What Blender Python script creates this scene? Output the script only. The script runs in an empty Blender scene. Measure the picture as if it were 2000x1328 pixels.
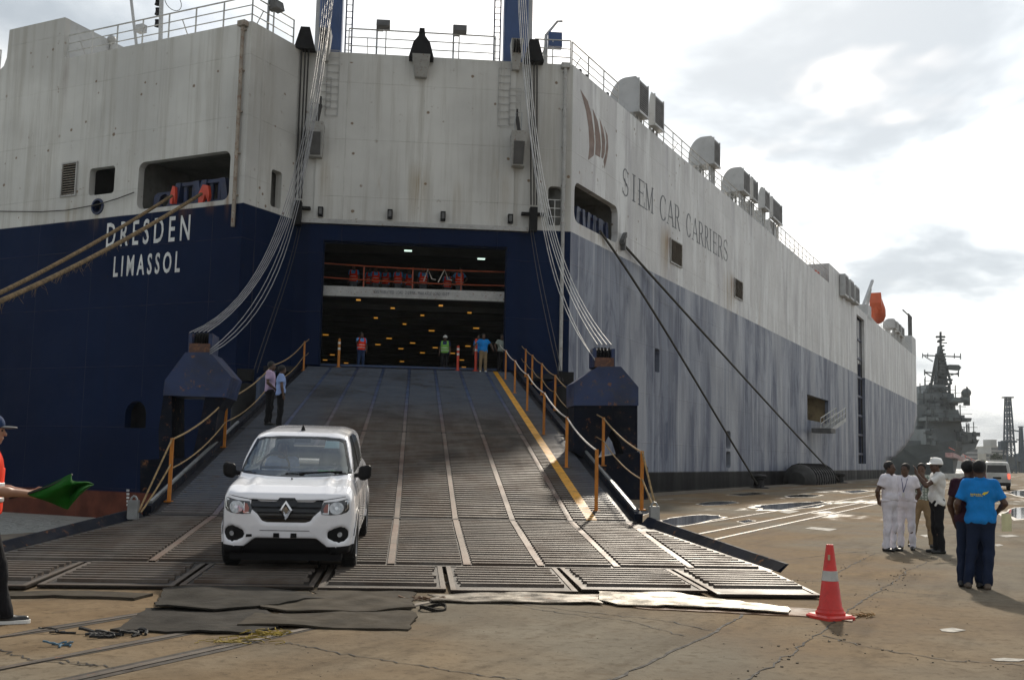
import bpy, bmesh, math, random
import numpy as np
from mathutils import Vector, Matrix
from mathutils.bvhtree import BVHTree
from mathutils.geometry import tessellate_polygon, delaunay_2d_cdt
random.seed(7); np.random.seed(7)
scene = bpy.context.scene
COL = scene.collection
R = math.radians

# ------------------------------------------------------------------ camera
FPX, PITCH, ROLL, EYE = 2095.0, R(6.19), R(1.2536), 1.55
_f = np.array([0, math.cos(PITCH), math.sin(PITCH)]); _r0 = np.array([1.0, 0, 0]); _u0 = np.cross(_r0, _f)
_r = math.cos(ROLL)*_r0 + math.sin(ROLL)*_u0; _u = -math.sin(ROLL)*_r0 + math.cos(ROLL)*_u0
EYEP = np.array([0, 0, EYE])
cam_data = bpy.data.cameras.new('camera'); cam = bpy.data.objects.new('camera', cam_data); COL.objects.link(cam)
cam.matrix_world = Matrix([[_r[0], _u[0], -_f[0], 0], [_r[1], _u[1], -_f[1], 0], [_r[2], _u[2], -_f[2], EYE], [0, 0, 0, 1]])
cam_data.sensor_width = 36; cam_data.lens = FPX/2000*36; cam_data.clip_start = 0.05; cam_data.clip_end = 8000
scene.camera = cam

# ------------------------------------------------------------------ light
SUN_AZ, SUN_EL = R(13.0), R(34.0)
EXPOSURE = 0.32
world = bpy.data.worlds.new('World'); scene.world = world; world.use_nodes = True
def build_world():
    nt = world.node_tree; N = nt.nodes; L = nt.links; N.clear()
    out = N.new('ShaderNodeOutputWorld'); bg = N.new('ShaderNodeBackground'); bg.inputs['Strength'].default_value = 0.1
    sky = N.new('ShaderNodeTexSky'); sky.sky_type = 'NISHITA'; sky.sun_disc = False
    sky.sun_elevation = SUN_EL; sky.sun_rotation = SUN_AZ; sky.air_density = 1.0; sky.dust_density = 2.0
    tc = N.new('ShaderNodeTexCoord')
    nrm = N.new('ShaderNodeVectorMath'); nrm.operation = 'NORMALIZE'; L.new(tc.outputs['Generated'], nrm.inputs[0])
    sep = N.new('ShaderNodeSeparateXYZ'); L.new(nrm.outputs[0], sep.inputs[0])
    def m(op, a, b=None, c=None):
        n = N.new('ShaderNodeMath'); n.operation = op
        for i, v in enumerate((a, b, c)):
            if v is None: continue
            if hasattr(v, 'node'): L.new(v, n.inputs[i])
            else: n.inputs[i].default_value = v
        return n.outputs[0]
    zz = m('ADD', m('MAXIMUM', sep.outputs[2], 0.0), 0.22)
    cmb = N.new('ShaderNodeCombineXYZ'); L.new(m('DIVIDE', sep.outputs[0], zz), cmb.inputs[0]); L.new(m('DIVIDE', sep.outputs[1], zz), cmb.inputs[1])
    cmb.inputs[2].default_value = 3.7
    def noise(scale, detail=5, rough=.55, off=0.0, dist=0.3):
        n = N.new('ShaderNodeTexNoise'); n.inputs['Scale'].default_value = scale; n.inputs['Detail'].default_value = detail
        n.inputs['Roughness'].default_value = rough; n.inputs['Distortion'].default_value = dist
        mp = N.new('ShaderNodeMapping'); mp.inputs['Location'].default_value = (off-SHX, off*.7, 0); L.new(cmb.outputs[0], mp.inputs[0]); L.new(mp.outputs[0], n.inputs[0])
        return n.outputs[0]
    def smooth(v, a, b):
        n = N.new('ShaderNodeMapRange'); n.interpolation_type = 'SMOOTHSTEP'; L.new(v, n.inputs[0])
        n.inputs[1].default_value = a; n.inputs[2].default_value = b; n.inputs[3].default_value = 0; n.inputs[4].default_value = 1; return n.outputs[0]
    # angle to the sun
    sd_ = (math.sin(SUN_AZ)*math.cos(SUN_EL), math.cos(SUN_AZ)*math.cos(SUN_EL), math.sin(SUN_EL))
    dt = N.new('ShaderNodeVectorMath'); dt.operation = 'DOT_PRODUCT'; L.new(nrm.outputs[0], dt.inputs[0]); dt.inputs[1].default_value = sd_
    glow = smooth(dt.outputs['Value'], 0.62, 0.99)
    thick = smooth(noise(CL[0], 6, .56, CL[1]), 0.40, 0.62)        # grey bellies
    cover = smooth(noise(0.9, 5, .6, 5.3), 0.30, 0.46)          # gaps of blue
    # cloud luminance (divided by 0.1 strength)
    white = m('ADD', 6.2, m('MULTIPLY', glow, 7.5))
    grey = m('ADD', 3.7, m('MULTIPLY', glow, 2.6))
    lum = N.new('ShaderNodeMix'); lum.data_type = 'FLOAT'; L.new(thick, lum.inputs[0]); L.new(white, lum.inputs[2]); L.new(grey, lum.inputs[3])
    tint = N.new('ShaderNodeMix'); tint.data_type = 'RGBA'; L.new(thick, tint.inputs[0]); tint.inputs[6].default_value = (1.0, .995, .965, 1); tint.inputs[7].default_value = (.83, .92, 1.0, 1)
    cl = N.new('ShaderNodeVectorMath'); cl.operation = 'SCALE'; L.new(tint.outputs[2], cl.inputs[0]); L.new(lum.outputs[0], cl.inputs['Scale'])
    mix = N.new('ShaderNodeMix'); mix.data_type = 'RGBA'; L.new(m('MULTIPLY', cover, 0.93), mix.inputs[0])
    L.new(sky.outputs[0], mix.inputs[6]); L.new(cl.outputs[0], mix.inputs[7])
    L.new(mix.outputs[2], bg.inputs['Color']); L.new(bg.outputs[0], out.inputs['Surface'])
CL, SHX = (1.35, 9.6), .32
build_world()
sun_d = bpy.data.lights.new('sun', 'SUN'); sun_d.energy = 3.2; sun_d.angle = R(2.2); sun_d.color = (1.0, .90, .76)
sun = bpy.data.objects.new('sun', sun_d); COL.objects.link(sun)
sun.rotation_euler = (math.pi/2-SUN_EL, 0, math.pi-SUN_AZ)   # lamp -Z points from the sun to the scene
sun.location = (20, 60, 60)
vs = scene.view_settings; vs.view_transform = 'Standard'; vs.look = 'None'; vs.gamma = 1; vs.use_curve_mapping = False; vs.exposure = EXPOSURE
scene.cycles.max_bounces = 6; scene.cycles.diffuse_bounces = 3; scene.cycles.glossy_bounces = 3; scene.cycles.transparent_max_bounces = 8
scene.cycles.use_denoising = True

# ------------------------------------------------------------------ frames
def ray(px, py): return (px-1000)/FPX*_r - (py-664)/FPX*_u + _f
def isect(px, py, p0, n):
    d = ray(px, py); return EYEP + d*(((np.array(p0)-EYEP) @ n)/(d @ n))
def gz(px, py, z=0.0):
    d = ray(px, py); return EYEP + d*((z-EYE)/d[2])
def at_depth(px, py, y):
    d = ray(px, py); return EYEP + d*(y/d[1])
AQ, AS = R(84.9), R(26.47)
qd = np.array([math.sin(AQ), math.cos(AQ), 0]); sd = np.array([math.sin(AS), math.cos(AS), 0]); td = np.array([-math.cos(AS), math.sin(AS), 0])
qn = np.array([-qd[1], qd[0], 0]); sn = np.array([sd[1], -sd[0], 0]); UP = np.array([0, 0, 1.0])
q0 = at_depth(800, 720, 42.4); q0[2] = 0
D0 = isect(1117, 300, q0, qn); D0[2] = 0
B0 = q0 + ((isect(588, 250, q0, qn)-q0) @ qd)*qd; B0[2] = 0
A0 = isect(484, 220, B0, sn); A0[2] = 0
class Frame:
    """ex along a wall, out away from it, z up"""
    def __init__(s, o, ex, out): s.o = np.array(o, float); s.ex = np.array(ex, float); s.out = np.array(out, float)
    def __call__(s, a, z, off=0.0): return s.o + s.ex*a + s.out*off + UP*z
    def px(s, x, y, off=0.0):
        p = isect(x, y, s.o + s.out*off, s.out); return (p-s.o) @ s.ex, p[2]
    def poly(s, pts, off=0.0): return [s.px(x, y, off) for x, y in pts]
FQ = Frame(q0, qd, -qn); FS = Frame(D0, sd, sn); FR = Frame(B0, sd, sn); FT = Frame(A0, -td, -sd)
# FT: a negative to the left of corner A
TOPZ, BLUEZ, WATERZ = 17.72, 10.7, -1.15
ra, rr = qn.copy(), qd.copy()
t0 = at_depth(851, 723, 42.4)
RAMP = [(0.0, 4.88), (-23.87, 0.44), (-28.2, 0.10), (-30.05, 0.035)]
def ramp_z(s):
    for (s0, z0), (s1, z1) in zip(RAMP, RAMP[1:]):
        if s >= s1 or s1 == RAMP[-1][0]: return z0 + (z1-z0)*(s-s0)/(s1-s0)
def ramp_pt(r, s, h=0.0):
    p = t0 + rr*r + ra*s; p[2] = ramp_z(s)+h; return p
def ramp_px(px, py, seg=0):
    (s0, z0), (s1, z1) = RAMP[seg], RAMP[seg+1]
    p0 = t0 + ra*s0; p0[2] = z0; n = np.cross(rr, ra*(s1-s0)+UP*(z1-z0)); p = isect(px, py, p0, n)
    return (p-t0) @ rr, (p-t0) @ ra

# ------------------------------------------------------------------ materials
def _nodes(name):
    m = bpy.data.materials.new(name); m.use_nodes = True; nt = m.node_tree
    return m, nt, nt.nodes['Principled BSDF']
class NB:
    def __init__(s, nt): s.nt, s.N, s.L = nt, nt.nodes, nt.links
    def put(s, sock, v):
        if hasattr(v, 'node'): s.L.new(v, sock)
        elif isinstance(v, (tuple, list)) and len(v) == 3 and sock.type == 'RGBA': sock.default_value = (*v, 1)
        else: sock.default_value = v
    def math(s, op, a, b=0.0, c=None, clamp=False):
        n = s.N.new('ShaderNodeMath'); n.operation = op; n.use_clamp = clamp; s.put(n.inputs[0], a); s.put(n.inputs[1], b)
        if c is not None: s.put(n.inputs[2], c)
        return n.outputs[0]
    def pos(s, obj=False):
        if obj: return s.N.new('ShaderNodeTexCoord').outputs['Object']
        return s.N.new('ShaderNodeNewGeometry').outputs['Position']
    def dot(s, v, d):
        n = s.N.new('ShaderNodeVectorMath'); n.operation = 'DOT_PRODUCT'; s.put(n.inputs[0], v); n.inputs[1].default_value = tuple(d); return n.outputs['Value']
    def comb(s, x, y, z):
        n = s.N.new('ShaderNodeCombineXYZ'); s.put(n.inputs[0], x); s.put(n.inputs[1], y); s.put(n.inputs[2], z); return n.outputs[0]
    def sep(s, v):
        n = s.N.new('ShaderNodeSeparateXYZ'); s.put(n.inputs[0], v); return n.outputs
    def noise(s, v, scale, detail=4, rough=.55, dist=0.0):
        n = s.N.new('ShaderNodeTexNoise'); s.put(n.inputs['Vector'], v); n.inputs['Scale'].default_value = scale
        n.inputs['Detail'].default_value = detail; n.inputs['Roughness'].default_value = rough; n.inputs['Distortion'].default_value = dist; return n.outputs[0]
    def voro(s, v, scale, out='Distance', feature='F1'):
        n = s.N.new('ShaderNodeTexVoronoi'); n.feature = feature; s.put(n.inputs['Vector'], v); n.inputs['Scale'].default_value = scale; return n.outputs[out]
    def ramp(s, v, a, b, lo=0.0, hi=1.0):
        n = s.N.new('ShaderNodeMapRange'); n.interpolation_type = 'SMOOTHSTEP'; s.put(n.inputs[0], v)
        for i, x in zip((1, 2, 3, 4), (a, b, lo, hi)): n.inputs[i].default_value = x
        return n.outputs[0]
    def mix(s, f, a, b):
        n = s.N.new('ShaderNodeMix'); n.data_type = 'RGBA'; s.put(n.inputs[0], f); s.put(n.inputs[6], a); s.put(n.inputs[7], b); return n.outputs[2]
    def bump(s, h, strength, dist=0.02):
        n = s.N.new('ShaderNodeBump'); n.inputs['Strength'].default_value = strength; n.inputs['Distance'].default_value = dist; s.put(n.inputs['Height'], h); return n.outputs[0]
def mat(name, col, rough=.6, metal=0.0, var=.25, vscale=2.5, rust=0.0, rcol=(.16, .07, .03), bump=0.0, bscale=30, obj=False, emit=None, coat=0.0, dirt=0.0, alpha=None, trans=0.0, spec=None):
    m, nt, p = _nodes(name); b = NB(nt); v = b.pos(obj)
    n1 = b.noise(v, vscale, 5)
    c = b.mix(b.ramp(n1, .3, .7), tuple(x*(1-var) for x in col), tuple(min(1, x*(1+var*.6)) for x in col))
    rg = b.ramp(b.noise(v, vscale*1.7, 3), .3, .7, max(.03, rough-.08), min(1, rough+.08))
    if dirt: c = b.mix(b.ramp(b.noise(v, vscale*3.1, 6, .65), .52, .75, 0, dirt), c, (.05, .04, .03))
    if rust:
        r_ = b.ramp(b.noise(v, vscale*4.3, 7, .68), .62-.2*rust, .72-.15*rust)
        c = b.mix(r_, c, b.mix(b.noise(v, vscale*11), tuple(x*.6 for x in rcol), tuple(x*1.6 for x in rcol)))
    b.put(p.inputs['Base Color'], c); b.put(p.inputs['Roughness'], rg); p.inputs['Metallic'].default_value = metal
    if spec is not None: p.inputs['Specular IOR Level'].default_value = spec
    if coat: p.inputs['Coat Weight'].default_value = coat; p.inputs['Coat Roughness'].default_value = .04
    if bump: b.put(p.inputs['Normal'], b.bump(b.noise(v, bscale, 5), bump))
    if emit: p.inputs['Emission Color'].default_value = (*emit[0], 1); p.inputs['Emission Strength'].default_value = emit[1]
    if trans: p.inputs['Transmission Weight'].default_value = trans
    if alpha is not None: p.inputs['Alpha'].default_value = alpha
    return m
M = {}
def hull_paint(name, axis, faded, lower, stains=()):
    """white over blue over red/black, split by height; streaks run down the plates"""
    m, nt, p = _nodes(name); b = NB(nt); v = b.pos(); x = b.dot(v, axis); z = b.sep(v)[2]
    fine = b.noise(b.comb(b.math('MULTIPLY', x, 2.6), b.math('MULTIPLY', z, .10), 1.3), 1.0, 6, .7)
    broad = b.noise(b.comb(b.math('MULTIPLY', x, .62), b.math('MULTIPLY', z, .085), 4.1), 1.0, 5, .62)
    cloud = b.noise(v, .22, 4)
    plate = b.noise(v, 1.3, 5)
    spots = b.noise(v, 2.6, 8, .72); region = b.noise(v, .33, 3)
    white = b.mix(b.ramp(cloud, .3, .7), (.46, .46, .455), (.60, .60, .59)) if faded else b.mix(b.ramp(cloud, .3, .7), (.47, .465, .44), (.62, .615, .58))
    white = b.mix(b.ramp(fine, .44, .70, 0, .50), white, (.36, .35, .33) if faded else (.30, .275, .225))
    if faded:
        white = b.mix(b.ramp(broad, .47, .60, 0, .85), white, (.78, .80, .80)); white = b.mix(b.ramp(fine, .56, .66, 0, .6), white, (.80, .82, .83))
        white = b.mix(b.ramp(b.noise(b.comb(b.math('MULTIPLY', x, .9), b.math('MULTIPLY', z, .12), 9.1), 1.0, 4), .5, .68, 0, .75), white, (.36, .35, .365))
    vd, vc = b.voro(v, 1.7), b.sep(b.voro(v, 1.7, 'Color'))[0]
    dots = b.math('MULTIPLY', b.ramp(b.math('ADD', vd, b.math('MULTIPLY', b.math('SUBTRACT', spots, .5), .25)), .13, .07), b.ramp(vc, .30, .36))
    rustm = b.math('MULTIPLY', b.math('MAXIMUM', b.math('MULTIPLY', b.ramp(spots, .63, .67), b.ramp(region, .46, .6)), dots), b.ramp(b.noise(v, .5, 3), .38, .50))
    white = b.mix(b.math('MULTIPLY', rustm, .85), white, (.15, .085, .035))
    stain = b.math('MULTIPLY', b.ramp(b.noise(b.comb(b.math('MULTIPLY', x, 1.1), b.math('MULTIPLY', z, .16), 7.7), 1.0, 5, .6), .60, .74), b.ramp(z, 16.5, 11.0))
    white = b.mix(b.math('MULTIPLY', stain, .7), white, (.27, .185, .095))
    if faded:
        patch = b.noise(b.comb(b.math('MULTIPLY', x, .75), b.math('MULTIPLY', z, .22), 8.8), 1.0, 6, .66, .6); navy = b.mix(b.ramp(patch, .40, .55), (.045, .062, .118), (.165, .190, .248))
        navy = b.mix(b.ramp(fine, .46, .60, 0, .75), navy, (.105, .12, .17)); navy = b.mix(b.ramp(b.noise(b.comb(b.math('MULTIPLY', x, 3.4), b.math('MULTIPLY', z, .07), 5.5), 1.0, 4, .6), .56, .70, 0, .5), navy, (.44, .46, .50))
        # bleached less towards the bow, cleaner paint past the gangway
        navy = b.mix(b.ramp(b.noise(b.comb(b.math('MULTIPLY', x, .30), b.math('MULTIPLY', z, .05), 2.2), 1.0, 4), .5, .62, 0, .6), navy, (.33, .348, .385))
    else:
        navy = b.mix(b.ramp(cloud, .3, .7), (.0020, .0082, .032), (.0036, .0130, .047))
        navy = b.mix(b.ramp(fine, .5, .75, 0, .5), navy, (.006, .011, .034))
        navy = b.mix(b.math('MULTIPLY', rustm, .35), navy, (.014, .012, .014))
    for x0_, w_, zt_, zl_, kk, col_ in stains:                      # rust run-off below fittings
        m1 = b.math('MULTIPLY', b.ramp(b.math('ABSOLUTE', b.math('SUBTRACT', x, x0_)), w_, 0.0), b.math('MULTIPLY', b.ramp(z, zt_+.5, zt_-.7), b.ramp(z, zt_-zl_, zt_-.2)))
        m1 = b.math('MULTIPLY', m1, b.math('MULTIPLY', b.ramp(fine, .34, .62, .05, 1), kk)); white = b.mix(m1, white, col_); navy = b.mix(b.math('MULTIPLY', m1, .5), navy, col_)
    edge = b.math('ADD', z, b.math('MULTIPLY', b.math('SUBTRACT', plate, .5), .03))
    c = b.mix(b.ramp(edge, BLUEZ-.02, BLUEZ+.02), navy, white)
    low = (.0045, .0045, .0055) if lower == 'black' else (.085, .028, .018)
    lz = .95 if lower == 'black' else -.12
    c = b.mix(b.ramp(edge, lz+.04, lz-.04), c, b.mix(b.ramp(plate, .35, .65), low, tuple(x*1.7 for x in low)))
    # weld seams of the plating
    sx = b.math('ABSOLUTE', b.math('SUBTRACT', b.math('FRACT', b.math('MULTIPLY', x, 1/3.1)), .5))
    sz = b.math('ABSOLUTE', b.math('SUBTRACT', b.math('FRACT', b.math('MULTIPLY', z, 1/2.35)), .5))
    seam = b.math('MAXIMUM', b.ramp(sx, .492, .498), b.ramp(sz, .490, .498))
    c = b.mix(b.math('MULTIPLY', seam, b.ramp(plate, .40, .62, .02, .20)), c, (.12, .10, .08))
    b.put(p.inputs['Base Color'], c)
    b.put(p.inputs['Roughness'], b.ramp(broad, .3, .7, .40, .62) if faded else b.ramp(plate, .3, .7, .48, .66))
    b.put(p.inputs['Specular IOR Level'], b.ramp(edge, lz-.05, lz+.05, .04, .45) if faded else b.ramp(edge, BLUEZ-.02, BLUEZ+.02, .05, .4))
    # sheets buckle slightly between the frames
    hb = b.math('ADD', b.math('MULTIPLY', b.noise(b.comb(x, z, 0.0), .9, 2), 1.0), b.math('MULTIPLY', seam, .6))
    b.put(p.inputs['Normal'], b.bump(hb, .35, .07))
    return m
_q = float(q0 @ qd); _s = float(D0 @ sd); RUST, OCH = (.20, .095, .03), (.27, .19, .085)
M['hull_stern'] = hull_paint('hull_stern_paint', qd, False, 'red', [(_q+.1, .55, 13.0, 2.6, .8, OCH), (_q-3.6, .4, 13.2, 2.4, .5, OCH), (_q+3.7, .4, 12.9, 2.2, .45, OCH), (_q+1.7, .3, 12.6, 2.0, .35, OCH)])
M['hull_side'] = hull_paint('hull_side_paint', sd, True, 'black', [(_s+FS.px(1300, 480)[0], 1.5, 13.2, 3.2, 1.0, OCH), (_s+FS.px(1306, 480)[0], .6, 13.3, 2.2, 1.0, RUST), (_s+FS.px(1424, 560)[0], 2.0, 12.95, 3.8, 1.0, OCH), (_s+FS.px(1431, 560)[0], .9, 13.0, 2.6, 1.0, RUST), (_s+3.5, 3.2, 11.3, .75, .8, OCH)])
_t = float(A0 @ td)
M['hull_left'] = hull_paint('hull_left_paint', td, False, 'red', [(_t+2.9, .7, 10.95, .9, .9, RUST), (_t+1.6, .4, 10.95, .7, .8, RUST), (_t+.75, .2, 11.3, 1.5, .9, RUST), (_t+9.0, .5, 11.4, 1.2, .7, OCH), (_t+9.8, .35, 17.6, 3.0, .35, (.17, .10, .09)), (_t+7.5, .7, 11.2, 1.3, .5, OCH)])
M['white'] = mat('weathered_white_paint', (.40, .40, .385), .55, var=.15, rust=.25, dirt=.3)
M['vent'] = mat('vent_white_paint', (.47, .48, .48), .5, var=.12, dirt=.25, vscale=.8)
M['grille'] = mat('grille_grey', (.10, .10, .10), .7)
M['navy'] = mat('navy_paint', (.008, .020, .068), .5, var=.35, rust=.12, dirt=.4)
M['post_blue'] = mat('post_blue_paint', (.02, .055, .16), .4, var=.2, vscale=.7)
M['arm_blue'] = mat('lifting_arm_blue', (.006, .022, .082), .45, var=.4, rust=.22, dirt=.5, vscale=1.4)
M['black'] = mat('black_paint', (.008, .008, .009), .65, spec=.2, var=.4, dirt=.2)
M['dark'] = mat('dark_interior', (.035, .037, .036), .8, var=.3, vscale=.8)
M['steel'] = mat('galvanised_steel', (.30, .31, .31), .45, .6, var=.3)
M['wire'] = mat('steel_wire', (.20, .20, .205), .5, .2, var=.3)
M['wire_pale'] = mat('pale_steel_wire', (.38, .38, .37), .5, .1, var=.3)
M['darkwire'] = mat('greased_wire', (.03, .028, .026), .6, .2)
M['rail_white'] = mat('rail_white_paint', (.50, .50, .48), .5, rust=.15)
M['orange_rail'] = mat('orange_rail_paint', (.45, .085, .03), .5)
M['yellow'] = mat('railing_yellow', (.50, .175, .012), .5, var=.2, rust=.2, dirt=.25, vscale=5)
M['yellow_line'] = mat('yellow_line_paint', (.60, .28, .012), .6, var=.25, dirt=.75, vscale=3)
M['rope_tan'] = mat('tan_rope', (.30, .20, .09), .85, var=.4, vscale=12)
M['rope_white'] = mat('white_rope', (.62, .57, .50), .8, var=.3, vscale=10)
M['rope_dark'] = mat('dark_rope', (.06, .055, .045), .85, var=.4, vscale=10)
M['red'] = mat('red_orange_paint', (.60, .06, .025), .5)
M['letter_white'] = mat('white_lettering', (.62, .63, .62), .6, var=.2, dirt=.3)
M['letter_grey'] = mat('grey_lettering', (.075, .085, .10), .6, var=.35, vscale=1.2, dirt=.2)
M['brown_mark'] = mat('brown_emblem_paint', (.19, .12, .09), .6, var=.2)
M['lamp_amber'] = mat('amber_lamp', (.5, .25, .06), .5, emit=((1.0, .46, .06), .26))
M['lamp_white'] = mat('tube_lamp', (.8, .9, .85), .5, emit=((.75, 1.0, .85), .9))
M['rubber'] = mat('black_rubber', (.012, .012, .012), .75, var=.4, bump=.2)

# ------------------------------------------------------------------ mesh builder
class MB:
    def __init__(s): s.v, s.f, s.mi = [], [], []
    def add(s, verts, faces, mi=0):
        o = len(s.v); s.v += [tuple(float(c) for c in p) for p in verts]; s.f += [tuple(i+o for i in f) for f in faces]; s.mi += [mi]*len(faces); return s
    def box(s, c, size, ex=(1, 0, 0), ey=(0, 1, 0), ez=(0, 0, 1), mi=0):
        c, ex, ey, ez = (np.array(a, float) for a in (c, ex, ey, ez)); hx, hy, hz = (d/2 for d in size)
        P = [c+ex*a*hx+ey*b_*hy+ez*d*hz for d in (-1, 1) for b_ in (-1, 1) for a in (-1, 1)]
        return s.add(P, [(0, 2, 3, 1), (4, 5, 7, 6), (0, 1, 5, 4), (2, 6, 7, 3), (0, 4, 6, 2), (1, 3, 7, 5)], mi)
    def hexa(s, bot, top, mi=0):
        return s.add(list(bot)+list(top), [(3, 2, 1, 0), (4, 5, 6, 7), (0, 1, 5, 4), (1, 2, 6, 5), (2, 3, 7, 6), (3, 0, 4, 7)], mi)
    def bar(s, a, b, w, h=None, up=(0, 0, 1), mi=0):
        a, b = np.array(a, float), np.array(b, float); d = b-a; L = np.linalg.norm(d)
        if L < 1e-6: return s
        d /= L; u = np.array(up, float)
        if abs(d @ u) > .98: u = np.array([1.0, 0, 0])
        x = np.cross(d, u); x /= np.linalg.norm(x); u = np.cross(x, d)
        return s.box((a+b)/2, (w, L, h or w), x, d, u, mi)
    def tube(s, pts, rad, n=6, cap=True, mi=0):
        P = [np.array(p, float) for p in pts]; rs = rad if isinstance(rad, (list, tuple)) else [rad]*len(P)
        ref = np.array([0, 0, 1.0]); vs_, prev = [], None
        for i, p in enumerate(P):
            t = P[min(i+1, len(P)-1)]-P[max(i-1, 0)]; t = t/(np.linalg.norm(t)+1e-9)
            if prev is None:
                u = ref if abs(t @ ref) < .95 else np.array([1.0, 0, 0]); x = np.cross(t, u)
            else: x = prev-t*(prev @ t)
            x /= np.linalg.norm(x)+1e-9; y = np.cross(t, x); prev = x
            vs_ += [p+rs[i]*(math.cos(2*math.pi*k/n)*x+math.sin(2*math.pi*k/n)*y) for k in range(n)]
        fs = [(i*n+k, i*n+(k+1) % n, (i+1)*n+(k+1) % n, (i+1)*n+k) for i in range(len(P)-1) for k in range(n)]
        if cap: fs += [tuple(range(n))[::-1], tuple((len(P)-1)*n+k for k in range(n))]
        return s.add(vs_, fs, mi)
    def cyl(s, a, b, rad, n=16, mi=0): return s.tube([a, b], rad, n, True, mi)
    def prism(s, poly, fr, o0, o1, holes=(), mi=0, back=True):
        """poly of (a, z) in a Frame, from offset o0 (back) to o1 (front)"""
        loops = [list(poly)]+[list(h) for h in holes]
        tris = tessellate_polygon([[Vector((x, y, 0)) for x, y in l] for l in loops]); flat = [p for l in loops for p in l]
        F_ = [fr(x, y, o1) for x, y in flat]; B_ = [fr(x, y, o0) for x, y in flat]; n = len(flat)
        fs = [tuple(t) for t in tris]
        if back: fs += [tuple(i+n for i in t[::-1]) for t in tris]
        o = 0
        for l in loops:
            for i in range(len(l)): j = (i+1) % len(l); fs.append((o+i, o+j, o+j+n, o+i+n))
            o += len(l)
        return s.add(F_+B_, fs, mi)
    def lathe(s, prof, o, axis=(0, 0, 1), n=24, mi=0):
        o, ax = np.array(o, float), np.array(axis, float); ax /= np.linalg.norm(ax)
        x = np.cross(ax, (0, 0, 1) if abs(ax[2]) < .9 else (1, 0, 0)); x /= np.linalg.norm(x); y = np.cross(ax, x)
        vs_ = [o+ax*h+rad*(math.cos(2*math.pi*k/n)*x+math.sin(2*math.pi*k/n)*y) for rad, h in prof for k in range(n)]
        fs = [(i*n+k, i*n+(k+1) % n, (i+1)*n+(k+1) % n, (i+1)*n+k) for i in range(len(prof)-1) for k in range(n)]
        return s.add(vs_, fs, mi)
    def sphere(s, c, rad, n=12, sc=(1, 1, 1), mi=0):
        c = np.array(c, float); vs_, fs = [], []; m_ = n//2
        for i in range(m_+1):
            for k in range(n):
                th, ph = math.pi*i/m_, 2*math.pi*k/n; vs_.append(c+rad*np.array([math.sin(th)*math.cos(ph)*sc[0], math.sin(th)*math.sin(ph)*sc[1], math.cos(th)*sc[2]]))
        fs = [(i*n+k, i*n+(k+1) % n, (i+1)*n+(k+1) % n, (i+1)*n+k) for i in range(m_) for k in range(n)]
        return s.add(vs_, fs, mi)
    def mesh(s, name, mats, base=None, smooth=False):
        me = bpy.data.meshes.new(name)
        v = np.array(s.v, dtype=np.float64).reshape(-1, 3)
        if base is not None: v = v-np.array(base)
        me.from_pydata(v.tolist(), [], s.f)
        for mm in (mats if isinstance(mats, (list, tuple)) else [mats]): me.materials.append(mm)
        me.polygons.foreach_set('material_index', s.mi)
        bm = bmesh.new(); bm.from_mesh(me); bmesh.ops.remove_doubles(bm, verts=bm.verts, dist=1e-5); bmesh.ops.recalc_face_normals(bm, faces=bm.faces); bm.to_mesh(me); bm.free()
        if smooth: me.polygons.foreach_set('use_smooth', [True]*len(me.polygons)); me.set_sharp_from_angle(angle=R(40))
        return me
BASE = {}
def tag(o, label=None, cat=None, group=None, kind=None):
    for k, v in (('label', label), ('category', cat), ('group', group), ('kind', kind)):
        if v: o[k] = v
    return o
def thing(name, label, cat, loc=(0, 0, 0), rotz=0.0, group=None, scale=1.0):
    o = bpy.data.objects.new(name, None); COL.objects.link(o); o.location = tuple(float(c) for c in loc); o.rotation_euler = (0, 0, rotz); o.scale = (scale,)*3
    o.empty_display_size = .3; BASE[o] = np.array(loc, float); return tag(o, label, cat, group)
def link(name, me, parent=None):
    o = bpy.data.objects.new(name, me); COL.objects.link(o)
    if parent is not None:
        o.parent = parent
    return o
def part(name, mb, mats, parent, smooth=False, local=False):
    """mesh part whose vertices are given in world space (local=True: in the thing's own space)"""
    root = parent
    while root.parent: root = root.parent
    base = None if local else BASE[root]
    if not isinstance(mb, MB): return link(name, mb, parent)
    return link(name, mb.mesh(name, mats, base, smooth), parent)
def solo(name, mb, mats, label, cat, group=None, smooth=False, loc=None):
    base = np.array(loc, float) if loc is not None else np.array([np.mean([p[0] for p in mb.v]), np.mean([p[1] for p in mb.v]), min(p[2] for p in mb.v)])
    o = link(name, mb.mesh(name, mats, base, smooth)); o.location = tuple(base); return tag(o, label, cat, group)
def struct(name, mb, mats, smooth=False):
    o = link(name, mb.mesh(name, mats, None, smooth)); o['kind'] = 'structure'; return o
def rrect(x0, z0, x1, z1, r_, n=4):
    pts = []
    for cx_, cz_, a0 in ((x1-r_, z1-r_, 0), (x0+r_, z1-r_, 90), (x0+r_, z0+r_, 180), (x1-r_, z0+r_, 270)):
        pts += [(cx_+r_*math.cos(R(a0+90*k/n)), cz_+r_*math.sin(R(a0+90*k/n))) for k in range(n+1)]
    return pts
def sagline(a, b, sag, n=12):
    a, b = np.array(a, float), np.array(b, float)
    return [a+(b-a)*t-UP*sag*4*t*(1-t) for t in np.linspace(0, 1, n)]

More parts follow.
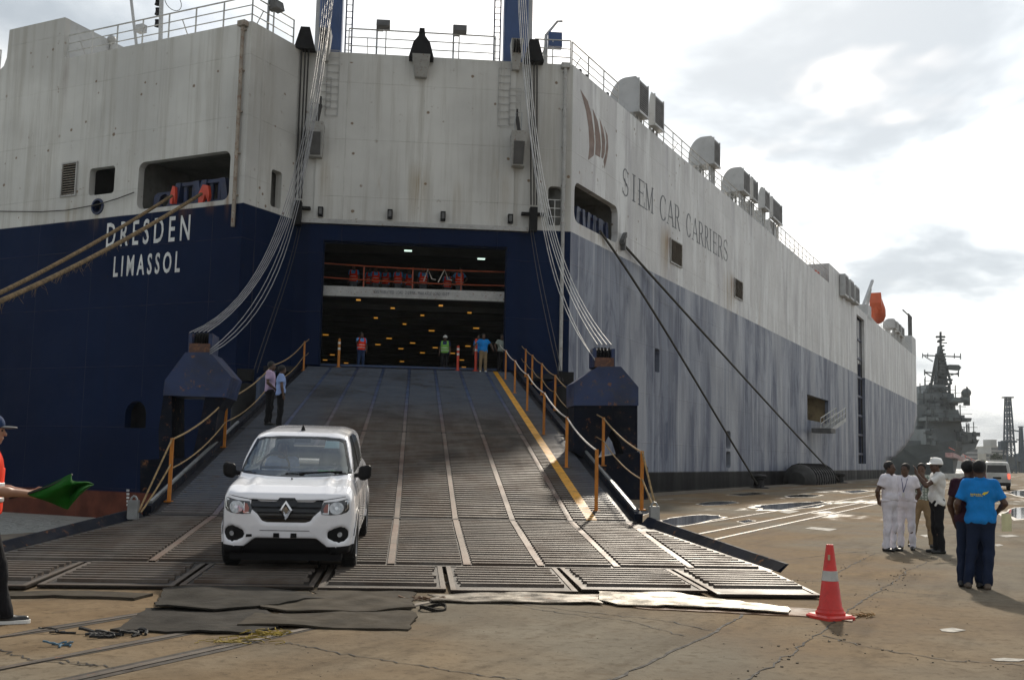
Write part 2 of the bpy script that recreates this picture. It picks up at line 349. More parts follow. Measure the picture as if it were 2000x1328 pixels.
# ================================================================== GROUND, WATER
def ground_material():
    m, nt, p = _nodes('quay_concrete'); b = NB(nt); v = b.pos(); along = b.dot(v, sd); across = b.dot(v, sn); y = b.sep(v)[1]
    big = b.noise(v, .16, 4); mid = b.noise(v, .8, 6, .62); fine = b.noise(v, 9, 6, .7); grit = b.noise(v, 55, 3, .6)
    tan = b.mix(b.ramp(mid, .32, .68), (.138, .094, .053), (.220, .160, .097))
    gry = b.mix(b.ramp(mid, .32, .68), (.128, .110, .082), (.205, .181, .140))
    c = b.mix(b.ramp(big, .42, .60), tan, gry)
    # the right part of the quay is greyer, the rail side browner
    c = b.mix(b.ramp(b.math('ADD', across, b.math('MULTIPLY', mid, 1.5)), -.8, 1.6, 0, .7), c, gry)
    c = b.mix(b.ramp(b.noise(v, 24, 5, .7), .52, .72, 0, .5), c, (.115, .086, .055)); c = b.mix(b.ramp(b.noise(v, 3.3, 6, .7, .5), .55, .68, 0, .55), c, (.110, .083, .055)); c = b.mix(b.ramp(fine, .48, .75, 0, .6), c, (.042, .030, .019))
    c = b.mix(b.ramp(grit, .68, .74, 0, .8), c, (.30, .24, .165))
    c = b.mix(b.ramp(grit, .34, .27, 0, .8), c, (.03, .023, .017))
    streak = b.noise(b.comb(b.math('MULTIPLY', along, .35), b.math('MULTIPLY', across, 2.2), 0.0), 1.0, 5, .6)
    c = b.mix(b.ramp(streak, .5, .72, 0, .45), c, (.058, .042, .027))
    oil = b.noise(v, .55, 7, .7)
    c = b.mix(b.ramp(oil, .60, .74, 0, .75), c, (.032, .024, .018))
    # damp far quay
    wet = b.math('MULTIPLY', b.ramp(b.noise(b.comb(b.math('MULTIPLY', along, .16), b.math('MULTIPLY', across, .5), 3.0), 1.0, 6, .6), .55, .66), b.ramp(y, 24, 36))
    c = b.mix(b.math('MULTIPLY', wet, .55), c, (.05, .044, .036))
    b.put(p.inputs['Base Color'], c)
    b.put(p.inputs['Roughness'], b.math('SUBTRACT', b.ramp(mid, .3, .7, .80, .97), b.math('MULTIPLY', wet, .52)))
    b.put(p.inputs['Specular IOR Level'], b.math('ADD', b.math('MULTIPLY', wet, .4), .05))
    h = b.math('ADD', b.math('MULTIPLY', fine, .9), b.math('ADD', b.math('MULTIPLY', grit, .25), mid))
    b.put(p.inputs['Normal'], b.bump(h, .55, .02))
    return m
M['ground'] = ground_material()
E1, E2 = gz(1265, 965), gz(1640, 940)
ed = (E2-E1)/np.linalg.norm(E2-E1); en = np.array([ed[1], -ed[0], 0])
EDGE = Frame(E1, ed, en)                     # a along the quay edge, off: landwards
def quay():
    mb = MB(); a0, a1 = -160, 4200
    # one sheet to the horizon, finer near the camera
    xs = [a0, -60, -40, -20, 0, 30, 80, 200, 600, 1500, a1]; os_ = [0.9, 6, 12, 18, 25, 40, 80, 200, 600, 1800]
    vs_ = [EDGE(a, 0, o) for a in xs for o in os_]; n = len(os_)
    mb.add(vs_, [(i*n+j, (i+1)*n+j, (i+1)*n+j+1, i*n+j+1) for i in range(len(xs)-1) for j in range(n-1)])
    struct('quay_ground', mb, M['ground'])
    k = MB(); k.hexa([EDGE(a0, -4, 0), EDGE(a1, -4, 0), EDGE(a1, -4, .9), EDGE(a0, -4, .9)], [EDGE(a0, .05, 0), EDGE(a1, .05, 0), EDGE(a1, .004, .9), EDGE(a0, .004, .9)])
    struct('quay_edge_coping', k, mat('coping_concrete', (.10, .08, .055), .85, var=.35, vscale=1.4, dirt=.7, bump=.4, bscale=14))
quay()
def water():
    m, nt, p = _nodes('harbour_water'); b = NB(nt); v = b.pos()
    p.inputs['Base Color'].default_value = (.52, .54, .50, 1); p.inputs['Roughness'].default_value = .28  # pale colour stands in for bright sky reflected off the ripples
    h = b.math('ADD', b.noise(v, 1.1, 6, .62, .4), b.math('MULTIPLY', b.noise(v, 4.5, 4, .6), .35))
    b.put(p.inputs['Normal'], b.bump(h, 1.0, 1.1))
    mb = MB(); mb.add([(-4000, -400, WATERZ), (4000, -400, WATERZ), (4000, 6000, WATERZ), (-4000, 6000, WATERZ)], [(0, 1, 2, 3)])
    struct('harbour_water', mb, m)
water()
M['wet'] = None
def puddles():
    m, nt, p = _nodes('puddle_water'); p.inputs['Base Color'].default_value = (.035, .030, .024, 1); p.inputs['Roughness'].default_value = .06
    b = NB(nt); b.put(p.inputs['Normal'], b.bump(b.noise(b.pos(), 6, 3), .04, .01))
    rim = mat('lime_stained_rim', (.30, .27, .22), .5, var=.5, vscale=3, dirt=.5)
    shapes = [[(1290, 1016), (1320, 1010), (1365, 1005), (1405, 1006), (1414, 1010), (1380, 1018), (1335, 1026), (1300, 1028)],
              [(1475, 990), (1500, 985), (1560, 981), (1600, 979), (1618, 984), (1590, 990), (1540, 995), (1490, 995)],
              [(1362, 984), (1395, 979), (1430, 979), (1442, 982), (1410, 986), (1375, 987)],
              [(1530, 968), (1570, 965), (1605, 967), (1590, 970), (1545, 971)],
              [(1235, 999), (1262, 997), (1275, 1000), (1255, 1005), (1236, 1004)],
              [(1440, 1018), (1462, 1015), (1474, 1017), (1455, 1021)],
              [(1955, 1003), (1985, 992), (2050, 985), (2080, 1005), (2040, 1014), (1990, 1012)],
              [(1962, 962), (1985, 958), (2040, 956), (2060, 966), (2000, 970)],
              [(1640, 960), (1680, 957), (1700, 959), (1665, 963)], [(1420, 966), (1470, 962), (1500, 964), (1450, 968)],
              [(1745, 955), (1800, 951), (1830, 953), (1780, 958)]]
    for sh in shapes:
        P = [gz(x, y) for x, y in sh]; c = sum(P)/len(P); Q_ = []
        for i in range(len(P)):                       # uneven waterline
            a, d = P[i], P[(i+1) % len(P)]
            for t in (0, .33, .66): q = a+(d-a)*t; Q_.append(q+(q-c)*random.uniform(-.10, .10))
        mb = MB(); mb.add([p_+UP*.006 for p_ in Q_]+[c+UP*.006], [(i, (i+1) % len(Q_), len(Q_)) for i in range(len(Q_))])
        struct('puddle', mb, m)
        rm = MB(); K_ = [c+(q-c)*random.uniform(1.03, 1.22)+UP*.004 for q in Q_]; rm.add(K_+[c+UP*.004], [(i, (i+1) % len(K_), len(K_)) for i in range(len(K_))]); struct('puddle_rim', rm, rim)
puddles()
def ribbon(mb, pts, w, z, jit=0.0, sub=5):
    P = []
    for a, d in zip(pts, pts[1:]):
        for t in np.linspace(0, 1, sub, endpoint=False): P.append(a+(d-a)*t)
    P.append(pts[-1])
    if jit: P = [p+np.array([random.gauss(0, jit), random.gauss(0, jit), 0]) for p in P]
    Lf, Rt = [], []
    for i, p in enumerate(P):
        t = P[min(i+1, len(P)-1)]-P[max(i-1, 0)]; n = np.array([t[1], -t[0], 0]); n /= np.linalg.norm(n)+1e-9
        ww = w*(1 if not jit else random.uniform(.35, 1.5)); Lf.append(p+n*ww/2+UP*z); Rt.append(p-n*ww/2+UP*z)
    n = len(P); mb.add(Lf+Rt, [(i, i+1, n+i+1, n+i) for i in range(n-1)])
def ground_marks():
    crack = mat('crack_dirt', (.016, .012, .009), .9, var=.5, vscale=6)
    C_ = [[(560, 1255), (600, 1263), (748, 1290), (896, 1313), (1007, 1326), (1060, 1335)],
          [(930, 1172), (959, 1176), (1103, 1198), (1229, 1213), (1336, 1242)], [(990, 1176), (1140, 1195), (1300, 1212), (1390, 1232)],
          [(1836, 1088), (1776, 1112), (1752, 1132), (1720, 1152), (1660, 1190), (1600, 1236), (1540, 1280), (1448, 1335)],
          [(1605, 1240), (1700, 1265), (1850, 1290), (2020, 1300)],
          [(1300, 1098), (1400, 1106), (1560, 1090), (1700, 1075)], [(1420, 1056), (1560, 1074), (1720, 1080)],
          [(1520, 1130), (1600, 1136), (1660, 1105), (1710, 1080)], [(1720, 1152), (1790, 1160), (1850, 1163)],
          [(1830, 1050), (1900, 1035), (2010, 1030)], [(0, 1268), (60, 1290), (180, 1300)], [(100, 1286), (200, 1300), (260, 1312)]]
    for pts in C_:
        mb = MB(); P = [gz(*q) for q in pts]; near = min(np.linalg.norm(p) for p in P)
        ribbon(mb, P, .016, .0045, .018, 12); struct('ground_crack', mb, crack)
    # crumbled edges beside the long crack
    rub = mat('crumbled_concrete', (.11, .09, .065), .95, var=.5, vscale=9, bump=.6, bscale=40)
    mb = MB()
    for k in range(170):
        i = random.choice((3, 3, 3, 4, 7)); pts = [gz(*q) for q in C_[i]]; j = random.randrange(len(pts)-1); p = pts[j]+(pts[j+1]-pts[j])*random.random()
        p = p+np.array([random.gauss(0, .14), random.gauss(0, .14), 0]); s_ = random.uniform(.003, .014); a = random.random()*6
        mb.box(p+UP*s_*.3, (s_*1.6, s_, s_*.8), (math.cos(a), math.sin(a), 0), (-math.sin(a), math.cos(a), 0))
    for k in range(120):
        p = gz(random.uniform(300, 2000), random.uniform(1130, 1326)); s_ = random.uniform(.002, .007); a = random.random()*6
        mb.box(p+UP*s_*.3, (s_*1.6, s_, s_*.8), (math.cos(a), math.sin(a), 0), (-math.sin(a), math.cos(a), 0))
    o = struct('grit', mb, rub); o['kind'] = 'stuff'
    # slab joint, straight
    joint = MB(); ribbon(joint, [gz(1452, 1200), gz(1392, 1236), gz(1200, 1326), gz(1150, 1350)], .024, .0042, .012, 14); struct('slab_joint', joint, crack)
    # crane rails let into the quay
    railm = mat('rail_steel', (.095, .074, .054), .5, .3, var=.35, rust=.25); groove = mat('rail_groove_dirt', (.030, .022, .015), .9, var=.5, vscale=4)
    for q, w in (((1384, 1056), .075), ((1348, 1046), .075), ((100, 1228), .06), ((700, 1010), .075)):
        p0 = gz(*q); g = MB(); s_ = MB()
        ribbon(g, [p0-ed*45, p0-ed*14, p0, p0+ed*14, p0+ed*60, p0+ed*160], w*2.6, .0035, .006, 26); ribbon(s_, [p0-ed*45, p0, p0+ed*160], w, .0085, 0, 4)
        struct('rail_groove', g, groove); struct('crane_rail', s_, railm)
    # old white paint and lime patches
    wp = mat('worn_white_paint', (.30, .285, .25), .8, var=.5, vscale=8, dirt=.6)
    for sh in ([(1572, 1032), (1585, 1029), (1636, 1033), (1620, 1037)], [(1835, 1229), (1860, 1226), (1888, 1231), (1862, 1235), (1840, 1233)], [(1935, 1287), (1960, 1285), (2010, 1288), (1990, 1292), (1945, 1291)],
               [(1520, 999), (1545, 996), (1562, 998), (1540, 1003)], [(1950, 1046), (1975, 1044), (1992, 1047), (1965, 1049)], [(1940, 1064), (1952, 1062), (1960, 1065), (1948, 1067)], [(1796, 1045), (1825, 1043), (1830, 1047), (1808, 1049)]):
        P = [gz(*q)+UP*.0052 for q in sh]; mb = MB(); mb.add(P, [tuple(range(len(P)))]); struct('worn_paint_patch', mb, wp)
ground_marks()

# ================================================================== THE CAR CARRIER
ship = thing('car_carrier_ship', 'huge white and navy car carrier ship with its stern door open over the ramp', 'ship', D0)
LA = float((A0-B0) @ sd)                                     # a of corner A on the return face
# --- hull plates
def px_rect(F, x0, y0, x1, y1):
    a0, z1 = F.px(x0, y0); a1, z0 = F.px(x1, y1); return a0, z0, a1, z1
T_open = (-5.38, 10.88, -0.72, 12.78); T_win = px_rect(FT, 176, 330, 222, 377); T_port = FT.px(191, 404)
T_arch = px_rect(FT, 246, 783, 284, 836)
def circ(c, r_, n=16): return [(c[0]+r_*math.cos(2*math.pi*k/n), c[1]+r_*math.sin(2*math.pi*k/n)) for k in range(n)]
archpts = [(T_arch[0], T_arch[1]), (T_arch[2], T_arch[1])] + [((T_arch[0]+T_arch[2])/2+(T_arch[2]-T_arch[0])/2*math.cos(R(a)), T_arch[3]-.5+.5*math.sin(R(a))) for a in range(0, 181, 20)]
qB, qD = float((B0-q0) @ qd), float((D0-q0) @ qd)
Q_door = (-3.53, 4.70, 3.72, 9.87); Q_slot = px_rect(FQ, 1071, 364, 1096, 441)
R_slot = px_rect(FR, 531, 330, 548, 409)
S_open = (.32, 11.2, 5.35, 12.88); S_slot = px_rect(FS, 1279, 680, 1288, 728); S_gang = (48.4, 5.0, 57.8, 7.05)
S_tower = (74.4, 1.6, 79.6, 16.9); S_hi = FS.px(1619, 514)
tA_hi, tB_hi = S_hi[0], 74.4
S_d1 = px_rect(FS, 1418, 841, 1427, 876); S_d2 = px_rect(FS, 1418, 881, 1427, 914)
HZ = -3.0
hull = MB()
Tl = -22.6
hull.prism([(Tl, HZ), (0, HZ), (0, TOPZ), (-9.75, TOPZ), (-9.95, TOPZ+.06), (-10.08, TOPZ+.22), (-10.12, TOPZ+.45), (-10.15, 19.57), (-13.55, 19.57), (-13.6, TOPZ+.6), (-13.75, TOPZ+.25), (-14.1, TOPZ+.03), (-14.5, TOPZ), (Tl, TOPZ)],
           FT, -.3, 0, [rrect(*T_open, .3), rrect(*T_win, .14), circ(T_port, .27), archpts], 0)
hull.prism([(LA+.302, HZ), (0, HZ), (0, TOPZ), (LA+.302, TOPZ)], FR, -.3, 0, [rrect(*R_slot, .12)], 1)
hull.prism([(qB, HZ), (qD, HZ), (qD, TOPZ), (qB, TOPZ)], FQ, -.3, 0, [[(Q_door[0], Q_door[1]), (Q_door[2], Q_door[1]), (Q_door[2], Q_door[3]), (Q_door[0], Q_door[3])], rrect(*Q_slot, .15)], 1)
rect = lambda r_: [(r_[0], r_[1]), (r_[2], r_[1]), (r_[2], r_[3]), (r_[0], r_[3])]
hull.prism([(0, HZ), (85, HZ), (85, TOPZ), (tB_hi, TOPZ), (tB_hi, S_hi[1]), (tA_hi, S_hi[1]), (tA_hi, TOPZ), (0, TOPZ)], FS, -.3, 0,
           [rrect(*S_open, .4), rrect(*S_slot, .1), rect(S_gang), rect(S_tower), rrect(*S_d1, .2), rrect(*S_d2, .2)], 2)
# bow: the side turns in, earlier low down than at the deck
zs = [-3, -1, .5, 1.2, 1.8, 2.6, 3.4, 4.1, 5.1, 6.1, 7.5, 9, 11, 13.5, TOPZ]
def bow_off(t, z):
    t0_ = np.interp(z, [-3, -1, 1.8, 2.6, 4.1, 6.1, 9, 18], [84, 85.2, 92, 101, 112, 122, 128, 128]); L_ = 45
    return 0 if t <= t0_ else 16*min(1, (t-t0_)/L_)**2
ts = [85.0]+[85+i*2.2 for i in range(1, 42)]
bv = [FS(t, z, -bow_off(t, z)) for t in ts for z in zs]; nz = len(zs)
hull.add(bv, [(i*nz+j, (i+1)*nz+j, (i+1)*nz+j+1, i*nz+j+1) for i in range(len(ts)-1) for j in range(nz-1)], 2)
# port side and decks close the volume
BEAM = 32.0
pl0, pl1 = FT(Tl, 0, -.3), FS(128, 0, -BEAM); pb = FS(175, 0, -16)
for p_, q_ in ((pl0, pl1), (pl1, pb)): hull.add([p_+UP*HZ, q_+UP*HZ, q_+UP*TOPZ, p_+UP*TOPZ], [(0, 1, 2, 3)], 2)
deckpoly = [FT(Tl, 0, -.3), FT(0, 0, -.3), FR(-.1, 0, -.3), FQ(qB+.1, 0, -.3), FQ(qD-.3, 0, -.3), FS(85, 0, -.3)]+[FS(t, 0, -bow_off(t, TOPZ)-.05) for t in ts[1:]]+[pb, pl1]
dz = TOPZ-.28
hull.add([p+UP*dz for p in deckpoly], [tuple(range(len(deckpoly)))], 3)
part('hull', hull, [M['hull_left'], M['hull_stern'], M['hull_side'], M['white']], ship)
# raised bulwark house on the left of the stern
Lh = float((isect(265, 86, FT(-10.15, 0, 0), td) - FT(-10.15, 0, 0)) @ sd)
bh = MB(); z0_, z1_ = dz, 19.565
bh.hexa([FT(-13.55, z0_, -.31), FT(-10.16, z0_, -.31), FT(-10.16, z0_, -Lh), FT(-13.55, z0_, -Lh)], [FT(-13.55, z1_, -.31), FT(-10.16, z1_, -.31), FT(-10.16, z1_-.15, -Lh), FT(-13.55, z1_-.15, -Lh)])
part('bulwark_house', bh, M['vent'], ship)
hh = MB(); hz = S_hi[1]-.01
wi = 16.0
hh.hexa([FS(tA_hi, dz, -.31), FS(tB_hi, dz, -.31), FS(tB_hi, dz, -wi), FS(tA_hi, dz, -wi)], [FS(tA_hi, hz, -.31), FS(tB_hi, hz, -.31), FS(tB_hi, hz, -wi), FS(tA_hi, hz, -wi)])
part('deck_house', hh, M['vent'], ship)
lad = MB()
for k in range(14): lad.bar(FS(tA_hi-.12, dz+.3+k*.25, -3.0), FS(tA_hi-.12, dz+.3+k*.25, -3.5), .03)
for o_ in (-3.0, -3.5): lad.bar(FS(tA_hi-.12, dz, o_), FS(tA_hi-.12, hz, o_), .04)
part('house_ladder', lad, M['steel'], ship)
rb = MB(); rb.box(FS(tA_hi-1.2, dz+.6, -1.1), (1.2, .7, 1.2), sd, sn); part('deck_locker', rb, M['red'], ship)
# --- rooms behind the openings
def room(name, F, r_, depth, m, inset=.3, back=True):
    mb = MB(); a0, z0, a1, z1 = r_; g = .25
    P = lambda a, z, o: F(a, z, o)
    a0, z0, a1, z1 = a0-g, z0-g, a1+g, z1+g; o0, o1 = -inset-.004, -depth
    c = [P(a0, z0, o0), P(a1, z0, o0), P(a1, z1, o0), P(a0, z1, o0), P(a0, z0, o1), P(a1, z0, o1), P(a1, z1, o1), P(a0, z1, o1)]
    mb.add(c, [(0, 1, 5, 4), (1, 2, 6, 5), (2, 3, 7, 6), (3, 0, 4, 7), (4, 5, 6, 7)])
    return part(name, mb, m, ship)
M['room'] = mat('mooring_deck_paint', (.17, .17, .155), .7, var=.3, dirt=.5, vscale=1.0)
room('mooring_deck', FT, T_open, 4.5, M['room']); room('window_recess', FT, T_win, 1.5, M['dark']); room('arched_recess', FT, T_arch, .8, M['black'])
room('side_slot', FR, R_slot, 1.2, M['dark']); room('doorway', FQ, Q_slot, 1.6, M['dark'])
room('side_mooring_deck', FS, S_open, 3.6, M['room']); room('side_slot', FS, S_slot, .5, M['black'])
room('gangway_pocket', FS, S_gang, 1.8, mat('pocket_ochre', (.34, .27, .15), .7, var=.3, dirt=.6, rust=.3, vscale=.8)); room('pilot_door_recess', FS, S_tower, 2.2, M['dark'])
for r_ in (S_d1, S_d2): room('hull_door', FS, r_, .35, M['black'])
fl = MB(); fl.lathe([(.27, -.32), (.34, .0), (.33, .05), (.25, .06), (.24, -.3)], FT(T_port[0], T_port[1], 0), -sd, 20); part('fairlead_ring', fl, M['navy'], ship, True)
fb = MB(); fb.cyl(FT(T_port[0], T_port[1], -.5), FT(T_port[0], T_port[1], -.34), .3, 14); part('fairlead_hole', fb, M['black'], ship)
# bitts and roller fairleads inside the mooring decks
def roller_set(F, a, z, off, w=1.25, h=.95):
    mb = MB()
    for s in (-1, 1):
        mb.prism([(a+s*w*.5-.16, z), (a+s*w*.5+.16, z), (a+s*w*.36+.13, z+h), (a+s*w*.36-.13, z+h)], F, off-.28, off+.1)
    mb.prism([(a-w*.42, z+h-.14), (a+w*.42, z+h-.14), (a+w*.42, z+h), (a-w*.42, z+h)], F, off-.2, off+.05)
    mb.prism([(a-w*.8, z), (a+w*.8, z), (a+w*.8, z+.12), (a-w*.8, z+.12)], F, off-.3, off+.12)
    for s in (-.17, .17): mb.cyl(F(a+s*w, z+.1, off-.1), F(a+s*w, z+h-.1, off-.1), .10, 10)
    return part('roller_fairlead', mb, M['navy'], ship)
def ring_lead(F, a, z, off):
    mb = MB(); mb.prism(rrect(a-.55, z-.36, a+.55, z+.34, .25), F, off-.18, off, [circ((a, z), .26, 14)]); part('ring_fairlead', mb, M['navy'], ship)
roller_set(FT, -3.05, 10.89, -.35); roller_set(FT, -1.75, 10.89, -.35)
ring_lead(FT, -4.35, 11.25, -.4); ring_lead(FT, -.98+.0, 11.32, -.5)
for k, a in enumerate((1.0, 1.9, 3.1, 3.75, 4.6)): (ring_lead if k == 0 else roller_set)(FS, a, 11.22 + (.3 if k == 0 else 0), -.5) if k == 0 else roller_set(FS, a, 11.22, -.45, .8, .9)
# chafing cloths where the ropes leave
for (x, y), lab in (((333, 378), 'narrow'), ((394, 376), 'wide')):
    a, z = FT.px(x, y); mb = MB(); w = .13 if lab == 'narrow' else .27
    mb.prism([(a-w, z-.36), (a-w*.2, z-.38), (a+w*.2, z-.05), (a+w*.8, z-.38), (a+w, z-.1), (a+w*.7, z+.28), (a-w*.3, z+.34), (a-w, z+.02)], FT, -.25, -.12)
    part('chafing_cloth', mb, M['red'], ship)
# louvres with separate slats
def louvre(F, r_, n, axis_name='louvre'):
    a0, z0, a1, z1 = r_; fr = MB(); t = .06
    fr.prism(rect((a0-t, z0-t, a1+t, z1+t)), F, .004, .07, [rect(r_)])
    lv = part('louvre', fr, M['white'], ship)
    bk = MB(); bk.prism(rect(r_), F, .003, .012); part('louvre_back', bk, M['black'], lv)
    h = (z1-z0)/n
    base = MB(); base.box(F((a0+a1)/2, z0+h*.5, .045), (abs(a1-a0), .06, .016), F.ex, F.out*.8+UP*-.6, F.out*.6+UP*.8)
    o = part('slat', base, M['slat'], lv)
    for k in range(1, n):
        c = o.copy(); COL.objects.link(c); c.parent = lv; c.location = (0, 0, h*k)
M['slat'] = mat('louvre_slat_paint', (.30, .27, .22), .6, rust=.5, dirt=.4)
louvre(FT, px_rect(FT, 125, 322, 147, 380), 13)
louvre(FS, px_rect(FS, 1309, 467, 1330, 522), 15); louvre(FS, px_rect(FS, 1434, 544, 1449, 587), 13)
# --- ship's name and home port, company lettering, sail emblem
def text_part(name, s, F, a0, a1, zb, h, m, off=.006, th=.012, bold=0.0):
    cu = bpy.data.curves.new(name, 'FONT'); cu.body = s; cu.size = 1; cu.resolution_u = 3; cu.offset = bold
    o = bpy.data.objects.new('tmp', cu); COL.objects.link(o); bpy.context.view_layer.update()
    me = bpy.data.meshes.new_from_object(o.evaluated_get(bpy.context.evaluated_depsgraph_get())); bpy.data.objects.remove(o)
    v = np.zeros(len(me.vertices)*3); me.vertices.foreach_get('co', v); v = v.reshape(-1, 3)
    v[:, 0] = (v[:, 0]-v[:, 0].min())/(np.ptp(v[:, 0])); v[:, 1] = v[:, 1]/.73 if v[:, 1].max() > .6 else v[:, 1]
    ymax = v[:, 1].max(); ymin = max(v[:, 1].min(), -.02)
    mb = MB(); W = [F(a0+(a1-a0)*x, zb+h*(y/ymax), off) for x, y, _ in v]
    mb.add(W, [tuple(p.vertices) for p in me.polygons]); bpy.data.meshes.remove(me)
    return mb
a0, zb = FT.px(207, 482); a1, _ = FT.px(370, 468)
part('ship_name', text_part('n', 'D R E S D E N', FT, a0, a1, zb-.02, .98, M['letter_white'], bold=.012), M['letter_white'], ship)
a0, zb = FT.px(221, 539); a1, _ = FT.px(351, 529)
part('home_port_name', text_part('n', 'L I M A S S O L', FT, a0, a1, zb-.02, .80, M['letter_white'], bold=.022), M['letter_white'], ship)
def serif_text(F, glyphs, h):
    """narrow serif capitals drawn from strokes; glyphs: (char, left a, width, base z)"""
    mb = MB()
    def st(g, x0, y0, x1, y1, w):
        a, wd, z = g; A = np.array([a+x0*wd, z+y0*h]); B_ = np.array([a+x1*wd, z+y1*h]); d = B_-A; L_ = np.linalg.norm(d); d /= L_; n = np.array([-d[1], d[0]])*w/2
        A = A-d*.01; B_ = B_+d*.01
        mb.add([F(*p, .006) for p in (A-n, B_-n, B_+n, A+n)], [(0, 1, 2, 3)])
    def arc(g, cx_, cy_, rx, ry, t0_, t1_, wa, wb, n=12):
        a, wd, z = g; pts = []
        for k in range(n+1):
            t = R(t0_+(t1_-t0_)*k/n); q = abs(math.cos(t)); w = (wb+(wa-wb)*q)/2
            for s in (1, -1): pts.append((a+(cx_+(rx)*math.cos(t))*wd+s*w*math.cos(t), z+(cy_+ry*math.sin(t))*h+s*w*math.sin(t)))
        mb.add([F(*p, .006) for p in pts], [(2*i, 2*i+1, 2*i+3, 2*i+2) for i in range(n)])
    T_, t_ = .15, .065                                       # thick and thin strokes in metres
    def serif(g, x, y, w=.34): st(g, x-w/2, y, x+w/2, y, .045)
    for ch, a, wd, z in glyphs:
        g = (a, wd, z)
        if ch == 'I': st(g, .5, 0, .5, 1, T_); serif(g, .5, .012, .8); serif(g, .5, .988, .8)
        elif ch == 'E':
            st(g, .22, 0, .22, 1, T_)
            for y, x in ((.015, .9), (.52, .72), (.985, .86)): st(g, .05, y, x, y, .05)
            for x, y0_, y1_ in ((.9, 0, .22), (.72, .42, .62), (.86, .78, 1)): st(g, x, y0_, x, y1_, .05)
        elif ch == 'M':
            st(g, .14, 0, .14, 1, t_); st(g, .86, 0, .86, 1, T_); st(g, .14, 1, .5, .05, T_); st(g, .5, .05, .86, 1, t_)
            for x in (.14, .86): serif(g, x, .012, .28)
            serif(g, .1, .988, .2); serif(g, .9, .988, .2)
        elif ch == 'A':
            st(g, .08, 0, .5, 1, t_); st(g, .92, 0, .5, 1, T_); st(g, .24, .33, .76, .33, .05); serif(g, .08, .012, .3); serif(g, .92, .012, .3)
        elif ch == 'R':
            st(g, .2, 0, .2, 1, T_); arc(g, .45, .74, .33, .25, -90, 90, T_, .05); st(g, .2, .985, .46, .985, .05); st(g, .2, .49, .46, .49, .05); st(g, .5, .49, .92, .01, T_*.9)
            serif(g, .2, .012, .36); serif(g, .95, .012, .16); st(g, .02, .988, .2, .988, .045)
        elif ch == 'C':
            arc(g, .52, .5, .4, .49, 42, 318, T_, .05, 20); st(g, .83, .72, .83, .92, .05); st(g, .84, .1, .84, .2, .04)
        elif ch == 'S':
            arc(g, .5, .745, .30, .24, 30, 250, .10, .05, 12); arc(g, .5, .255, .34, .24, -150, 70, .10, .05, 12); st(g, .36, .60, .64, .40, .12)
            st(g, .80, .74, .80, .93, .05); st(g, .16, .07, .16, .26, .05)
    return mb
# letters measured along the hull side
G = []
for ch, x0, x1, yb in (('S', 1214, 1229, 344), ('I', 1234, 1242, 352), ('E', 1246, 1260, 367), ('M', 1260, 1276, 384), ('C', 1288, 1302, 389), ('A', 1303, 1316, 404), ('R', 1317, 1328, 418),
                       ('C', 1340, 1350, 430), ('A', 1352, 1363, 440), ('R', 1364, 1374, 451), ('R', 1376, 1384, 459), ('I', 1385, 1390, 461), ('E', 1392, 1401, 472), ('R', 1402, 1411, 479), ('S', 1412, 1422, 484)):
    a0, zb = FS.px(x0, yb); a1, _ = FS.px(x1, yb); G.append((ch, a0, a1-a0))
zb_ = FS.px(1246, 362)[1]
for c, a, w in G: part('letter', serif_text(FS, [(c, a, w, 13.62)], 1.28), M['letter_grey'], ship)
for poly in ([(105, 548), (150, 620), (172, 700), (186, 800), (191, 870), (186, 950), (152, 978), (160, 900), (155, 780), (140, 680)], [(180, 665), (210, 740), (226, 830), (230, 900), (225, 962), (195, 945), (198, 870), (191, 760)],
             [(222, 725), (244, 790), (256, 860), (253, 930), (243, 970), (232, 963), (237, 880), (231, 800)], [(250, 775), (271, 830), (275, 900), (268, 960), (252, 1030), (246, 985), (258, 940), (264, 870), (259, 810)]):
    mb = MB(); P = FS.poly([(1100+x/3.125, y/3.125) for x, y in poly]); mb.prism(P, FS, -.05, .006); part('sail_emblem', mb, M['brown_mark'], ship)
dm = MB()
for k, y in enumerate(range(957, 992, 7)):
    a, z = FT.px(250, y); dm.prism(rect((a-.07, z-.05, a+.07, z+.03)), FT, -.05, .006)
part('draught_marks', dm, M['letter_white'], ship)

# --- garage behind the stern door
hold = MB(); qa, qb_, hz0, hz1, dp = -8.0, 8.0, 4.80, 11.4, 48.0
HF = lambda a, z, o: FQ(a, z, o)
zf = 4.86
c = [HF(-4.6, zf, -.31), HF(4.6, zf, -.31), HF(4.6, 10.4, -.31), HF(-4.6, 10.4, -.31), HF(-9, zf, -dp), HF(9, zf, -dp), HF(9, 10.4, -dp), HF(-9, 10.4, -dp)]
hold.add(c, [(0, 1, 5, 4), (1, 2, 6, 5), (2, 3, 7, 6), (3, 0, 4, 7), (4, 5, 6, 7)])
for k in range(8):
    o_ = -3-k*5.2; hold.box(HF(0, 10.2, o_), (9.4+k*.9, .25, .35), qd, -qn)
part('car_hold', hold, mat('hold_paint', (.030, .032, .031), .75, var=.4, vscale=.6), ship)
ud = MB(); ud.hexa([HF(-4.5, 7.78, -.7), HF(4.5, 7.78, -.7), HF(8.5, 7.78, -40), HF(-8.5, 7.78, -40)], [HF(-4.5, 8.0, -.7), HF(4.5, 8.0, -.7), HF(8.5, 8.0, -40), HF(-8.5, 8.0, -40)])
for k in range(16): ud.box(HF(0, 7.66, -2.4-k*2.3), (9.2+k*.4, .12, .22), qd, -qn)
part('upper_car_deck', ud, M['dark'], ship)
be = MB(); be.box(HF(.09, 7.98, -.52), (7.9, .3, .40), qd, -qn); part('deck_edge_beam', be, M['white'], ship)
a0 = -1.55
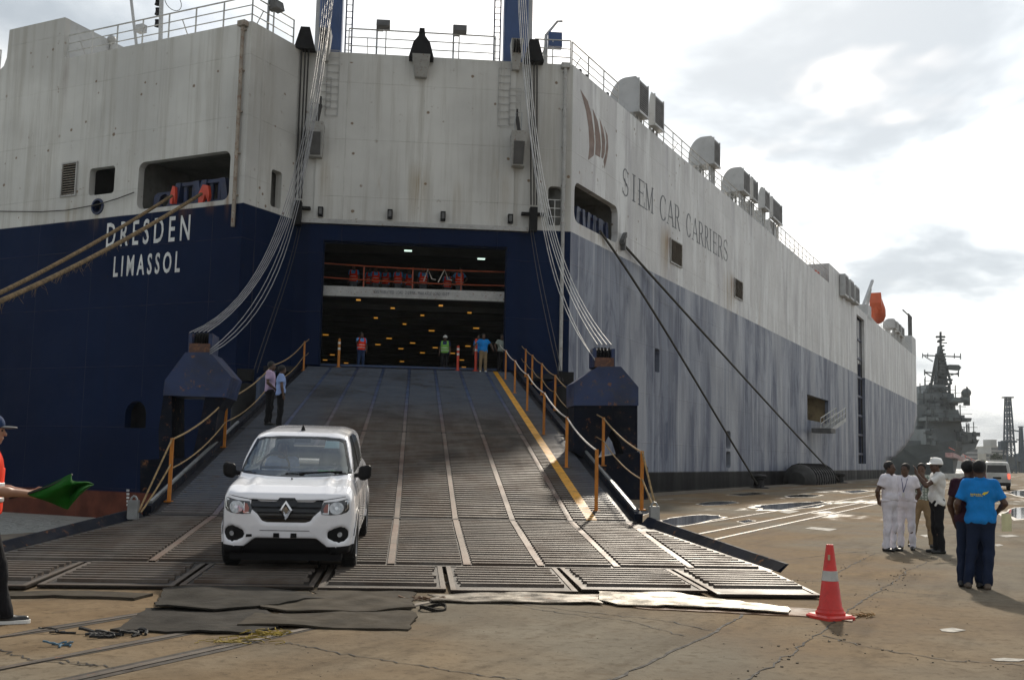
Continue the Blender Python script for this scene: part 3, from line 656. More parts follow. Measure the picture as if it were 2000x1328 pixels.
for w_, x0_, x1_ in (('DISTRIBUTED', -1.5, -.72), ('LOAD', -.64, -.36), ('2.0T/M', -.28, .12), ('MAX AXLE', .24, .78), ('LOAD', .86, 1.14), ('10.0T', 1.2, 1.5)): part('load_notice_word', text_part('n', w_, Frame(FQ(0, 0, -.312), qd, -qn), x0_, x1_, 7.93, .13, M['letter_grey']), M['letter_grey'], ship)
for z in (8.62, 9.2):
    g = MB(); g.tube(sagline(HF(-4.0, z+.06, -1.3), HF(4.0, z-.04, -1.3), .06, 8), .028, 6); part('deck_guard_rail', g, M['orange_rail'], ship)
for a in (-3.9, -2.0, 0, 2.0, 3.9):
    g = MB(); g.bar(HF(a, 7.99, -1.33), HF(a, 9.2, -1.33), .05); part('guard_post', g, M['orange_rail'], ship)
st_ = MB()
for x0, x1, x2 in ((.45, .62, .95), (1.05, 1.30, 1.62)): st_.tube([HF(x0, 8.62, -1.24), HF(x1, 9.15, -1.24), HF((x1+x2)/2, 8.75, -1.24), HF(x2, 8.72, -1.24)], .025, 5)
part('lashing_strap', st_, M['rope_white'], ship)
random.seed(11)
def hold_lamp(x, y, z, m, w=.42):
    d = ray(x, y); p = EYEP+d*((z-EYE)/d[2]); mb = MB(); mb.box(p, (w, .14, .05), qd, -qn); return part('ceiling_lamp', mb, m, ship)
for x, y in ((700, 586), (767, 602), (861, 597), (917, 611), (734, 621), (825, 616), (790, 633), (843, 646), (636, 654), (760, 661), (806, 670), (738, 673), (914, 676), (850, 679), (783, 681), (825, 689), (649, 693), (635, 703), (785, 706), (676, 709), (902, 703), (906, 717), (930, 641), (884, 690)):
    hold_lamp(x, y, 7.52, M['lamp_amber'], .17 if y < 640 else .28)
for x, y in ((797, 490), (940, 506)): hold_lamp(x, y, 9.98, M['lamp_white'], .32)
# --- fittings of the stern door face
fr_ = MB()
fr_.prism([(-4.15, 4.95), (-3.57, 4.95), (-3.57, 9.92), (3.76, 9.92), (3.76, 4.95), (4.30, 4.95), (4.30, 10.55), (-4.15, 10.55)], FQ, .003, .16)
part('door_frame', fr_, M['hull_stern'], ship)
lip = MB(); lip.prism(rect((-4.62, 10.58, 4.60, 10.76)), FQ, .002, .26); part('door_lip', lip, M['white'], ship)
up_ = MB(); up_.prism([(-4.0, 10.765), (3.98, 10.765), (3.98, 17.3), (-4.0, 17.3)], FQ, .003, .09); part('upper_door_panel', up_, M['hull_stern'], ship)
for x, y in ((627, 416), (762, 421), (865, 425), (996, 430)):
    a, z = FQ.px(x, y); mb = MB(); mb.box(FQ(a, z, .22), (.2, .22, .36), qd, -qn); o = part('door_light', mb, M['black'], ship)
    mb = MB(); mb.box(FQ(a, z, .345), (.12, .03, .24), qd, -qn); part('lens', mb, M['grille'], o)
def guide(x, xb, top, bot):
    a, _ = FQ.px(x, 240); at, zt = FQ.px(xb[0], top); ab, zb = FQ.px(xb[1], bot)
    mb = MB(); mb.prism([(at-.42, TOPZ-.1), (at+.42, TOPZ-.1), (at+.18, zt), (at-.18, zt)], FQ, .02, .5); part('sheave_bracket', mb, M['black'], ship)
    for d_ in (-.13, .02, .15):
        mb = MB(); mb.tube([FQ(at+d_, TOPZ+.2, .3), FQ(ab+d_*.8, zb+.6, .3)], .035, 6); part('guide_wire', mb, M['darkwire'], ship)
    mb = MB(); mb.box(FQ(ab, zb, .3), (.3, .4, .95), qd, -qn); mb.box(FQ(ab, zb+.25, .14), (.95, .26, .1), qd, -qn); part('wire_block', mb, M['black'], ship)
guide(592, (599, 583), 62, 420); guide(1042, (1041, 1040), 86, 432)
def wall_winch(x0, y0, x1, y1, xt, yt):
    """tilted white housing for the door lock with its ram above"""
    a0, z1 = FQ.px(x0, y0); a1, z0 = FQ.px(x1, y1); am = (a0+a1)/2; w = a1-a0
    mb = MB(); mb.hexa([FQ(a0+.06, z0, .0), FQ(a1-.06, z0, .0), FQ(a1-.06, z0, .45), FQ(a0+.06, z0, .45)], [FQ(a0, z1, .0), FQ(a1, z1, .0), FQ(a1, z1, .95), FQ(a0, z1, .95)])
    h = part('lock_housing', mb, M['white'], ship)
    mb = MB(); mb.hexa([FQ(a0+.12, z0+.05, .46), FQ(a1-.12, z0+.05, .46), FQ(a1-.12, z0+.05, .5), FQ(a0+.12, z0+.05, .5)], [FQ(a0+.1, z1-.4, .82), FQ(a1-.1, z1-.4, .82), FQ(a1-.1, z1-.4, .86), FQ(a0+.1, z1-.4, .86)]); part('cover_plate', mb, M['grille'], h)
    at, zt = FQ.px(xt, yt); mb = MB(); mb.cyl(FQ(am+.02, z1-.1, .6), FQ(at, zt, .45), .075, 8); mb.cyl(FQ(at, zt, .45), FQ(at, zt+.35, .4), .04, 8); part('lock_ram', mb, M['darkwire'], h)
    mb = MB(); mb.tube([FQ(a0+.1, z1, .8), FQ(a0+.15, z1+.75, .8), FQ(a0+.4, z1+.8, .8), FQ(a0+.38, z1, .8)], .02, 5); part('guard_loop', mb, M['steel'], h)
wall_winch(604, 250, 633, 312, 628, 212); wall_winch(996, 268, 1025, 330, 1008, 236)
def top_lead(x0, y0, x1, y1):
    a0, z1 = FQ.px(x0, y0); a1, z0 = FQ.px(x1, y1); mb = MB()
    mb.hexa([FQ(a0+.1, z0, .004), FQ(a1-.1, z0, .004), FQ(a1-.1, z0, .3), FQ(a0+.1, z0, .3)], [FQ(a0, z1, .004), FQ(a1, z1, .004), FQ(a1, z1, .85), FQ(a0, z1, .85)]); h = part('wire_lead_box', mb, M['white'], ship)
    for k in range(3):
        a = a0+(a1-a0)*(.25+.25*k); mb = MB(); mb.cyl(FQ(a-.03, z1-.25, .7), FQ(a+.03, z1-.25, .7), .28, 14); part('sheave', mb, M['black'], h)
top_lead(626, 70, 647, 124); top_lead(996, 90, 1018, 142)
a, z = FQ.px(823, 110); mb = MB(); mb.prism([(a-.5, z-.25), (a+.5, z-.25), (a+.34, z+.35), (a+.14, z+.62), (a+.1, z+.95), (a-.1, z+.95), (a-.14, z+.62), (a-.34, z+.35)], FQ, .0, .6); part('door_hook', mb, M['black'], ship)
mb = MB(); mb.hexa([FQ(a-.24, z-1.0, .1), FQ(a+.24, z-1.0, .1), FQ(a+.24, z-1.0, .35), FQ(a-.24, z-1.0, .35)], [FQ(a-.36, z-.2, .1), FQ(a+.36, z-.2, .1), FQ(a+.36, z-.2, .8), FQ(a-.36, z-.2, .8)]); part('hook_housing', mb, M['white'], ship)
for x, y0, y1 in ((653, 92, 228), (636, 152, 210), (986, 120, 248), (1006, 175, 245)):
    a, z1 = FQ.px(x, y0); _, z0 = FQ.px(x, y1); mb = MB(); n = int((z1-z0)/.3)
    for k in range(n+1): mb.bar(FQ(a-.24, z0+.3*k, .16), FQ(a+.24, z0+.3*k, .16), .022)
    for s in (-.24, .24): mb.bar(FQ(a+s, z0, .12), FQ(a+s, z0+.3*n, .12), .02)
    part('rung_ladder', mb, M['white'], ship)
for F, a, m in ((FT, -.34, 'white'), (FQ, qD-.34, 'white')):
    mb = MB(); mb.cyl(F(a, 9.8 if F is FT else 5, .12), F(a, TOPZ-.15, .12), .075, 10); mb.box(F(a, TOPZ-.1, .1), (.35, .3, .2), F.ex, F.out)
    for z in np.arange(11, 17.5, 1.6): mb.box(F(a, z, .07), (.2, .13, .06), F.ex, F.out)
    part('drain_pipe', mb, M['white'] if F is FQ else mat('rusty_pipe_paint', (.30, .26, .21), .6, rust=.5, dirt=.5), ship)
sr = MB()
for z in (Q_slot[1]+.35, Q_slot[1]+.7, Q_slot[1]+1.05): sr.bar(FQ(Q_slot[0]-.1, z, .03), FQ(Q_slot[2]+.05, z, .03), .035)
for a in (Q_slot[0]+.0, (Q_slot[0]+Q_slot[2])/2, Q_slot[2]): sr.bar(FQ(a, Q_slot[1]-.1, .03), FQ(a, Q_slot[1]+1.06, .03), .035)
part('doorway_rail', sr, M['rail_white'], ship)
# --- rails along the deck edge
def railing(F, a0, a1, z, off, step=1.5, h=1.08, slope=0.0):
    n = max(1, round(abs(a1-a0)/step)); mb = MB()
    for hh_ in (.36, .72, h): mb.tube([F(a0, z+hh_, off), F(a1, z+hh_+slope, off)], .022 if hh_ < h else .03, 6)
    r_ = part('deck_railing', mb, M['rail_white'], ship)
    pm = MB(); pm.bar(F(a0, z, off), F(a0, z+h, off), .045, up=tuple(F.out)); o = part('rail_post', pm, M['rail_white'], r_)
    for k in range(1, n+1):
        c = o.copy(); COL.objects.link(c); c.parent = r_; c.location = tuple(F.ex*(a1-a0)*k/n)
    for k in range(0, n, 4):
        st = MB(); a = a0+(a1-a0)*(k+.5)/n; st.bar(F(a, z+.7, off), F(a+.0, z, off-.45), .03); part('rail_stay', st, M['rail_white'], r_)
railing(FT, -10.0, -.15, TOPZ, -.15); railing(FT, -22, -14.2, TOPZ, -.15); railing(FR, LA+.15, -.55, TOPZ, -.15, 1.2); railing(FQ, -2.9, 3.1, TOPZ, -.15, 1.5); railing(FQ, 4.75, qD-.1, TOPZ, -.15, .8)
railing(FS, .2, 5.6, TOPZ, -.15, 1.6); railing(FS, 7.6, 21.5, TOPZ, -.15, 1.6, 1.08); railing(FS, 21.5, 34, TOPZ, -.15, 1.8); railing(FS, 38.2, tA_hi-.2, TOPZ, -.15, 1.6, 1.2)
railing(FS, 92, 124, TOPZ, -.15, 2.2)
# --- the two hoisting posts with their ladders
for xl, xr, yb in ((623, 668, 92), (982, 1030, 110)):
    F = Frame(q0+qn*1.3, qd, -qn); a0, _ = F.px(xl, yb); a1, _ = F.px(xr, yb); mb = MB()
    poly = rrect(a0, -.5, a1, .5, .22, 5); n = len(poly); zt = TOPZ+9
    mb.add([F(x, dz, y) for x, y in poly]+[F(x, zt, y) for x, y in poly], [(i, (i+1) % n, n+(i+1) % n, n+i) for i in range(n)]+[tuple(range(n))[::-1], tuple(range(n, 2*n))])
    hp = part('hoisting_post', mb, M['post_blue'], ship, True)
    s = 1 if xl < 800 else -1; al = (a1+.28) if s > 0 else (a0-.28); lb = MB()
    for d_ in (-.13, .13): lb.tube([F(al+d_, dz, .3), F(al+d_, zt, .3)], .035, 6)
    for k in range(32): lb.bar(F(al-.13, dz+.2+k*.28, .3), F(al+.13, dz+.2+k*.28, .3), .025)
    part('post_ladder', lb, M['navy'], hp)
    mb = MB(); mb.prism(rect((a0-.18 if s > 0 else a1+.02, dz, a0-.02 if s > 0 else a1+.18, zt)), F, -.3, .1); part('cable_tray', mb, M['vent'], hp)
# --- floodlights and masts
def floodlight(F, x, y, off, yb, w=.55, h=.32, face=(0, 0), m='grille'):
    Fo = Frame(F.o+F.out*off, F.ex, F.out); a, z = Fo.px(x, y); _, zb = Fo.px(x, yb); mb = MB(); mb.bar(Fo(a-.25, dz, 0), Fo(a-.25, z+.25, 0), .07, up=tuple(F.ex)); mb.bar(Fo(a-.25, z-.2, 0), Fo(a, z-.2, 0), .05)
    p = part('floodlight_post', mb, M['steel'], ship); mb = MB(); mb.hexa([Fo(a-w/2, z-h/2, .05), Fo(a+w/2, z-h/2, .05), Fo(a+w/2, z-h/2+.05, .4), Fo(a-w/2, z-h/2+.05, .4)], [Fo(a-w/2, z+h/2, -.05), Fo(a+w/2, z+h/2, -.05), Fo(a+w/2, z+h/2, .3), Fo(a-w/2, z+h/2, .3)]); part('floodlight', mb, M[m], p)
floodlight(FQ, 749, 52, -.2, 96); floodlight(FQ, 898, 62, -.2, 106); floodlight(FR, 533, 14, -.2, 60, .5, .4)
Fo = Frame(FQ.o-FQ.out*.5, FQ.ex, FQ.out); a, z = Fo.px(1083, 82); mb = MB(); mb.hexa([Fo(a-.28, z-.35, 0), Fo(a+.28, z-.35, 0), Fo(a+.28, z-.35, .4), Fo(a-.28, z-.35, .4)], [Fo(a-.28, z+.35, 0), Fo(a+.28, z+.35, 0), Fo(a+.28, z+.3, .3), Fo(a-.28, z+.3, .3)]); part('deck_lamp_box', mb, M['post_blue'], ship)
mb = MB(); mb.tube([Fo(a-.35, dz, -.1), Fo(a-.35, z+.3, -.1), Fo(a+.1, z+.85, .1), Fo(a+.28, z+.8, .25)], [.10, .07, .05, .05], 8); mb.bar(Fo(a-.9, dz, -.1), Fo(a-.35, z-.2, -.1), .06); part('lamp_davit', mb, M['vent'], ship)
Fm = Frame(FT.o-FT.out*4, FT.ex, FT.out)
for x0, y0, x1, y1, r_ in ((276, 90, 258, -10, .07), (315, 80, 317, -40, .10)):
    a0, z0 = Fm.px(x0, y0); a1, z1 = Fm.px(x1, y1); mb = MB(); mb.tube([Fm(a0+(a0-a1)*.3, dz, 0), Fm(a1+(a1-a0)*.5, z1+(z1-z0)*.5, 0)], r_, 8); part('signal_mast', mb, M['vent'], ship)
for x, y in ((309, 5), (309, 24), (308, 47)):
    a, z = Fm.px(x, y); mb = MB(); mb.lathe([(.0, -.14), (.16, -.13), (.13, -.05), (.12, .1), (.14, .16), (0, .18)], Fm(a, z, 0), UP, 12); mb.bar(Fm(a, z-.14, 0), Fm(a+.25, z-.14, 0), .06); part('navigation_lamp', mb, M['black'], ship)
a, z = Fm.px(338, 4); mb = MB(); mb.tube([Fm(a+.42*math.cos(t), z+.3*math.sin(t), .3*math.sin(t)) for t in np.linspace(0, 2*math.pi, 20)], .018, 5); part('loop_aerial', mb, M['steel'], ship)
a, z = Fm.px(276, 57); mb = MB(); mb.box(Fm(a, z, 0), (.4, .3, .35), FT.ex, FT.out); part('loudspeaker', mb, M['vent'], ship)
a, z = Frame(FT(-10.0, 0, 0), -td, -sd).px(175, 48); Fh = Frame(FT(-10.2, 0, -2.5), -td, -sd); mb = MB(); mb.sphere(Fh(.1, 19.5, 0), .2, 12); mb.cyl(Fh(.1, 19.0, 0), Fh(.1, 19.4, 0), .07, 8); part('radome', mb, M['white'], ship, True)
for t in (1.2, 1.9, 4.4):
    mb = MB(); mb.box(FS(t, TOPZ+.02, -.7), (.45, .4, .5), sd, sn); mb.cyl(FS(t, TOPZ+.15, -.5), FS(t+.3, TOPZ+.3, -.3), .09, 8); part('deck_winch', mb, M['black'], ship)
# --- ventilator hoods with a louvred face towards the quay
def ventilator(xl, yl, xr, yr, ybl, xbody, legs=0.0, nsl=12):
    t1, z1 = FS.px(xl, yl); t2, _ = FS.px(xr, yr); _, z0 = FS.px(xl, ybl)
    p = isect(xbody, (yl+ybl)/2, FS(t1, 0, 0), sd); wd = abs(float((p-FS(t1, 0, 0)) @ sn)) if xbody else 2.6
    wd = min(wd, 4.6); h = z1-z0; prof = [(0, z0)]; n = 9
    cxx, rr_ = -wd*.42, wd*.58
    prof = [(0.0, z0), (0.0, z1-.12), (-.12, z1), (cxx, z1)]+[(cxx-rr_*math.sin(R(90*k/n)), z0+h*.28+(h*.72)*math.cos(R(90*k/n))) for k in range(1, n+1)]+[(-wd, z0)]
    Fv = Frame(FS(t1, 0, .12), sn, -sd)                   # a outboard, out aft
    mb = MB(); mb.prism(prof, Fv, -(t2-t1), 0); v = part('ventilator_hood', mb, M['vent'], ship)
    g = MB(); g.prism(rect((t1+.1, z0+.12, t2-.1, z1-.2)), FS, .12, .135); gp = part('grille', g, M['grille'], v)
    for k in range(2, nsl+1):
        pass
    s_ = MB()
    for k in range(nsl): s_.box(FS((t1+t2)/2, z0+.2+(h-.45)*k/nsl, .16), (t2-t1-.2, .05, .05), sd, sn)
    part('grille_slats', s_, M['slat_grey'], v)
    fr = MB()
    for tt in (t1+.04, t2-.04): fr.box(FS(tt, (z0+z1)/2-.03, .15), (.08, .05, h-.1), sd, sn)
    fr.box(FS((t1+t2)/2, z0+.05, .17), (t2-t1, .07, .12), sd, sn); part('grille_frame', fr, M['vent'], v)
    b_ = MB()
    if z0 > dz+.3:
        for tt in np.linspace(t1+.2, t2-.2, 3):
            for oo in (-.15, -wd*.55): b_.bar(FS(tt, dz, oo), FS(tt, z0, oo), .1, up=tuple(sd))
        b_.bar(FS(t1+.2, dz, -.15), FS(t2-.2, z0, -.15), .06); b_.bar(FS(t1+.2, z0, -.15), FS(t2-.2, dz, -.15), .06)
        b_.hexa([FS(t1+.5, dz, -wd*.75), FS(t2-.5, dz, -wd*.75), FS(t2-.5, dz, -.9), FS(t1+.5, dz, -.9)], [FS(t1+.5, z0, -wd*.75), FS(t2-.5, z0, -wd*.75), FS(t2-.5, z0, -.9), FS(t1+.5, z0, -.9)])
    else: b_.box(FS((t1+t2)/2, z0-.2, -wd/2), (t2-t1-.4, wd*.8, .6), sd, sn)
    part('hood_support', b_, M['vent'], v)
M['slat_grey'] = mat('slat_grey', (.17, .17, .17), .6)
ventilator(1241.8, 148.8, 1261, 166.4, 219, 1185); ventilator(1272.8, 180, 1291, 200, 245, 1262)
ventilator(1389, 265.6, 1401.4, 279, 320, 1340.6); ventilator(1447, 326, 1460, 339, 373, 1405.6); ventilator(1465.8, 344, 1476, 354.6, 389, 1460)
ventilator(1489, 365, 1499, 376, 406, 1477); ventilator(1504.8, 382, 1523.4, 398, 425, 1499)
for x0, x1, y0, y1 in ((1639, 1646, 535, 577), (1650, 1657, 546, 583), (1660, 1668, 557, 590)):
    t1, z1 = FS.px(x0, y0); t2, _ = FS.px(x1, y0+8); _, z0 = FS.px(x0, y1); mb = MB(); mb.box(FS((t1+t2)/2, (z0+z1)/2, .3), (t2-t1, .5, z1-z0), sd, sn); v = part('side_ventilator', mb, M['vent'], ship)
    mb = MB(); mb.box(FS((t1+t2)/2, (z0+z1)/2, .56), (t2-t1-.4, .03, z1-z0-.4), sd, sn); part('grille', mb, M['grille'], v)
ventilator(1745, 622, 1750, 628, 640, 1722); ventilator(1752, 628, 1757, 634, 648, 1744); ventilator(1758, 634, 1764, 641, 655, 1750)
t1, z1 = FS.px(1782, 655); t2, _ = FS.px(1790, 665); mb = MB(); mb.hexa([FS(t1, dz, -.1), FS(t2, dz, -.1), FS(t2, dz, -7), FS(t1, dz, -7)], [FS(t1, z1, -.1), FS(t2, z1, -.1), FS(t2, z1, -7), FS(t1, z1, -7)]); part('forward_house', mb, M['vent'], ship)
mb = MB()
for k in range(4): mb.bar(FS(t1+1+k*(t2-t1-2)/3, z1, -.6), FS(t1+1+k*(t2-t1-2)/3, z1+3.4, -.6), .18)
mb.bar(FS(t1-6, z1+3.0, -.6), FS(t2, z1+3.2, -.6), .14); part('forward_mast', mb, M['grille'], ship)
# --- lifeboat in its davit
M['boat'] = mat('lifeboat_orange', (.62, .11, .035), .5, var=.15, dirt=.3, vscale=.8)
lbx = FS.px(1712, 600)[0]
lb = MB(); cz = 19.9; prof = [(0, -1.9), (.3, -1.85), (.7, -1.2), (.95, 0), (.9, .9), (.65, 1.5), (.4, 1.7), (0, 1.75)]
c0 = FS(lbx+2.0, cz-.3, -.2); ax = sd*.72+UP*-.69
lb.lathe(prof, c0, sd*.62-UP*.78, 14); lbo = part('lifeboat', lb, M['boat'], ship, True)
mb = MB(); mb.box(c0+UP*.5-sd*.9, (1.8, 1.3, 1.2), sd*.62-UP*.78, sn); part('boat_canopy', mb, M['boat'], lbo)
mb = MB(); p0 = FS(lbx-7, dz, -1); mb.bar(p0, FS(lbx-1.5, cz+2.6, -.2), .26); mb.bar(FS(lbx-3, dz, -1), FS(lbx-2.6, cz+1.5, -.3), .26); mb.bar(FS(lbx-5, dz+.6, -.4), FS(lbx+3, dz+.3, -.4), .35); part('boat_davit', mb, M['vent'], ship)
mb = MB(); mb.box(FS(lbx-5.6, dz+.8, -.8), (2.6, 1.6, 1.6), sd, sn); part('davit_house', mb, M['vent'], ship)
# --- pilot door tower, gangway
tw = MB()
for z in np.arange(2.6, 16.4, 2.0): tw.bar(FS(S_tower[0], z, -.4), FS(S_tower[2], z, -.4), .22)
for t in (75.2, 77.0, 78.8): tw.bar(FS(t, S_tower[1], -.45), FS(t, S_tower[3], -.45), .2, up=tuple(sd))
part('tower_framing', tw, M['navy'], ship)
tp = MB(); tp.box(FS(77, 14.4, -.5), (5.0, .2, 4.6), sd, sn); part('tower_panel', tp, M['vent'], ship)
g0, g1 = FS(50.2, 4.2, 1.1), FS(57.5, 5.4, 1.1)
gp = MB(); gp.bar(g0-sn*.4, g1-sn*.4, .1, .35); gp.bar(g0+sn*.4, g1+sn*.4, .1, .35); gp.bar(g0, g1, .75, .08)
gw = part('gangway', gp, M['steel'], ship)
for s in (-.4, .4):
    mb = MB(); mb.bar(g0+sn*s+UP*1.0, g1+sn*s+UP*1.0, .06); mb.bar(g0+sn*s+UP*.55, g1+sn*s+UP*.55, .05)
    for t in np.linspace(0, 1, 6): mb.bar(g0+(g1-g0)*t+sn*s, g0+(g1-g0)*t+sn*s+UP*1.0, .06)
    part('gangway_rail', mb, M['rail_white'], gw)
mb = MB(); mb.box(g0+UP*-.05-sd*.9, (2.2, 1.5, .35), sd, sn); part('gangway_platform', mb, M['grille'], gw)

# ================================================================== THE STERN RAMP
def ramp_material(name, base, wear, rustcol, blue):
    """worn, rusted steel; bluish shade is painted in high up and along the sides, bare brown steel in the wheel tracks low down"""
    m, nt, p = _nodes(name); b = NB(nt); v = b.pos(); x = b.dot(v, rr); y = b.dot(v, ra)
    n1 = b.noise(v, 1.1, 6, .65); n2 = b.noise(v, 6, 6, .7); n3 = b.noise(b.comb(b.math('MULTIPLY', x, 2.2), b.math('MULTIPLY', y, .25), 0.0), 1.0, 5, .6)
    c = b.mix(b.ramp(n1, .35, .65), base, rustcol)
    c = b.mix(b.ramp(n3, .45, .7, 0, .6), c, wear)
    up_ = b.ramp(y, 27.0, 35.0)                       # blue cast of the ship's shade, painted in up the ramp
    side = b.ramp(b.math('ABSOLUTE', b.math('SUBTRACT', x, .5)), 2.3, 3.4)
    blue_shade = b.math('MAXIMUM', b.math('MULTIPLY', up_, .95), b.math('MULTIPLY', b.math('MULTIPLY', side, b.ramp(y, 17.6, 20.5)), .8))
    c = b.mix(b.math('MULTIPLY', blue_shade, b.ramp(n2, .78, .50)), c, blue)
    c = b.mix(b.ramp(n2, .56, .76, 0, .7), c, (.03, .024, .02)); c = b.mix(b.ramp(b.noise(v, .42, 5, .65, .8), .50, .66, 0, .62), c, (.022, .018, .015))
    b.put(p.inputs['Base Color'], c); b.put(p.inputs['Roughness'], b.ramp(n1, .3, .7, .42, .66)); p.inputs['Metallic'].default_value = .2; p.inputs['Specular IOR Level'].default_value = .3
    b.put(p.inputs['Normal'], b.bump(b.math('ADD', n2, b.math('MULTIPLY', b.noise(v, 30, 4), .5)), .35, .012))
    return m
M['deck'] = ramp_material('ramp_deck_steel', (.011, .009, .007), (.016, .012, .010), (.017, .010, .006), (.006, .008, .015))
M['bar'] = ramp_material('ramp_grip_steel', (.098, .082, .068), (.142, .122, .102), (.074, .050, .035), (.070, .086, .115))
M['strip'] = ramp_material('ramp_seam_steel', (.14, .108, .086), (.20, .165, .135), (.115, .066, .045), (.04, .07, .145))
M['girder'] = mat('ramp_girder_navy', (.005, .008, .017), .75, var=.4, rust=.2, dirt=.5, vscale=1.5, spec=.12)
ramp = thing('stern_ramp', 'broad ribbed steel ramp sloping from the open stern door of the ship to the quay', 'ramp', ramp_pt(-1, -24))
RL, RRt = -5.15, 3.12
def edge_l(s): return RL if s > -23.87 else RL-(s+23.87)/(-4.33)*1.15
def edge_r(s): return RRt if s > -23.87 else RRt+(s+23.87)/(-4.33)*.98
def slab(s0, s1, th, z0off=0.0):
    t = [ramp_pt(edge_l(s0), s0), ramp_pt(edge_r(s0), s0), ramp_pt(edge_r(s1), s1), ramp_pt(edge_l(s1), s1)]
    mb = MB(); mb.hexa([p-UP*th for p in t], t); return mb
part('deck_panel', slab(0.6, -14.95, .35), M['deck'], ramp); part('deck_panel', slab(-15.0, -23.85, .3), M['deck'], ramp)
part('lower_deck_panel', slab(-23.9, -28.18, .09), M['deck'], ramp)
def bar_mesh(L):
    mb = MB(); mb.add([(x*L/2, y*.046, -.01) for x, y in ((-1, -1), (1, -1), (1, 1), (-1, 1))]+[(x*L/2, y*.030, .032) for x, y in ((-1, -1), (1, -1), (1, 1), (-1, 1))], [(4, 5, 6, 7), (0, 1, 5, 4), (1, 2, 6, 5), (2, 3, 7, 6), (3, 0, 4, 7)])
    return mb.mesh('grip_bar', M['bar'])
_bars = {}
def place_bar(r0, r1, s, tilt, parent, h=0.0):
    L = round(r1-r0, 2)
    if L not in _bars: _bars[L] = bar_mesh(L)
    o = bpy.data.objects.new('grip_bar', _bars[L]); COL.objects.link(o); o.parent = parent
    p = ramp_pt((r0+r1)/2, s, h)-BASE[ramp]; dz_ = (ramp_z(s+.3)-ramp_z(s-.3))/.6
    ex = rr*math.cos(tilt)+ra*math.sin(tilt); ey = np.cross(np.array([0, 0, 1.0]), ex)+UP*dz_; ey /= np.linalg.norm(ey); ez = np.cross(ex, ey)
    o.matrix_local = Matrix([[ex[0], ey[0], ez[0], p[0]], [ex[1], ey[1], ez[1], p[1]], [ex[2], ey[2], ez[2], p[2]], [0, 0, 0, 1]])
LANES = [-5.05, -4.08, -3.05, -2.04, -1.03, -.03, .95, 1.97, 3.02]
random.seed(5)
# lower section: every bar is its own piece
s = -24.12; rows = 0
while s > -28.05:
    k = (s+23.87)/(-4.33); lanes = [edge_l(s)+.08]+[LANES[i]+(0 if 0 < i < 8 else 0)-0.0 for i in range(1, 8)]+[2.98, edge_r(s)-.06]
    for a, c_ in zip(lanes, lanes[1:]):
        if c_-a > .3: place_bar(a+.07, c_-.07, s+random.uniform(-.012, .012), random.uniform(-.01, .012), ramp)
    s -= .178; rows += 1
far = MB(); n_near = 0
s = -23.70
while s > -24 and s < -.15:
    for a, c_ in zip(LANES, LANES[1:]):
        if n_near < 56: place_bar(a+.06, c_-.06, s+random.uniform(-.01, .01), random.uniform(-.01, .01), ramp); n_near += 1
        else:
            p = ramp_pt((a+c_)/2, s); up_ = np.cross(rr, ra+UP*.186); up_ /= np.linalg.norm(up_); ey = np.cross(up_, rr)
            L = c_-a-.12; e = random.uniform(-.008, .008)
            far.add([p+rr*x*L/2+ey*(y*.044+e)+up_*-.01 for x, y in ((-1, -1), (1, -1), (1, 1), (-1, 1))]+[p+rr*x*L/2+ey*(y*.030+e)+up_*.030 for x, y in ((-1, -1), (1, -1), (1, 1), (-1, 1))], [(4, 5, 6, 7), (0, 1, 5, 4), (1, 2, 6, 5), (2, 3, 7, 6), (3, 0, 4, 7)])
    s += .172 if s < -13 else .21
o = part('upper_grip_bars', far, M['bar'], ramp); o['kind'] = 'stuff'
for r_ in LANES[1:8]+[2.98]:
    segs = [(-.1, -14.93), (-15.02, -23.84), (-23.92, -28.14)] if r_ < 2.9 else [(-23.92, -28.14)]
    for s0, s1 in segs:
        mb = MB(); P = []
        for s_ in np.linspace(s0, s1, 6):
            for d_ in (-.045, .045): P.append(ramp_pt(r_+d_+random.uniform(-.006, .006), s_, .020))
        mb.add(P+[p-UP*.05 for p in P], [(2*i, 2*i+1, 2*i+3, 2*i+2) for i in range(5)]+[(2*i, 12+2*i, 14+2*i, 2*i+2) for i in range(5)]+[(2*i+1, 2*i+3, 15+2*i, 13+2*i) for i in range(5)]); part('seam_strip', mb, M['strip'], ramp)
mb = MB(); P = []
for s_ in np.linspace(-.15, -23.8, 40):
    P += [ramp_pt(2.26, s_, .031), ramp_pt(2.44, s_, .031)]
mb.add(P+[p-UP*.03 for p in P], [(2*i, 2*i+1, 2*i+3, 2*i+2) for i in range(39)]+[(2*i, 80+2*i, 82+2*i, 2*i+2) for i in range(39)]+[(2*i+1, 2*i+3, 83+2*i, 81+2*i) for i in range(39)]); part('yellow_walkway_line', mb, M['yellow_line'], ramp)
# hinge plates between the sections
for s_, w in ((-14.97, .16), (-23.88, .22)):
    mb = MB(); mb.tube([ramp_pt(edge_l(s_), s_, -.02), ramp_pt(edge_r(s_), s_, -.02)], .055, 8); part('hinge', mb, M['deck'], ramp)
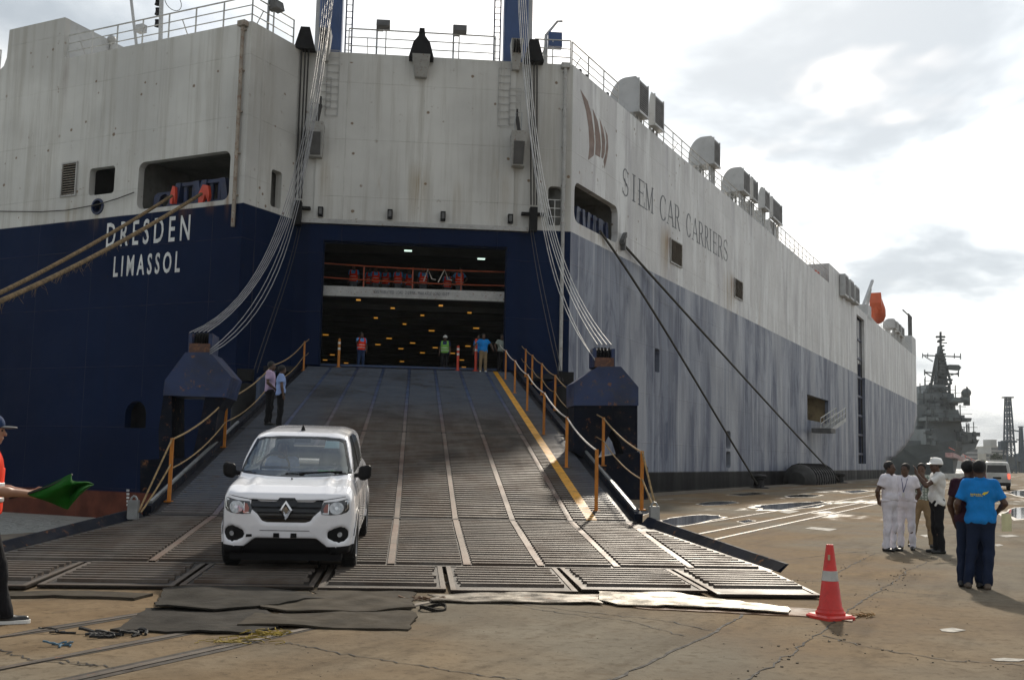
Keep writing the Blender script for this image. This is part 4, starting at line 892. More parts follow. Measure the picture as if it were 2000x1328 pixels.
# kerbs along the sides
for r_, sg in ((RL, -1), (RRt, 1)):
    mb = MB(); pts = [(0.3, .0), (-14.9, 0), (-23.7, 0)]
    for (s0, _), (s1, _) in zip(pts, pts[1:]):
        a, c_ = ramp_pt(r_+sg*.07, s0), ramp_pt(r_+sg*.07, s1-.002); mb.bar(a-UP*.18, c_-UP*.18, .14, .62)
    part('side_girder', mb, M['girder'], ramp)
    mb = MB(); a, c_ = ramp_pt(r_+sg*.05, -14.9, .15), ramp_pt(r_+sg*.05, -23.6, .15); mb.bar(a, c_, .05, .06); part('kerb_edge', mb, M['steel'], ramp)
    # bent up wing plate of the lower section
    e = edge_r if sg > 0 else edge_l; P0, P1 = [], []
    for s_ in np.linspace(-24.0, -28.25, 9):
        P0.append(ramp_pt(e(s_)+sg*.02, s_, .0)); P1.append(ramp_pt(e(s_)+sg*.14, s_, .13-.03*(s_+24)/-4.2))
    w = MB(); n = len(P0); off = rr*sg*.04
    w.add(P0+P1+[p+off-UP*.02 for p in P0]+[p+off for p in P1], [(i, i+1, n+i+1, n+i) for i in range(n-1)]+[(2*n+i, 3*n+i, 3*n+i+1, 2*n+i+1) for i in range(n-1)]+[(n+i, n+i+1, 3*n+i+1, 3*n+i) for i in range(n-1)]+[(0, n, 3*n, 2*n), (n-1, 2*n-1+0, 4*n-1, 3*n-1)])
    part('wing_plate', w, M['girder'], ramp)
# shelf beside the threshold
for a, c_ in ((3.2, 4.6), (-6.6, -5.22)):
    mb = MB(); mb.box(ramp_pt((a+c_)/2, -.5, -.12), (c_-a, 1.6, .2), rr, ra); part('threshold_shelf', mb, M['deck'], ramp)
mb = MB(); mb.box(ramp_pt(-.95, .75, .0)+UP*-.02, (8.6, .5, .10), rr, ra); part('threshold_plate', mb, M['strip'], ramp)
mb = MB(); mb.hexa([ramp_pt(-5.42, -7.2, -.25), ramp_pt(-5.30, -7.2, -.25), ramp_pt(-5.30, -10.6, -.25), ramp_pt(-5.42, -10.6, -.25)], [ramp_pt(-5.42, -7.2, .6), ramp_pt(-5.30, -7.2, .6), ramp_pt(-5.30, -10.6, .75), ramp_pt(-5.42, -10.6, .75)]); part('side_plate', mb, mat('side_plate_blue', (.030, .052, .10), .5, rust=.15, dirt=.4), ramp)
# finger flaps on the quay, each with its own bars
FLAPS = [-6.45, -4.87, -3.36, -1.83, -.34, 1.16, 2.68, 4.05]
for i, (a, c_) in enumerate(zip(FLAPS, FLAPS[1:])):
    z1 = random.uniform(.0, .02); s0, s1 = -28.26, -30.05-(.25 if i in (0, 6) else random.uniform(0, .12))
    if i == 6: s1 = -30.35
    a_, c2 = a+.025, c_-.025; low = (c2 if i < 6 else c2-.35)
    t = [ramp_pt(a_, s0, .0), ramp_pt(c2, s0, .0), ramp_pt(low if i < 6 else c2-.1, s1, z1), ramp_pt(a_, s1, z1)]
    mb = MB(); mb.hexa([p-UP*(.05 if k < 2 else .022) for k, p in enumerate(t)], t)
    f = part('finger_flap', mb, M['deck'], ramp)
    for q0_, q1_, w_ in ((t[0], t[3], .06), (t[1], t[2], .06), (t[3], t[2], .08)):
        mid_ = (t[0]+t[2])/2; d_ = q1_-q0_; nn = np.cross(d_, UP); nn /= np.linalg.norm(nn); nn = nn if nn @ (mid_-q0_) > 0 else -nn; eb = MB(); eb.bar(q0_+nn*w_*.52+UP*.0, q1_+nn*w_*.52+UP*.0, w_, .022); part('flap_edge', eb, M['bar'], f)
    for k in range(8):
        s_ = s0-.16-k*(1.45/7.4); x0 = a_+random.uniform(.09, .13); x1 = c2-random.uniform(.09, .14); zz = .004+z1*(s0-s_)/(s0-s1)
        place_bar(x0, x1, s_, random.uniform(-.03, .01), f, zz)
# steel under the flaps, end plates
M['plate'] = mat('bare_plate', (.22, .20, .17), .33, .7, var=.35, rust=.15, dirt=.4, vscale=2.2, bump=.2, bscale=12)
# --- railings: posts and ropes
def rail_run(feet, h, rope, lower=True, base_r=None, lean=0.0):
    P = []
    for r_, s_ in feet:
        b_ = ramp_pt(r_, s_, .0); t_ = b_+UP*h+ra*lean; P.append((b_, t_)); mb = MB(); mb.bar(b_, t_, .05, .06, up=tuple(rr)); mb.box(b_+UP*.012, (.14, .14, .024)); 
        part('railing_post', mb, M['yellow'], ramp)
    for (b0, t_0), (b1, t_1) in zip(P, P[1:]):
        d = np.linalg.norm(t_1-t_0)
        for m_, f in ((rope, .98), (M['rope_tan'], .52)):
            if f < .9 and not lower: continue
            mb = MB(); mb.tube(sagline(b0+(t_0-b0)*f, b1+(t_1-b1)*f, .018*d+.03*(f < .9), 9), .018 if f > .9 else .014, 5); part('railing_rope', mb, m_, ramp)
    return P
inner = [ramp_px(x, y, 0) for x, y in ((968, 722), (981, 742), (997, 768), (1018, 803), (1046, 850), (1086, 914), (1135, 998))]
inner = [(2.55, s_) for _, s_ in inner]
rail_run(inner, 1.12, M['rope_white'], False)
outer = [(3.42, s_) for s_ in (.25, -1.5, -3.9, -6.9, -10.4, -14.3, -18.8, -22.9)]
P_out = rail_run(outer, 1.08, M['rope_tan'])
left = [(-5.0, .25), (-5.0, -1.6), (-5.05, -10.2), (-5.05, -17.6), (-5.05, -22.9)]
P_left = rail_run(left, 1.12, M['rope_tan'])
mb = MB(); b_, t_ = P_out[-1]; mb.tube([t_, ramp_pt(3.5, -23.9, .1)], .02, 5); mb.tube([t_-UP*.5, ramp_pt(3.5, -23.85, .1)], .018, 5); part('railing_stay', mb, M['rope_tan'], ramp)
mb = MB(); b_, t_ = P_left[-1]
for k in range(2): mb.tube(sagline(t_-UP*.45*k, ramp_pt(-5.2+.04*k, -24.4, .12), .03*k, 8), .016, 5)
part('railing_stay', mb, M['rope_tan'], ramp)
for r_, s_ in ((-5.28, -24.4), (3.42, -23.95)):
    mb = MB(); c = ramp_pt(r_, s_, .16); mb.box(c, (.16, .14, .3), rr, ra); mb.tube([c+UP*.1+rr*.06*math.cos(t)+UP*.12*math.sin(t) for t in np.linspace(0, 2*math.pi, 12)], .018, 5); part('shackle', mb, M['steel'], ramp)

# --- lifting arms beside the ramp with rope sheaves on top
def front_poly(pts, s_):
    p0 = ramp_pt(0, s_); F = Frame((p0[0], p0[1], 0), rr, -ra); return F, [F.px(x, y) for x, y in pts]
def lifting_arm(s_, body, legs, head, foot, th, nshe, headw):
    F, P = front_poly(body, s_); mb = MB(); mb.prism(P, F, -th, 0); arm = part('lifting_arm', mb, M['arm_blue'], ramp)
    for pl in legs:
        F, P = front_poly(pl, s_); mb = MB(); mb.prism(P, F, -th*.92, -.06); part('arm_leg', mb, M['girder'], arm)
    _, (h0, h1) = front_poly([(head[0], head[3]), (head[2], head[1])], s_); a0, z0 = h0; a1, z1 = h1
    hb = MB()
    hb.prism(rect((a0, z0, a1, z0+(z1-z0)*.45)), F, -th*.7, -.05); part('sheave_block', hb, mat('sheave_block_rust', (.10, .045, .03), .7, rust=.6, dirt=.5), arm)
    for a in (a0, a1):
        mb = MB(); mb.prism([(a-.04, z0), (a+.04, z0), (a+.04, z1-.05), (a-.04, z1-.05)], F, -th*.6, -.12); part('sheave_cheek', mb, M['arm_blue'], arm)
    for k in range(nshe):
        a = a0+.10+(a1-a0-.2)*k/max(1, nshe-1); rad = (z1-z0)*.5; mb = MB(); mb.lathe([(.02, -.05), (rad, -.05), (rad-.05, -.02), (rad-.05, .02), (rad, .05), (.02, .05)], F(a, z1-rad*.95, -th*.38), rr, 18); part('sheave', mb, M['black'], arm, True)
    F, P = front_poly(foot, s_); mb = MB(); mb.prism(P, F, -th*1.1, .1); part('foot_box', mb, M['girder'], arm)
    return F, a0, a1, z0, z1
RA = lifting_arm(-18.0, [(1168, 716), (1213, 716), (1247, 756), (1247, 792), (1120, 792), (1120, 748)], [[(1197, 792), (1246, 792), (1246, 900), (1222, 895), (1212, 862), (1196, 838)], [(1122, 792), (1196, 792), (1196, 838), (1184, 862), (1170, 892), (1148, 900), (1120, 880)]],
                 (1163, 676, 1200, 716), [(1150, 896), (1246, 882), (1264, 914), (1264, 975), (1150, 975)], 1.15, 4, .4)
LA_ = lifting_arm(-18.6, [(362, 688), (410, 688), (452, 736), (440, 776), (318, 772), (322, 742)], [[(318, 772), (334, 772), (334, 900), (310, 900), (308, 840)], [(400, 775), (440, 776), (425, 800), (418, 850), (400, 880), (392, 900), (372, 905)]],
                  (368, 646, 410, 690), [(276, 898), (428, 890), (428, 962), (276, 962)], 1.5, 5, .4)
# --- rollers and hydraulic blocks at the hinge
for x, y, s_ in ((1104, 770, -6.0), (478, 765, -6.0)):
    p0 = ramp_pt(0, s_); F = Frame((p0[0], p0[1], 0), rr, -ra); a, z = F.px(x, y); mb = MB(); mb.lathe([(0, 1.05), (.34, 1.0), (.42, .8), (.42, -1.1), (0, -1.1)], F(a, z-.75, 0), UP, 20); mb.box(F(a, z+.55, 0), (.5, .5, .4), rr, ra); part('hinge_cylinder', mb, M['black'], ramp, True)

# ================================================================== WIRES AND ROPES
def px_path(pts, y0, y1, dx=0.0, dy=0.0, n=26):
    """smooth curve through image points whose distance runs from y0 to y1"""
    P = np.array(pts, float); t = np.concatenate([[0], np.cumsum(np.linalg.norm(np.diff(P, axis=0), axis=1))]); t /= t[-1]
    tt = np.linspace(0, 1, n); deg = min(4, len(pts)-1); X = np.polyval(np.polyfit(t, P[:, 0], deg), tt); Y = np.polyval(np.polyfit(t, P[:, 1], deg), tt)
    return [at_depth(x+dx*math.sin(math.pi*u*.5)**1, y+dy*u, y0+(y1-y0)*u) for x, y, u in zip(X, Y, tt)]
dq = float(q0[1]-.6)
ya = float(ramp_pt(-6.5, -18.6)[1])
Lw = [[(640, -10), (630, 90), (610, 215), (586, 330), (558, 420), (521, 505), (470, 585), (425, 627), (370+9*k, 648)] for k in range(5)]
for k, pts in enumerate(Lw):
    pts = [(x+(k-2)*4.2, y) for i, (x, y) in enumerate(pts[:-1])]+[pts[-1]]
    mb = MB(); mb.tube(px_path(pts, dq, ya), .0115, 6); solo('hoist_wire', mb, M['wire'], 'grey hoist wire in the bundle sweeping down to the left lifting arm top', 'wire', 'hoist wires to the left lifting arm', True)
for k in range(3):
    pts = [(646+k*3, -10), (634+k*2, 90), (611+k*3, 230), (590+k*3, 340), (567+k*4, 430), (535+k*7, 515), (492+k*10, 597), (452+k*9, 645), (410, 683+k*4)]
    mb = MB(); mb.tube(px_path(pts, dq, ya), .010, 6); solo('hoist_wire', mb, M['wire'], 'slack grey hoist wire sagging below the bundle to the left lifting arm', 'wire', 'slack hoist wires to the left lifting arm', True)
yb_ = float(ramp_pt(3.8, -18.0)[1])
for k in range(4):
    pts = [(1014+k*4, -10), (1020+k*4, 100), (1034+k*4, 235), (1051+k*4, 360), (1075+k*5, 470), (1107+k*5, 565), (1142+k*7, 628), (1166+k*9, 674)]
    mb = MB(); mb.tube(px_path(pts, dq, yb_), .0135, 6); solo('hoist_wire', mb, M['wire_pale'], 'pale hoist wire in the bundle sweeping down to the right lifting arm', 'wire', 'hoist wires to the right lifting arm', True)
for k in range(2):
    pts = [(1012+k*2, -10), (1018+k*2, 100), (1033+k*2, 240), (1049+k*3, 375), (1070+k*4, 490), (1097+k*5, 585), (1130+k*5, 655), (1161, 700+k*3)]
    mb = MB(); mb.tube(px_path(pts, dq, yb_), .012, 6); solo('hoist_wire', mb, M['wire_pale'], 'pale hoist wire ending low on the cheek of the right lifting arm', 'wire', 'lower hoist wires to the right lifting arm', True)
for pts, lab, g in (([(1036, 450), (1050, 540), (1070, 640), (1094, 742)], 'thin dark wire from the right wire block to the black hinge cylinder', None), ([(1041, 450), (1057, 540), (1078, 640), (1100, 745)], None, None), ([(583, 440), (560, 530), (530, 620), (494, 728)], 'thin dark wire from the left wire block to the left hinge cylinder', None), ([(588, 440), (566, 530), (537, 620), (502, 728)], None, None)):
    right = pts[0][0] > 800
    mb = MB(); mb.tube(px_path(pts, dq+.3, float(ramp_pt(0, -6)[1])), .014, 5); solo('guide_wire', mb, M['darkwire'], 'thin dark wire running from the %s wire block down to the hinge cylinder' % ('right-hand' if right else 'left-hand'), 'wire', 'hinge wires right of the door' if right else 'hinge wires left of the door', True)
M['moor_brown'] = mat('mooring_rope_brown', (.20, .135, .065), .9, var=.5, vscale=9, bump=.6, bscale=40)
def rope(pts, y0, y1, rad, m, label, fray=0):
    mb = MB(); P = px_path(pts, y0, y1, n=30)
    if isinstance(y0, tuple): P = P
    mb.tube(P, rad, 8)
    for k in range(fray):
        i = random.randrange(8, 27); p = P[i]+(P[min(i+1, 29)]-P[i])*random.random(); q = p+np.array([random.gauss(0, .08), random.gauss(0, .08), -random.uniform(.05, .3)]); mb.tube([p, (p+q)/2+np.array([random.gauss(0, .03)]*3), q], [.008, .006, .003], 3)
    return solo('mooring_rope', mb, m, label, 'rope', None, True)
T1 = FT(FT.px(333, 385)[0], 0)[1]; T2 = FT(FT.px(394, 383)[0], 0)[1]
def project(p):
    d = np.array(p, float)-EYEP; return 1000+FPX*(d @ _r)/(d @ _f), 664-FPX*(d @ _u)/(d @ _f)
MOOR = np.array([-11.6, 10.6, 0.0])
def shore_rope(pts, dz_, rad, label, fray=0):
    """from the stern opening down to the bollard on the quay, hanging in one upright plane"""
    a_, z_ = FT.px(*pts[0]); p0 = FT(a_, z_, .02); end = MOOR+UP*dz_; d = (end-p0)*np.array([1, 1, 0]); n = np.array([d[1], -d[0], 0]); n /= np.linalg.norm(n)
    P = np.array(pts, float); X = np.concatenate([np.linspace(P[0, 0], P[-1, 0], 22), np.linspace(P[-1, 0], project(end)[0], 22)[1:]]); c2 = np.polyfit(P[:, 0], P[:, 1], 2); xe, ye = project(end)
    Y = np.polyval(c2, X); k = np.clip((P[-1, 0]-X)/(P[-1, 0]-xe), 0, 1); Y = Y+(ye-np.polyval(c2, xe))*k**1.5
    W = [isect(x, y, p0, n) for x, y in zip(X, Y)]; mb = MB(); mb.tube(W, rad, 8)
    for q in range(fray):
        i = random.randrange(6, 24); p = W[i]+(W[i+1]-W[i])*random.random(); e = p+np.array([random.gauss(0, .08), random.gauss(0, .08), -random.uniform(.05, .3)]); mb.tube([p, (p+e)/2+np.array([random.gauss(0, .03)]*3), e], [.008, .006, .003], 3)
    return solo('mooring_rope', mb, M['moor_brown'], label, 'rope', None, True)
shore_rope([(335, 384), (262, 427), (171, 484), (90, 526), (0, 572)], .62, .06, 'upper of two tan mooring ropes from the stern opening across the ship name')
shore_rope([(393, 380), (300, 434), (193, 497), (100, 543), (0, 588)], .42, .065, 'lower frayed tan mooring rope hanging loose fibres below the ship name', 90)
mb = MB(); TP = [(262, 376), (230, 388), (190, 400), (130, 411), (80, 414), (0, 413), (-80, 405), (-160, 388), (-230, 366)]; mb.tube([isect(x, y, FT.o+FT.out*.12, FT.out) for x, y in TP], .022, 6); solo('mooring_rope', mb, M['rope_dark'], 'thin dark line drooping along the white stern above the navy paint', 'rope', None, True)
def side_rope(pts, end, rad, m, label):
    t_, z_ = FS.px(*pts[0]); p0 = FS(t_, z_, .06); d = (end-p0)*np.array([1, 1, 0]); n = np.array([d[1], -d[0], 0]); n /= np.linalg.norm(n)
    P = np.array(pts, float); u = np.linspace(0, 1, len(pts)); uu = np.linspace(0, 1, 28); X = np.polyval(np.polyfit(u, P[:, 0], 3), uu); Y = np.polyval(np.polyfit(u, P[:, 1], 3), uu)
    mb = MB(); mb.tube([isect(x, y, p0, n) for x, y in zip(X, Y)], rad, 7); return solo('mooring_rope', mb, m, label, 'rope', None, True)
SM = lambda x, y, o: FS(FS.px(x, y)[0], 0, o)[1]
b1, b2 = gz(1482, 953), gz(1640, 943)
side_rope([(1172, 452), (1250, 567), (1330, 697), (1405, 822), (1480, 947)], b1, .055, M['rope_dark'], 'dark mooring rope from the side opening down to the nearer bollard by the hull')
side_rope([(1212, 472), (1330, 600), (1450, 737), (1560, 852), (1638, 937)], b2, .06, M['rope_dark'], 'dark mooring rope from the side opening running forward to the farther bollard')
mb = MB(); p = FS(FS.px(1213, 466)[0], FS.px(1213, 466)[1], .12); mb.box(p, (.6, .2, .2), sd*.7+UP*.7, sn); mb.box(p-UP*.3, (.14, .2, .5), sd, sn); part('rope_guide', mb, M['grille'], ship)

# ================================================================== SURFACES FROM DISTANCE FIELDS
def smin(a, b, k):
    if k <= 0: return np.minimum(a, b)
    h = np.maximum(k-np.abs(a-b), 0)/k; return np.minimum(a, b)-h*h*k*.25
class Field:
    def __init__(s, lo, hi, h):
        s.lo, s.h = np.array(lo, np.float32), h; s.n = np.ceil((np.array(hi)-np.array(lo))/h).astype(int)+1
        s.f = np.full(s.n, .4, np.float32); s.ax = [s.lo[i]+h*np.arange(s.n[i], dtype=np.float32) for i in range(3)]
    def block(s, lo, hi):
        i0 = np.clip(np.floor((np.array(lo)-s.lo)/s.h).astype(int), 0, s.n-1); i1 = np.clip(np.ceil((np.array(hi)-s.lo)/s.h).astype(int)+1, 1, s.n)
        sl = tuple(slice(a, max(a+1, b)) for a, b in zip(i0, i1)); return sl, s.ax[0][sl[0]][:, None, None], s.ax[1][sl[1]][None, :, None], s.ax[2][sl[2]][None, None, :]
    def cap(s, a, b, ra_, rb_, k=.03, sq=(1, 1, 1)):
        """tapered capsule; sq squeezes space (depth .6 = flatter body)"""
        a, b, sq = np.array(a, np.float32), np.array(b, np.float32), np.array(sq, np.float32); R_ = max(ra_, rb_)+k+s.h*3
        sl, X, Y, Z = s.block(np.minimum(a, b)-R_*np.maximum(sq, .3)-s.h*2, np.maximum(a, b)+R_*np.maximum(sq, .3)+s.h*2)
        A, B_ = a/sq, b/sq; d = B_-A; dd = float(d @ d)+1e-9
        x, y, z = X/sq[0]-A[0], Y/sq[1]-A[1], Z/sq[2]-A[2]
        t = np.clip((x*d[0]+y*d[1]+z*d[2])/dd, 0, 1)
        v = (np.sqrt((x-t*d[0])**2+(y-t*d[1])**2+(z-t*d[2])**2)-(ra_+(rb_-ra_)*t))*float(sq.min())
        s.f[sl] = smin(s.f[sl], v, k)
    def ell(s, c, r_, k=.02):
        c, r_ = np.array(c, np.float32), np.array(r_, np.float32); sl, X, Y, Z = s.block(c-r_-k-3*s.h, c+r_+k+3*s.h)
        q = np.sqrt(((X-c[0])/r_[0])**2+((Y-c[1])/r_[1])**2+((Z-c[2])/r_[2])**2); s.f[sl] = smin(s.f[sl], (q-1)*float(r_.min()), k)
    def grid(s): return s.ax[0][:, None, None], s.ax[1][None, :, None], s.ax[2][None, None, :]
    def cut(s, v): s.f = np.maximum(s.f, v)
    def surface(s):
        f = s.f.copy(); f[0] = f[-1] = 1; f[:, 0] = f[:, -1] = 1; f[:, :, 0] = f[:, :, -1] = 1
        I = f < 0; n = s.n
        cnt = sum(I[a:n[0]-1+a, b:n[1]-1+b, c:n[2]-1+c].astype(np.int8) for a in (0, 1) for b in (0, 1) for c in (0, 1))
        act = (cnt > 0) & (cnt < 8); ijk = np.argwhere(act); 
        if len(ijk) == 0: return [], []
        idx = np.full(act.shape, -1, np.int64); idx[act] = np.arange(len(ijk))
        acc = np.zeros((len(ijk), 3)); num = np.zeros(len(ijk)); i, j, k = ijk.T
        C8 = [(a, b, c) for a in (0, 1) for b in (0, 1) for c in (0, 1)]
        for p in C8:
            for q in C8:
                if sum(abs(a-b) for a, b in zip(p, q)) != 1 or p > q: continue
                fa, fb = f[i+p[0], j+p[1], k+p[2]], f[i+q[0], j+q[1], k+q[2]]; m_ = (fa < 0) != (fb < 0)
                t = np.where(m_, fa/(fa-fb+1e-12), 0)[:, None]; pos = np.array(p)+(np.array(q)-np.array(p))*t
                acc[m_] += pos[m_]; num[m_] += 1
        V = s.lo+(ijk+acc/num[:, None])*s.h; faces = []
        for axis in range(3):
            o1, o2 = [(1, 2), (2, 0), (0, 1)][axis]
            sl0 = [slice(1, n[d]-1) for d in range(3)]; sl1 = list(sl0); sl0[axis] = slice(0, n[axis]-1); sl1[axis] = slice(1, n[axis])
            A, B_ = I[tuple(sl0)], I[tuple(sl1)]; e = np.argwhere(A != B_)
            off = np.array([1, 1, 1]); off[axis] = 0; e2 = e+off; pos_ = A[tuple(e.T)]
            def cell(d1, d2):
                g = e2.copy(); g[:, o1] -= d1; g[:, o2] -= d2; return idx[tuple(g.T)]
            q = np.stack([cell(1, 1), cell(0, 1), cell(0, 0), cell(1, 0)], 1); q[~pos_] = q[~pos_][:, ::-1]; faces.append(q)
        return V, np.concatenate(faces)
def field_mesh(name, F, m, smooth=2):
    V, Q_ = F.surface(); me = bpy.data.meshes.new(name)
    if len(V):
        V = np.array(V, float)
        for _ in range(smooth):                                   # light relaxation takes out the grid steps
            S = np.zeros_like(V); c = np.zeros(len(V))
            for a, b in ((0, 1), (1, 2), (2, 3), (3, 0)):
                np.add.at(S, Q_[:, a], V[Q_[:, b]]); np.add.at(S, Q_[:, b], V[Q_[:, a]]); np.add.at(c, Q_[:, a], 1); np.add.at(c, Q_[:, b], 1)
            V = V*.5+S/c[:, None]*.5
        me.vertices.add(len(V)); me.vertices.foreach_set('co', V.astype(np.float32).ravel())
        me.loops.add(Q_.size); me.loops.foreach_set('vertex_index', Q_.astype(np.int32).ravel())
        me.polygons.add(len(Q_)); me.polygons.foreach_set('loop_start', np.arange(0, Q_.size, 4, dtype=np.int32))
        me.polygons.foreach_set('use_smooth', np.ones(len(Q_), bool)); me.update(calc_edges=True); me.validate()
    me.materials.append(m); return me

# ================================================================== PEOPLE
def cloth(name, col, checks=None, rough=.8):
    m, nt, p = _nodes(name); b = NB(nt); v = b.pos(True)
    c = b.mix(b.ramp(b.noise(v, 5, 4), .3, .7), tuple(x*.85 for x in col), tuple(min(1, x*1.1) for x in col))
    if checks:
        w = b.N.new('ShaderNodeTexChecker') if False else None; s_ = b.sep(v)
        g = b.math('MAXIMUM', *[b.ramp(b.math('ABSOLUTE', b.math('SUBTRACT', b.math('FRACT', b.math('MULTIPLY', s_[k], 17)), .5)), .30, .36) for k in (0, 2)]); c = b.mix(b.math('MULTIPLY', g, .8), c, checks)
    b.put(p.inputs['Base Color'], c); p.inputs['Roughness'].default_value = rough; p.inputs['Sheen Weight'].default_value = 0.0; p.inputs['Specular IOR Level'].default_value = .15
    b.put(p.inputs['Normal'], b.bump(b.noise(b.comb(b.math('MULTIPLY', b.sep(v)[0], 1.0), b.math('MULTIPLY', b.sep(v)[1], 1.0), b.math('MULTIPLY', b.sep(v)[2], .55)), 16, 3, .5, 1.2), .5, .02)); return m
K = dict(skin=mat('brown_skin', (.105, .052, .030), .5, var=.15, vscale=9, obj=True), skin_dark=mat('dark_brown_skin', (.085, .043, .026), .48, var=.15, vscale=9, obj=True), skin_light=mat('tan_skin', (.33, .17, .105), .5, var=.12, vscale=9, obj=True),
         hair=mat('black_hair', (.005, .0045, .0045), .7, bump=.6, bscale=90, obj=True), white=cloth('white_cotton', (.70, .68, .74)), whiteshirt=cloth('white_shirt_cloth', (.68, .68, .66)), khaki=cloth('khaki_cloth', (.24, .175, .10)), black=cloth('black_cloth', (.012, .012, .014)),
         bright=cloth('bright_blue_jersey', (.012, .20, .56)), denim=cloth('blue_denim', (.013, .022, .050)), maroon=cloth('dark_maroon_jersey', (.035, .012, .022)), check=cloth('checked_cotton', (.42, .47, .42), (.12, .15, .13)),
         pink=cloth('pale_pink_cloth', (.48, .36, .50)), paleblue=cloth('pale_blue_cloth', (.28, .38, .66)), vest=cloth('orange_safety_vest', (.85, .045, .012)), blueshirt=cloth('sky_blue_cloth', (.10, .30, .62)), navy=cloth('dark_blue_overall', (.02, .04, .10)),
         green=cloth('lime_safety_vest', (.22, .50, .10)), grey=cloth('grey_trouser_cloth', (.12, .13, .14)), shoe=mat('black_shoe_leather', (.010, .010, .010), .35, obj=True), sandal=mat('brown_shoe_leather', (.10, .075, .055), .6, obj=True),
         helmet=mat('white_hard_hat_plastic', (.78, .78, .75), .3, obj=True, var=.05), reflect=mat('reflective_tape', (.62, .62, .60), .35, .2, obj=True), eye=mat('dark_eye', (.01, .008, .007), .2, obj=True), gold=mat('gold_braid', (.50, .33, .06), .4, .4, obj=True), card=mat('id_card', (.7, .7, .68), .5, obj=True), lanyard=mat('blue_lanyard', (.02, .03, .12), .6, obj=True), grey_visor=mat('grey_visor_cloth', (.14, .145, .15), .7, obj=True))
def hand(F, w, d, pv, fine, curl=.5):
    """palm, four unequal bent fingers and a thumb from the side of the palm; d: hand direction, pv: palm's thumb side"""
    w, d, pv = np.array(w, float), np.array(d, float), np.array(pv, float); d /= np.linalg.norm(d); pv = pv-d*(pv @ d); pv /= np.linalg.norm(pv)+1e-9; nrm = np.cross(d, pv)
    pe = w+d*.085
    F.cap(w, w+d*.03, .027, .030, .02); 
    for o_ in (-.022, 0, .022): F.cap(w+d*.02+pv*o_*.8, pe+pv*o_, .017, .014, .012)
    if not fine: F.cap(pe, pe+d*.05+nrm*curl*.04, .022, .014, .02); F.cap(w+d*.03+pv*.02, w+d*.08+pv*.05, .013, .010, .012); return
    for o_, L_ in ((-.030, .058), (-.010, .072), (.011, .076), (.031, .068)):
        a = pe+pv*o_-d*.008; b_ = a+d*L_*.55+nrm*curl*L_*.25; c = b_+(d*(1-curl)+nrm*curl*1.2)*L_*.5
        F.cap(a, b_, .0098, .0092, .004); F.cap(b_, c, .0092, .0078, .004)
    a = w+d*.028+pv*.022; b_ = a+d*.032+pv*.028; F.cap(a, b_, .013, .011, .012); F.cap(b_, b_+d*.03+nrm*.012*curl*2, .011, .008, .004)
_pc = {}
